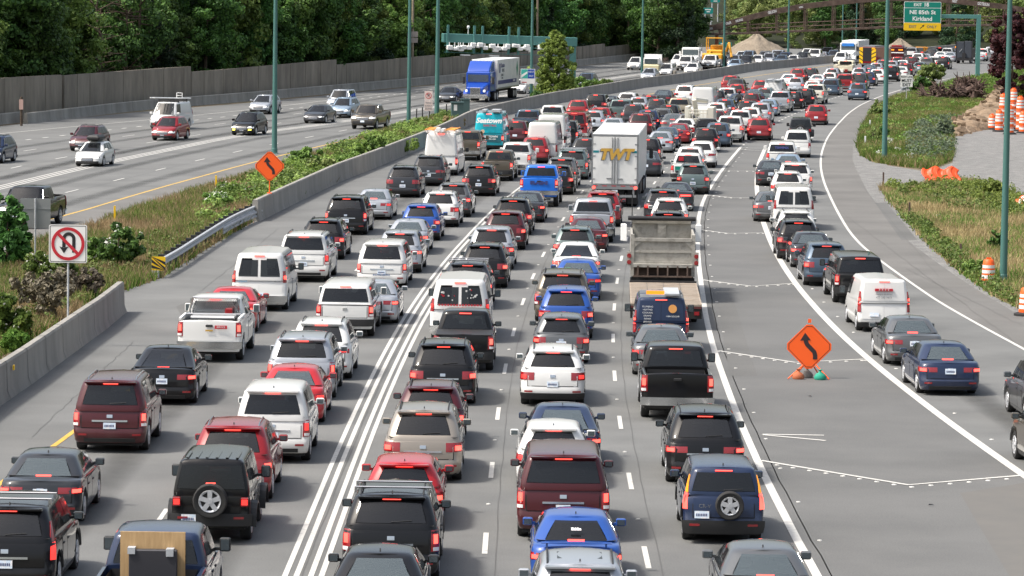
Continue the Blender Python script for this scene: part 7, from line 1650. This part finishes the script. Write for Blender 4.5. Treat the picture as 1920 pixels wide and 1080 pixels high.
# truck with cab facing us, shared parts
def cab_front(r, y, m, W=1.22, H=2.9, hood=1.5, sleeper=False, bump='chrome', mirror='black'):
    """conventional cab; y = rear of the cab, nose towards +y"""
    mb = MB(); mb.box(-W+.06, W-.06, y, y+1.7, .95, H, c=.12); mb.build('cab', m, r, 30)
    mb = MB(); z0, z1 = 1.85, 1.45; w0, w1 = W-.18, W-.42
    vs = [(-w0, y+1.6, .7), (w0, y+1.6, .7), (w1, y+1.6+hood, .75), (-w1, y+1.6+hood, .75), (-w0, y+1.6, z0), (w0, y+1.6, z0), (w1, y+1.6+hood, z1), (-w1, y+1.6+hood, z1)]
    mb.add(vs, [(3, 2, 1, 0), (4, 5, 6, 7), (0, 1, 5, 4), (1, 2, 6, 5), (2, 3, 7, 6), (3, 0, 4, 7)])
    o = mb.build('bonnet', m, r); bv = o.modifiers.new('Bevel', 'BEVEL'); bv.width = .12; bv.segments = 3
    for sg in (-1, 1):
        mb = MB(); Mx = Matrix.Translation((sg*(W-.24), y+1.4+hood*.62, 0)); pr = [(cos(pi*k/10)*.72, .52+sin(pi*k/10)*.62) for k in range(11)]
        mb.prism([(x, z) for x, z in pr], -.22, .22, Mx @ Matrix.Rotation(pi/2, 4, 'Z')); mb.build('fender', m, r, 40); twheel(r, sg*(W-.2), y+1.4+hood*.62, .5)
        part(r, 'headlight', 'head', (sg*(W-.42)-.15, sg*(W-.42)+.15, y+1.6+hood-.28, y+1.6+hood-.02, 1.0, 1.22), c=.03); part(r, 'mirror', mirror, (sg*(W+.2)-.11, sg*(W+.2)+.11, y+1.45, y+1.6, 1.75, 2.45), c=.03)
    part(r, 'windshield', 'glass_light', (-W+.22, W-.22, y+1.69, y+1.72, 1.95, H-.28)); g_ = part(r, 'grille', 'chrome', (-.5, .5, y+1.58+hood, y+1.63+hood, .78, 1.42), c=.02)
    part(g_, 'grille_bars', 'ink', *[(-.44, .44, y+1.632+hood, y+1.642+hood, .86+.11*k, .91+.11*k) for k in range(5)]); part(r, 'bumper', bump, (-W+.02, W-.02, y+1.5+hood, y+1.78+hood, .38, .70), c=.05); part(r, 'side_window', 'glass', (W-.065, W-.045, y+.7, y+1.45, 1.9, 2.5), (-W+.045, -W+.065, y+.7, y+1.45, 1.9, 2.5))
r = special('semi_truck', 891, 134, 3.0, 16.9, 'L', 'bright blue semi truck hauling a white box trailer in the oncoming lanes', 'truck', True); B = PAINT['truckblue']
cab_front(r, 13.6, B, 1.25, 2.95, 1.6); mb = MB(); mb.prism([(-12.2, 2.6), (-13.6, 2.6), (-15.25, 2.9), (-14.9, 3.3), (-13.9, 3.95), (-12.6, 4.0), (-12.2, 3.9)], -1.12, 1.12, Matrix.Rotation(-pi/2, 4, 'Z')); o = mb.build('wind_deflector', B, r, 20); bv = o.modifiers.new('Bevel', 'BEVEL'); bv.width = .12; bv.segments = 3
part(r, 'sleeper', B, (-1.18, 1.18, 12.2, 13.7, .95, 2.95), c=.08); part(r, 'bumper', 'chrome', (-1.2, 1.2, 16.95, 17.05, .72, .80)); 
tr = empty('box_trailer', r.location, r.rotation_euler.z, 'white box trailer with navy stripe and green emblem behind the blue cab', 'trailer'); 
part(tr, 'box_body', 'silverbox', (-1.3, 1.3, 0, 12.0, 1.15, 4.05), c=.03); part(tr, 'stripe', 'navyink', (-1.312, -1.302, 1.6, 12.0-.3, 1.62, 2.0)); part(tr, 'side_rail', 'steel', (-1.31, -1.30, .05, 11.9, 1.15, 1.3), (1.3, 1.31, .05, 11.9, 1.15, 1.3))
Lr = (pi/2, 0, -pi/2)
for s_, sz, y, z, m_ in (('Stanton', .62, 9.3, 3.45, 'navyink'), ('TRUCK', .42, 9.1, 2.95, 'greyink'), ('RENTAL', .32, 9.5, 2.5, 'greyink'), ('LEASING', .22, 9.5, 2.2, 'greyink'), ('LOGISTICS', .26, 3.0, 1.82, 'white')): text(s_, sz, 'lettering', M[m_], tr, (-1.322, y, z), Lr, .006)
part(tr, 'logo', 'navyink', (-1.325, -1.303, 10.6, 11.1, 2.75, 3.65)); mb = MB(); mb.prism([(-.0, .75), (.42, 0), (.0, -.75), (-.42, 0)], -.011, .011); o = mb.build('emblem', M['signgreen'], tr); o.location = (-1.315, 1.3, 3.0); o.rotation_euler = (0, 0, pi/2)
part(tr, 'chassis', 'dark', (-.5, .5, .2, 16, .8, 1.14)); part(tr, 'landing_gear', 'dark', (-.7, -.55, 8.5, 8.65, .3, 1.1), (.55, .7, 8.5, 8.65, .3, 1.1))
for y in (1.2, 2.45):
    for sg in (-1, 1): twheel(tr, sg*1.08, y, .5, dual=True)
for y in (12.1, 13.3):
    for sg in (-1, 1): twheel(r, sg*1.08, y-.6, .5, dual=True)
# white semi, construction truck with loader, cream flatbed
r = special('semi_truck', 1588, 83, 2.8, 16.6, 'L', 'white semi truck with a blue visor far up the oncoming lanes', 'truck', True); cab_front(r, 13.6, M['white'], 1.25, 3.0, 1.2); part(r, 'visor', mat('visor_blue', (.03, .2, .6), .4), (-.9, .9, 15.28, 15.40, 2.5, 2.95)); part(r, 'box_body', 'silverbox', (-1.25, 1.25, 2, 13.2, 1.1, 3.3), c=.03); part(r, 'chassis', 'dark', (-.5, .5, 2, 14, .5, 1.1))
r = special('construction_truck', 1295, 92, 2.75, 14.6, 'L', 'white truck towing a lowboy with a yellow wheel loader', 'truck', True); cab_front(r, 13.0, M['white'], 1.25, 2.95, 1.4, mirror='white'); MB().tube((-1.2, 12.9, 1.0), (-1.2, 12.9, 3.5), .08, n=8).build('exhaust_stack', M['chrome'], r, 40); part(r, 'chassis', 'dark', (-.5, .5, 9.5, 14.5, .5, 1.0)); part(r, 'lowboy_deck', mat('lowboy_red', (.22, .045, .03), .7), (-1.25, 1.25, -2, 9.5, .62, .8), (-.7, .7, 9.0, 12.5, .9, 1.2))
for y in (11.0, 12.2, -1.2, -.1):
    for sg in (-1, 1): twheel(r, sg*1.05, y, .48)
ld = empty('wheel_loader', r.location+Vector((1.35, 5.0, 0)), r.rotation_euler.z, 'yellow wheel loader riding on the lowboy trailer', 'loader'); mk_ = M['mach']
part(ld, 'chassis', mk_, (-1.1, 1.1, -2.6, 1.2, 1.35, 2.35), c=.15); part(ld, 'engine_cover', mk_, (-.9, .9, -2.7, -.6, 2.3, 2.95), c=.12); part(ld, 'cab_frame', mk_, *[(x-.06, x+.06, y-.06, y+.06, 2.3, 3.9) for x in (-1.15, 1.15) for y in (-.5, 1.0)], (-1.25, 1.25, -.6, 1.1, 3.9, 4.02)); part(ld, 'bucket', mk_, (-1.5, 1.5, 2.9, 3.7, .95, 1.9), c=.2)
MB().tube((-1.7, .9, 2.2), (-2.2, 2.2, 3.3), .22, n=6).tube((-2.2, 2.2, 3.3), (-2.7, 3.0, 1.4), .18, n=6).tube((.5, .9, 2.2), (.5, 3.2, 1.6), .15, n=6).build('lift_arm', mk_, ld)
for y in (-1.6, 1.7):
    for sg in (-1, 1): twheel(ld, sg*1.1, y, .72)
r = special('flatbed_truck', 1222, 108, 2.35, 6.0, 'L', 'cream cab-over flatbed truck with dark stake sides by the green pole', 'truck', True); cr = mat('cream_cab', (.62, .56, .36), .4); part(r, 'cab', cr, (-1.0, 1.0, 5.0, 6.7, .55, 1.5), c=.12); part(r, 'cab_top', 'white', (-.95, .95, 5.0, 6.4, 1.48, 2.35), c=.1); part(r, 'windshield', 'glass_light', (-.82, .82, 6.41, 6.43, 1.55, 2.2)); part(r, 'bulkhead', 'white', (-1.1, 1.1, 4.7, 4.9, .9, 2.75)); part(r, 'flatbed', 'ink', (-1.15, 1.15, 0, 4.7, .85, 1.0)); part(r, 'stake_side', M['rust'], *[(sg*1.12-.03, sg*1.12+.03, y, y+.1, 1.0, 2.3) for sg in (-1, 1) for y in (.2, 1.1, 2.0, 2.9, 3.8)], (-1.15, -1.09, .1, 4.4, 1.9, 2.0), (1.09, 1.15, .1, 4.4, 1.9, 2.0)); part(r, 'bumper', 'white', (-1.0, 1.0, 6.7, 6.8, .45, .62)); part(r, 'headlight', 'head', (-.9, -.6, 6.69, 6.72, .72, .9), (.6, .9, 6.69, 6.72, .72, .9))
for y in (1.2, 5.8):
    for sg in (-1, 1): twheel(r, sg*.9, y, .42)
# fire engine
r = special('fire_engine', 1627, 88.5, 2.9, 0, 'R', 'red fire engine with yellow chevrons standing across the far shoulder', 'fire truck' ); r.rotation_euler.z = -radians(19); RD = PAINT['red']
part(r, 'body', RD, (-1.2, 1.2, 0, 6.4, .7, 2.9), c=.04); part(r, 'rear_panel', 'ink', (-.62, .55, -.03, 0, .95, 2.85)); part(r, 'yellow_panel', 'yellow', (-1.19, -.68, -.04, -.002, .55, 2.85), (.58, 1.19, -.04, -.002, .55, 2.85)); mb = MB()
for sg, a, b2 in ((-1, -1.19, -.68), (1, .58, 1.19)):
    for k in range(4): z = .75+k*.55; mb.prism([(a, z), (b2, z+.32*sg), (b2, z+.32*sg+.14), (a, z+.14)], -.05, -.042)
mb.build('chevron', M['ink'], r); part(r, 'rear_step', 'steel', (-1.2, 1.2, -.3, 0, .5, .6)); part(r, 'roller_shutter', RD, (1.205, 1.215, .9, 5.6, 1.1, 2.2)); part(r, 'roof_rack', 'steel', (-.9, .9, .5, 6.0, 2.9, 3.1)); part(r, 'cab', RD, (-1.2, 1.2, 6.6, 9.2, .7, 2.7), c=.12); part(r, 'tail_light', 'amber', (-1.1, -.8, -.06, -.041, 2.6, 2.75), (.75, 1.05, -.06, -.041, 2.6, 2.75)); part(r, 'chassis', 'dark', (-.9, .9, .1, 9, .4, .7))
for y in (1.8, 8.0):
    for sg in (-1, 1): twheel(r, sg*1.02, y, .5, dual=(y < 3))
r = special('rescue_truck', 1681, 89, 2.2, 0, 'R', 'dark red emergency truck with lit amber lamps before the sand pile', 'fire truck'); part(r, 'body', PAINT['maroon'], (-1.1, 1.1, 0, 3.0, .6, 2.3), c=.12); part(r, 'cab_roof', RD, (-.8, .8, .1, 2.5, 2.25, 2.55), c=.08); part(r, 'warning_light', 'amber', (-.95, -.35, -.05, .02, 1.75, 1.95), (.3, .95, -.05, .02, 1.75, 1.95)); part(r, 'white_band', 'white', (-1.105, 1.105, -.02, 0, 1.35, 1.5)); part(r, 'bumper', 'chrome', (-1.1, 1.1, -.15, 0, .5, .75))
for sg in (-1, 1): twheel(r, sg*.95, .8, .45); twheel(r, sg*.95, 2.5, .45)
# flat black panel truck
r = special('attenuator_truck', 1808, 77, 3.35, 0, 'R', 'black truck carrying two tall folded upright panels in the far right lane', 'truck'); W = 1.12
PB = mat('panel_slate', (.035, .042, .055), .5); part(r, 'panel', PB, (-W, -.04, 0, .35, .85, 3.25), c=.03); part(r, 'panel', PB, (.04, W, 0, .35, .85, 3.35), c=.03); part(r, 'frame', 'ink', (-W-.1, -W-.01, -.05, .4, .7, 3.2), (W+.01, W+.1, -.05, .4, .7, 3.4), (-.03, .03, -.04, .3, 1.0, 3.3), (-.25, .25, -.2, -.02, .8, 1.6)); MB().tube((-.7, -.06, 1.7), (-.3, -.06, 2.2), .03, n=6).build('strut', M['galv'], r); part(r, 'lower_body', 'ink', (-W, W, -.3, 2.5, .45, .8), (-W+.1, W-.1, .5, 6.5, .8, 2.2)); part(r, 'lamp', 'amber', (-W-.25, -W-.1, 0, .1, 2.35, 2.55))
for y in (.2, 1.4, 5.5):
    for sg in (-1, 1): twheel(r, sg*.95, y, .45)
# cream service truck
r = special('service_truck', 1586, 114, 1.95, 2.5, 'R', 'cream service body truck carrying gear, behind the red pickup', 'truck'); cm = mat('cream_paint', (.62, .58, .44), .5); part(r, 'cab', cm, (-1.0, 1.0, 2.4, 4.4, .8, 2.0), c=.15); part(r, 'rear_window', 'glass', (-.75, .75, 2.37, 2.40, 1.45, 1.9)); part(r, 'service_body', cm, (-1.2, -.75, -.3, 2.3, .7, 1.5), (.75, 1.2, -.3, 2.3, .7, 1.5), (-.75, .75, -.3, -.2, .7, 1.35), c=.03); part(r, 'load', PAINT['red'], (-1.0, -.6, -.5, -.2, .6, 1.1), (.2, .6, -.5, -.2, .6, .95)); part(r, 'white_box', 'white', (-.55, .05, -.55, -.2, .55, .9)); part(r, 'chassis', 'dark', (-.9, .9, -.2, 4.6, .45, .75)); part(r, 'high_brake_light', 'red_lit', (-.2, .2, 2.35, 2.41, 1.95, 2.0)); part(r, 'mirror', 'black', (-1.35, -1.15, 3.8, 3.9, 1.4, 1.7), (1.15, 1.35, 3.8, 3.9, 1.4, 1.7))
for sg in (-1, 1): twheel(r, sg*1.0, .5, .42); twheel(r, sg*.95, 3.9, .42)
# lift truck with cage
r = special('bucket_lift_truck', 1312, 199, 2.4, 0, 'R', 'cream lift truck with a caged work basket behind the white cargo van', 'truck'); cm2 = mat('cream_lift', (.60, .58, .50), .5); part(r, 'body', cm2, (-1.15, -.85, -.1, 3.2, .7, 2.35), (.6, 1.1, -.1, 3.2, .7, 2.3), (-.85, .6, 1.6, 3.2, .7, 1.3), c=.03); mb = MB()
for z in (.95, 1.4, 1.85, 2.1): mb.tube((-.85, -.1, z), (.6, -.1, z), .035, n=5)
for k in range(6): x = -.8+.27*k; mb.tube((x, -.1, .75), (x, -.1, 2.1), .03, n=5)
mb.build('work_basket', cm2, r); part(r, 'basket_floor', 'dark', (-.85, .6, -.1, 1.6, .65, .75)); MB().tube((-.3, 1.5, 1.6), (-.5, .8, 2.9), .2, n=8).tube((-.5, .8, 2.9), (.3, 3.5, 2.7), .18, n=8).build('boom', cm2, r, 40); part(r, 'cab', M['white'], (-1.0, 1.0, 3.6, 5.4, .7, 2.2), c=.15); MB().lathe([(.17, 0), (.17, .03), (.12, .04), (.03, .5), (.001, .5)], 12, Matrix.Translation((1.0, -.3, .9))).build('cone', M['barrel'], r); part(r, 'tail_light', 'red_lit', (.85, 1.05, -.12, -.1, .75, .85)); part(r, 'chassis', 'dark', (-.9, .9, 0, 5.3, .4, .7))
for sg in (-1, 1): twheel(r, sg*.95, 1.0, .45, dual=True); twheel(r, sg*.95, 4.8, .45)
# orange container by the far road, parked at the works
b = G(1730, 101); r = empty('waste_container', b, 0, 'orange open container between the white pickup and the dark suv', 'container'); part(r, 'container', mat('container_orange', (.65, .27, .03), .6), (-.85, .85, 0, 3, .15, 1.1), (-.9, .9, -.05, 3.05, 1.0, 1.12)); part(r, 'rib', 'ink', *[(x-.03, x+.03, -.04, -.01, .2, 1.0) for x in (-.5, 0, .5)])
# motorcyclist
r = special('motorcycle', 1384, 202, .3, 0, 'R', 'dark motorcycle with a lit amber lamp riding between the lanes', 'motorcycle'); 
for y in (.35, 1.75): MB().lathe([(.22, -.06), (.31, -.07), (.33, 0), (.31, .07), (.22, .06)], 18, Matrix.Translation((0, y, .33)) @ Matrix.Rotation(pi/2, 4, 'Y')).build('wheel', M['rubber'], r, 50)
MB().tube((0, .5, .75), (0, 1.2, .72), .16, .2, 10).tube((0, 1.1, .8), (0, 1.5, .95), .2, .13, 10).box(-.16, .16, .75, 1.3, .3, .65, c=.05).build('body', M['ink'], r, 40); MB().tube((0, 1.75, .33), (0, 1.4, 1.05), .04).tube((-.38, 1.3, 1.08), (.38, 1.3, 1.08), .02).build('handlebar', M['chrome'], r); part(r, 'pannier', 'ink', (-.42, -.2, .1, .55, .5, .85), (.2, .42, .1, .55, .5, .85), c=.03); part(r, 'tail_light', 'amber', (.12, .3, .05, .1, .85, .98)); part(r, 'licence_plate', 'plate', (-.1, .1, .02, .04, .5, .65))
def person(loc, rz, label, joints, edges, mb_):
    me = bpy.data.meshes.new('person'); names = list(joints); me.from_pydata([joints[k][0] for k in names], [(names.index(a), names.index(b_)) for a, b_ in edges], []); o = obj('person', me, mb_); o.location = loc; o.rotation_euler = (0, 0, rz); sk = o.modifiers.new('Skin', 'SKIN'); 
    lay = me.skin_vertices[0] if me.skin_vertices else None
    if lay is None:
        bpy.context.view_layer.objects.active = o; lay = me.skin_vertices[0]
    for i, k in enumerate(names): rr_ = joints[k][1]; lay.data[i].radius = (rr_, rr_)
    lay.data[0].use_root = True; sb = o.modifiers.new('Subdivision', 'SUBSURF'); sb.levels = 1; sb.render_levels = 2; tag(o, label, 'person'); return o
J = dict(pelvis=((0, .72, .92), .17), waist=((0, .76, 1.12), .155), chest=((0, .86, 1.36), .19), neck=((0, .92, 1.55), .07), head=((0, .96, 1.70), .11), top=((0, .97, 1.78), .09),
         sl=((-.2, .88, 1.45), .075), el=((-.36, 1.02, 1.22), .052), hl=((-.36, 1.27, 1.12), .036), sr=((.2, .88, 1.45), .075), er=((.36, 1.02, 1.22), .052), hr=((.36, 1.27, 1.12), .036), kl=((-.24, 1.12, .78), .085), fl=((-.23, .85, .36), .055), tl=((-.24, 1.02, .33), .045), kr=((.24, 1.12, .78), .085), fr=((.23, .85, .36), .055), tr=((.24, 1.02, .33), .045))
E = [('pelvis', 'waist'), ('waist', 'chest'), ('chest', 'neck'), ('neck', 'head'), ('head', 'top'), ('chest', 'sl'), ('sl', 'el'), ('el', 'hl'), ('chest', 'sr'), ('sr', 'er'), ('er', 'hr'), ('pelvis', 'kl'), ('kl', 'fl'), ('fl', 'tl'), ('pelvis', 'kr'), ('kr', 'fr'), ('fr', 'tr')]
po = person(r.location, r.rotation_euler.z, 'motorcyclist in dark jacket and helmet riding between queuing cars', J, E, M['blackcloth']); mb = MB(); mb.lathe([(.001, -.14), (.10, -.13), (.15, -.04), (.155, .04), (.12, .12), (.001, .155)], 14, Matrix.Translation((0, .97, 1.74))); mb.build('helmet', M['ink'], po, 60)
# ---------------------------------------------------------------- loads, stickers and lettering on cars
P_ = find('carrying a plywood'); pb = empty('plywood_sheet', P_.location, P_.rotation_euler.z, 'plywood sheet standing in the bed of the dark blue pickup', 'plywood'); part(pb, 'sheet', 'wood', (-.62, .60, 1.62, 1.66, .85, 2.03)); bx = empty('equipment_case', P_.location, P_.rotation_euler.z, 'dark panel with silver corner clamps leaning on the plywood', 'case'); part(bx, 'case_body', mat('case_dark', (.035, .035, .042), .5), (-.44, .46, 1.42, 1.58, .80, 1.72), c=.02); part(bx, 'clamp', 'galv', (-.46, -.32, 1.39, 1.61, 1.64, 1.76), (.26, .40, 1.39, 1.61, 1.60, 1.74)); 
P_ = find('mesh headache rack'); mb = MB(); 
for k in range(22): x = -.78+k*.074; mb.tube((x, 1.90, 1.42), (min(.8, x+.3), 1.88, 1.90), .013, n=4); mb.tube((x, 1.88, 1.42), (max(-.8, x-.3), 1.88, 1.90), .013, n=4)
for a_, b_ in (((-.85, 1.9, 1.38), (-.72, 1.9, 1.93)), ((.85, 1.9, 1.38), (.72, 1.9, 1.93)), ((-.72, 1.9, 1.93), (.72, 1.9, 1.93)), ((-.85, 1.9, 1.40), (.85, 1.9, 1.40))): mb.tube(a_, b_, .04, n=6)
mb.build('headache_rack', M['chrome'], P_); part(P_, 'jerry_can', PAINT['red'], (.35, .60, 1.55, 1.78, 1.2, 1.62), c=.03); part(P_, 'sticker', 'signred', (.18, .58, -.032, -.022, 1.10, 1.21)); mb = MB().tube((-.7, 1.1, 1.36), (.7, 1.1, 1.36), .05, n=8); mb.build('pipe_rail', M['white'], P_); part(P_, 'emblem', 'gold', (-.12, .12, -.035, -.022, 1.02, 1.07)); part(P_, 'side_rail', 'white', (-.98, -.90, .1, 1.9, 1.37, 1.44), (.90, .98, .1, 1.9, 1.37, 1.44))
text('SERVICE', .075, 'lettering', M['white'], P_, (.38, -.035, 1.155))
P_ = find('stickered van') if False else find('covered with stickers'); rs = random.Random(2)
for k in range(16): x = rs.choice([-1, 1])*rs.uniform(.14, .62); z = rs.uniform(1.45, 1.88); mb = MB(); mb.lathe([(.001, 0), (rs.uniform(.018, .045), 0)], 8, Matrix.Translation((x, .05+(z-1.2)*.19-.04, z)) @ Matrix.Rotation(pi/2-.18, 4, 'X')); mb.build('sticker', M['white'] if k % 4 else M['signred'], P_)
part(P_, 'red_strip', 'signred', *[(-.72+.1*k, -.66+.1*k, .005, .035, 1.27, 1.33) for k in range(15)])
P_ = find('two rear windows beside the guardrail'); text('vanpool', .11, 'lettering', mat('ink_lightblue', (.15, .42, .65), .5), P_, (-.62, .005, 1.12)); text('VP1295', .08, 'lettering', M['greyink'], P_, (.68, .005, 1.12))
P_ = find('red star banner'); part(P_, 'banner', 'signred', (-.34, .30, .03, .085, 1.47, 1.56)); text('★ ★ ★ ★', .085, 'stars', M['white'], P_, (-.02, .026, 1.515)); text('PLUMBING SERVICE LLC', .055, 'lettering', M['ink'], P_, (-.02, .012, 1.36)); text('425-252-5673', .10, 'lettering', M['greyink'], P_, (-.02, .005, 1.25))
P_ = find('orange emblem'); mb = MB(); mb.lathe([(.001, 0), (.14, 0), (.14, .012)], 16, Matrix.Translation((.38, .055, 1.52)) @ Matrix.Rotation(pi/2, 4, 'X')); mb.build('emblem', mat('emblem_orange', (.75, .35, .1), .5), P_)
for i, t_ in enumerate(('PLUMBING', 'HEATING', 'COOLING', 'DRAINS', 'REPAIR', 'SERVICE')): text(t_, .075, 'lettering', M['white'], P_, (-.45, .06-.012*i, 1.58-.10*i))
text('1-800-922-2246', .07, 'lettering', M['white'], P_, (.38, .0, 1.27)); part(P_, 'roof_rack', 'galv', (-.7, .7, .3, .34, 1.84, 1.97), (-.7, .7, 2.0, 2.04, 1.84, 1.97), (.1, .6, .1, 2.6, 1.96, 2.02)); part(P_, 'warning_bar', 'amber', (-.5, .1, .35, .5, 1.97, 2.08))
P_ = find('lettered canopy at the tip'); text('TERMINIX', .20, 'lettering', M['navyink'], P_, (0, .12, 1.50), (pi/2-.3, 0, 0), .008)
P_ = find('bright blue raised pickup'); P_.location.z = .22; text('RAM', .24, 'lettering', M['navyink'], P_, (0, -.02, 1.10), (pi/2, 0, 0), .02, 1.9)
for w_ in [c for c in P_.children if c.name.startswith('wheel')]: w_.location.z = .41-.22+.06; w_.scale = (1.1, 1.14, 1.14)
P_ = find('royal blue sedan with a rear wing'); text('Eddie', .09, 'sticker', M['white'], P_, (0, .80, 1.26), (pi/2-.9, 0, 0), .008)
P_ = find('twin-plate black suv') if False else find('two white bumper plates'); part(P_, 'plate_pair', 'white', (-.34, -.02, .25, .27, 1.20, 1.36), (.04, .36, .25, .27, 1.20, 1.36))
P_ = find('spare wheel on its tailgate'); text('CR-V', .12, 'lettering', M['chrome'], P_, (-.42, .0, .86))
P_ = find('black box on its roof'); part(P_, 'roof_box', 'black', (-.42, .42, .9, 2.7, 1.56, 1.92), c=.12)
P_ = find('green tailgate'); part(P_, 'green_panel', 'signgreen', (-.7, .7, -.03, -.005, .78, 1.1)); part(P_, 'sticker', 'signred', (-.55, -.25, 1.80, 1.84, 1.35, 1.6))
P_ = find('a long ladder on its roof'); mb = MB(); mb.tube((-.9, .5, 2.35), (.3, 6.4, 2.55), .05, n=6).tube((-.6, .5, 2.35), (.6, 6.4, 2.55), .05, n=6); mb.build('ladder', M['white'], P_); part(P_, 'roof_rack', 'black', (-.85, .85, 1.2, 1.26, 2.1, 2.34)); part(P_, 'roof_rack', 'black', (-.85, .85, 3.4, 3.46, 2.1, 2.4)); part(P_, 'rack_end', 'white', (-.75, -.7, 2.2, 2.26, 2.4, 2.85), (-.3, -.25, 2.2, 2.26, 2.4, 2.85), (-.75, -.25, 2.2, 2.26, 2.8, 2.85), (-.75, -.25, 2.2, 2.26, 2.6, 2.64))
P_ = find('skull-like sticker'); mb = MB(); mb.prism([(-.4, .05), (-.1, .0), (.1, -.02), (.42, .08), (.1, .06), (-.15, .12)], -.01, .0, Matrix.Translation((-.05, .12, 1.45))); mb.build('sticker', M['white'], P_)
P_ = find('green sticker on its rear'); part(P_, 'sticker', mat('sticker_green', (.05, .55, .15), .5), (-.48, -.25, .80, .83, 1.12, 1.22))
P_ = find('bluish bumper sign'); text('SHUTTLE SERVICE', .085, 'lettering', mat('ink_bluegrey', (.10, .16, .30), .5), P_, (0, -.03, .52), (pi/2, 0, 0), .004)
# two cars half out of the frame at the right edge, placed by their left front wheels
for px_, py_, kd, co, lab in ((1893, 772, 'suv2', 'grey', 'grey suv entering at the right edge beside the blue sedan, upper one'), (1907, 860, 'exp', 'bronze', 'dark bronze suv cut by the right edge below the grey suv')):
    w_ = G(px_, py_); f = heading(w_, XLINES); K = KIND[kd]; loc = w_-f*K['wheel'][1]+Vector((f.y, -f.x, 0))*(K['W']/2-.1); r = empty('suv', loc, atan2(-f.x, f.y), lab, 'suv', 'vehicles in the exit lane'); instance(proto(kd, None, (), 0), r, PAINT[co])
# small litter and dark scraps on the gore and verge
for px, y, w_, lab in ((1518, 744, .10, 'small dark scrap below the folding sign'), (1745, 949, .07, 'small dark scrap in the lower right gore'), (1765, 437, .25, 'crumpled pale litter in the dry grass'), (1752, 408, .38, 'grey sheet lying in the dry grass')):
    b = G(px, y); rr = random.Random(px); o = MB().add([(rr.uniform(-w_, w_), rr.uniform(-w_, w_), rr.uniform(0, w_*.5)) for _ in range(7)], [(0, 1, 2), (2, 3, 4), (4, 5, 6), (1, 3, 5), (0, 4, 6)]).build('litter', M['ink'] if 'dark' in lab else M['galv']); o.location = b+Vector((0, 0, .02)); tag(o, lab, 'litter')
print('CARS', len(CARS), 'objects', len(bpy.data.objects))
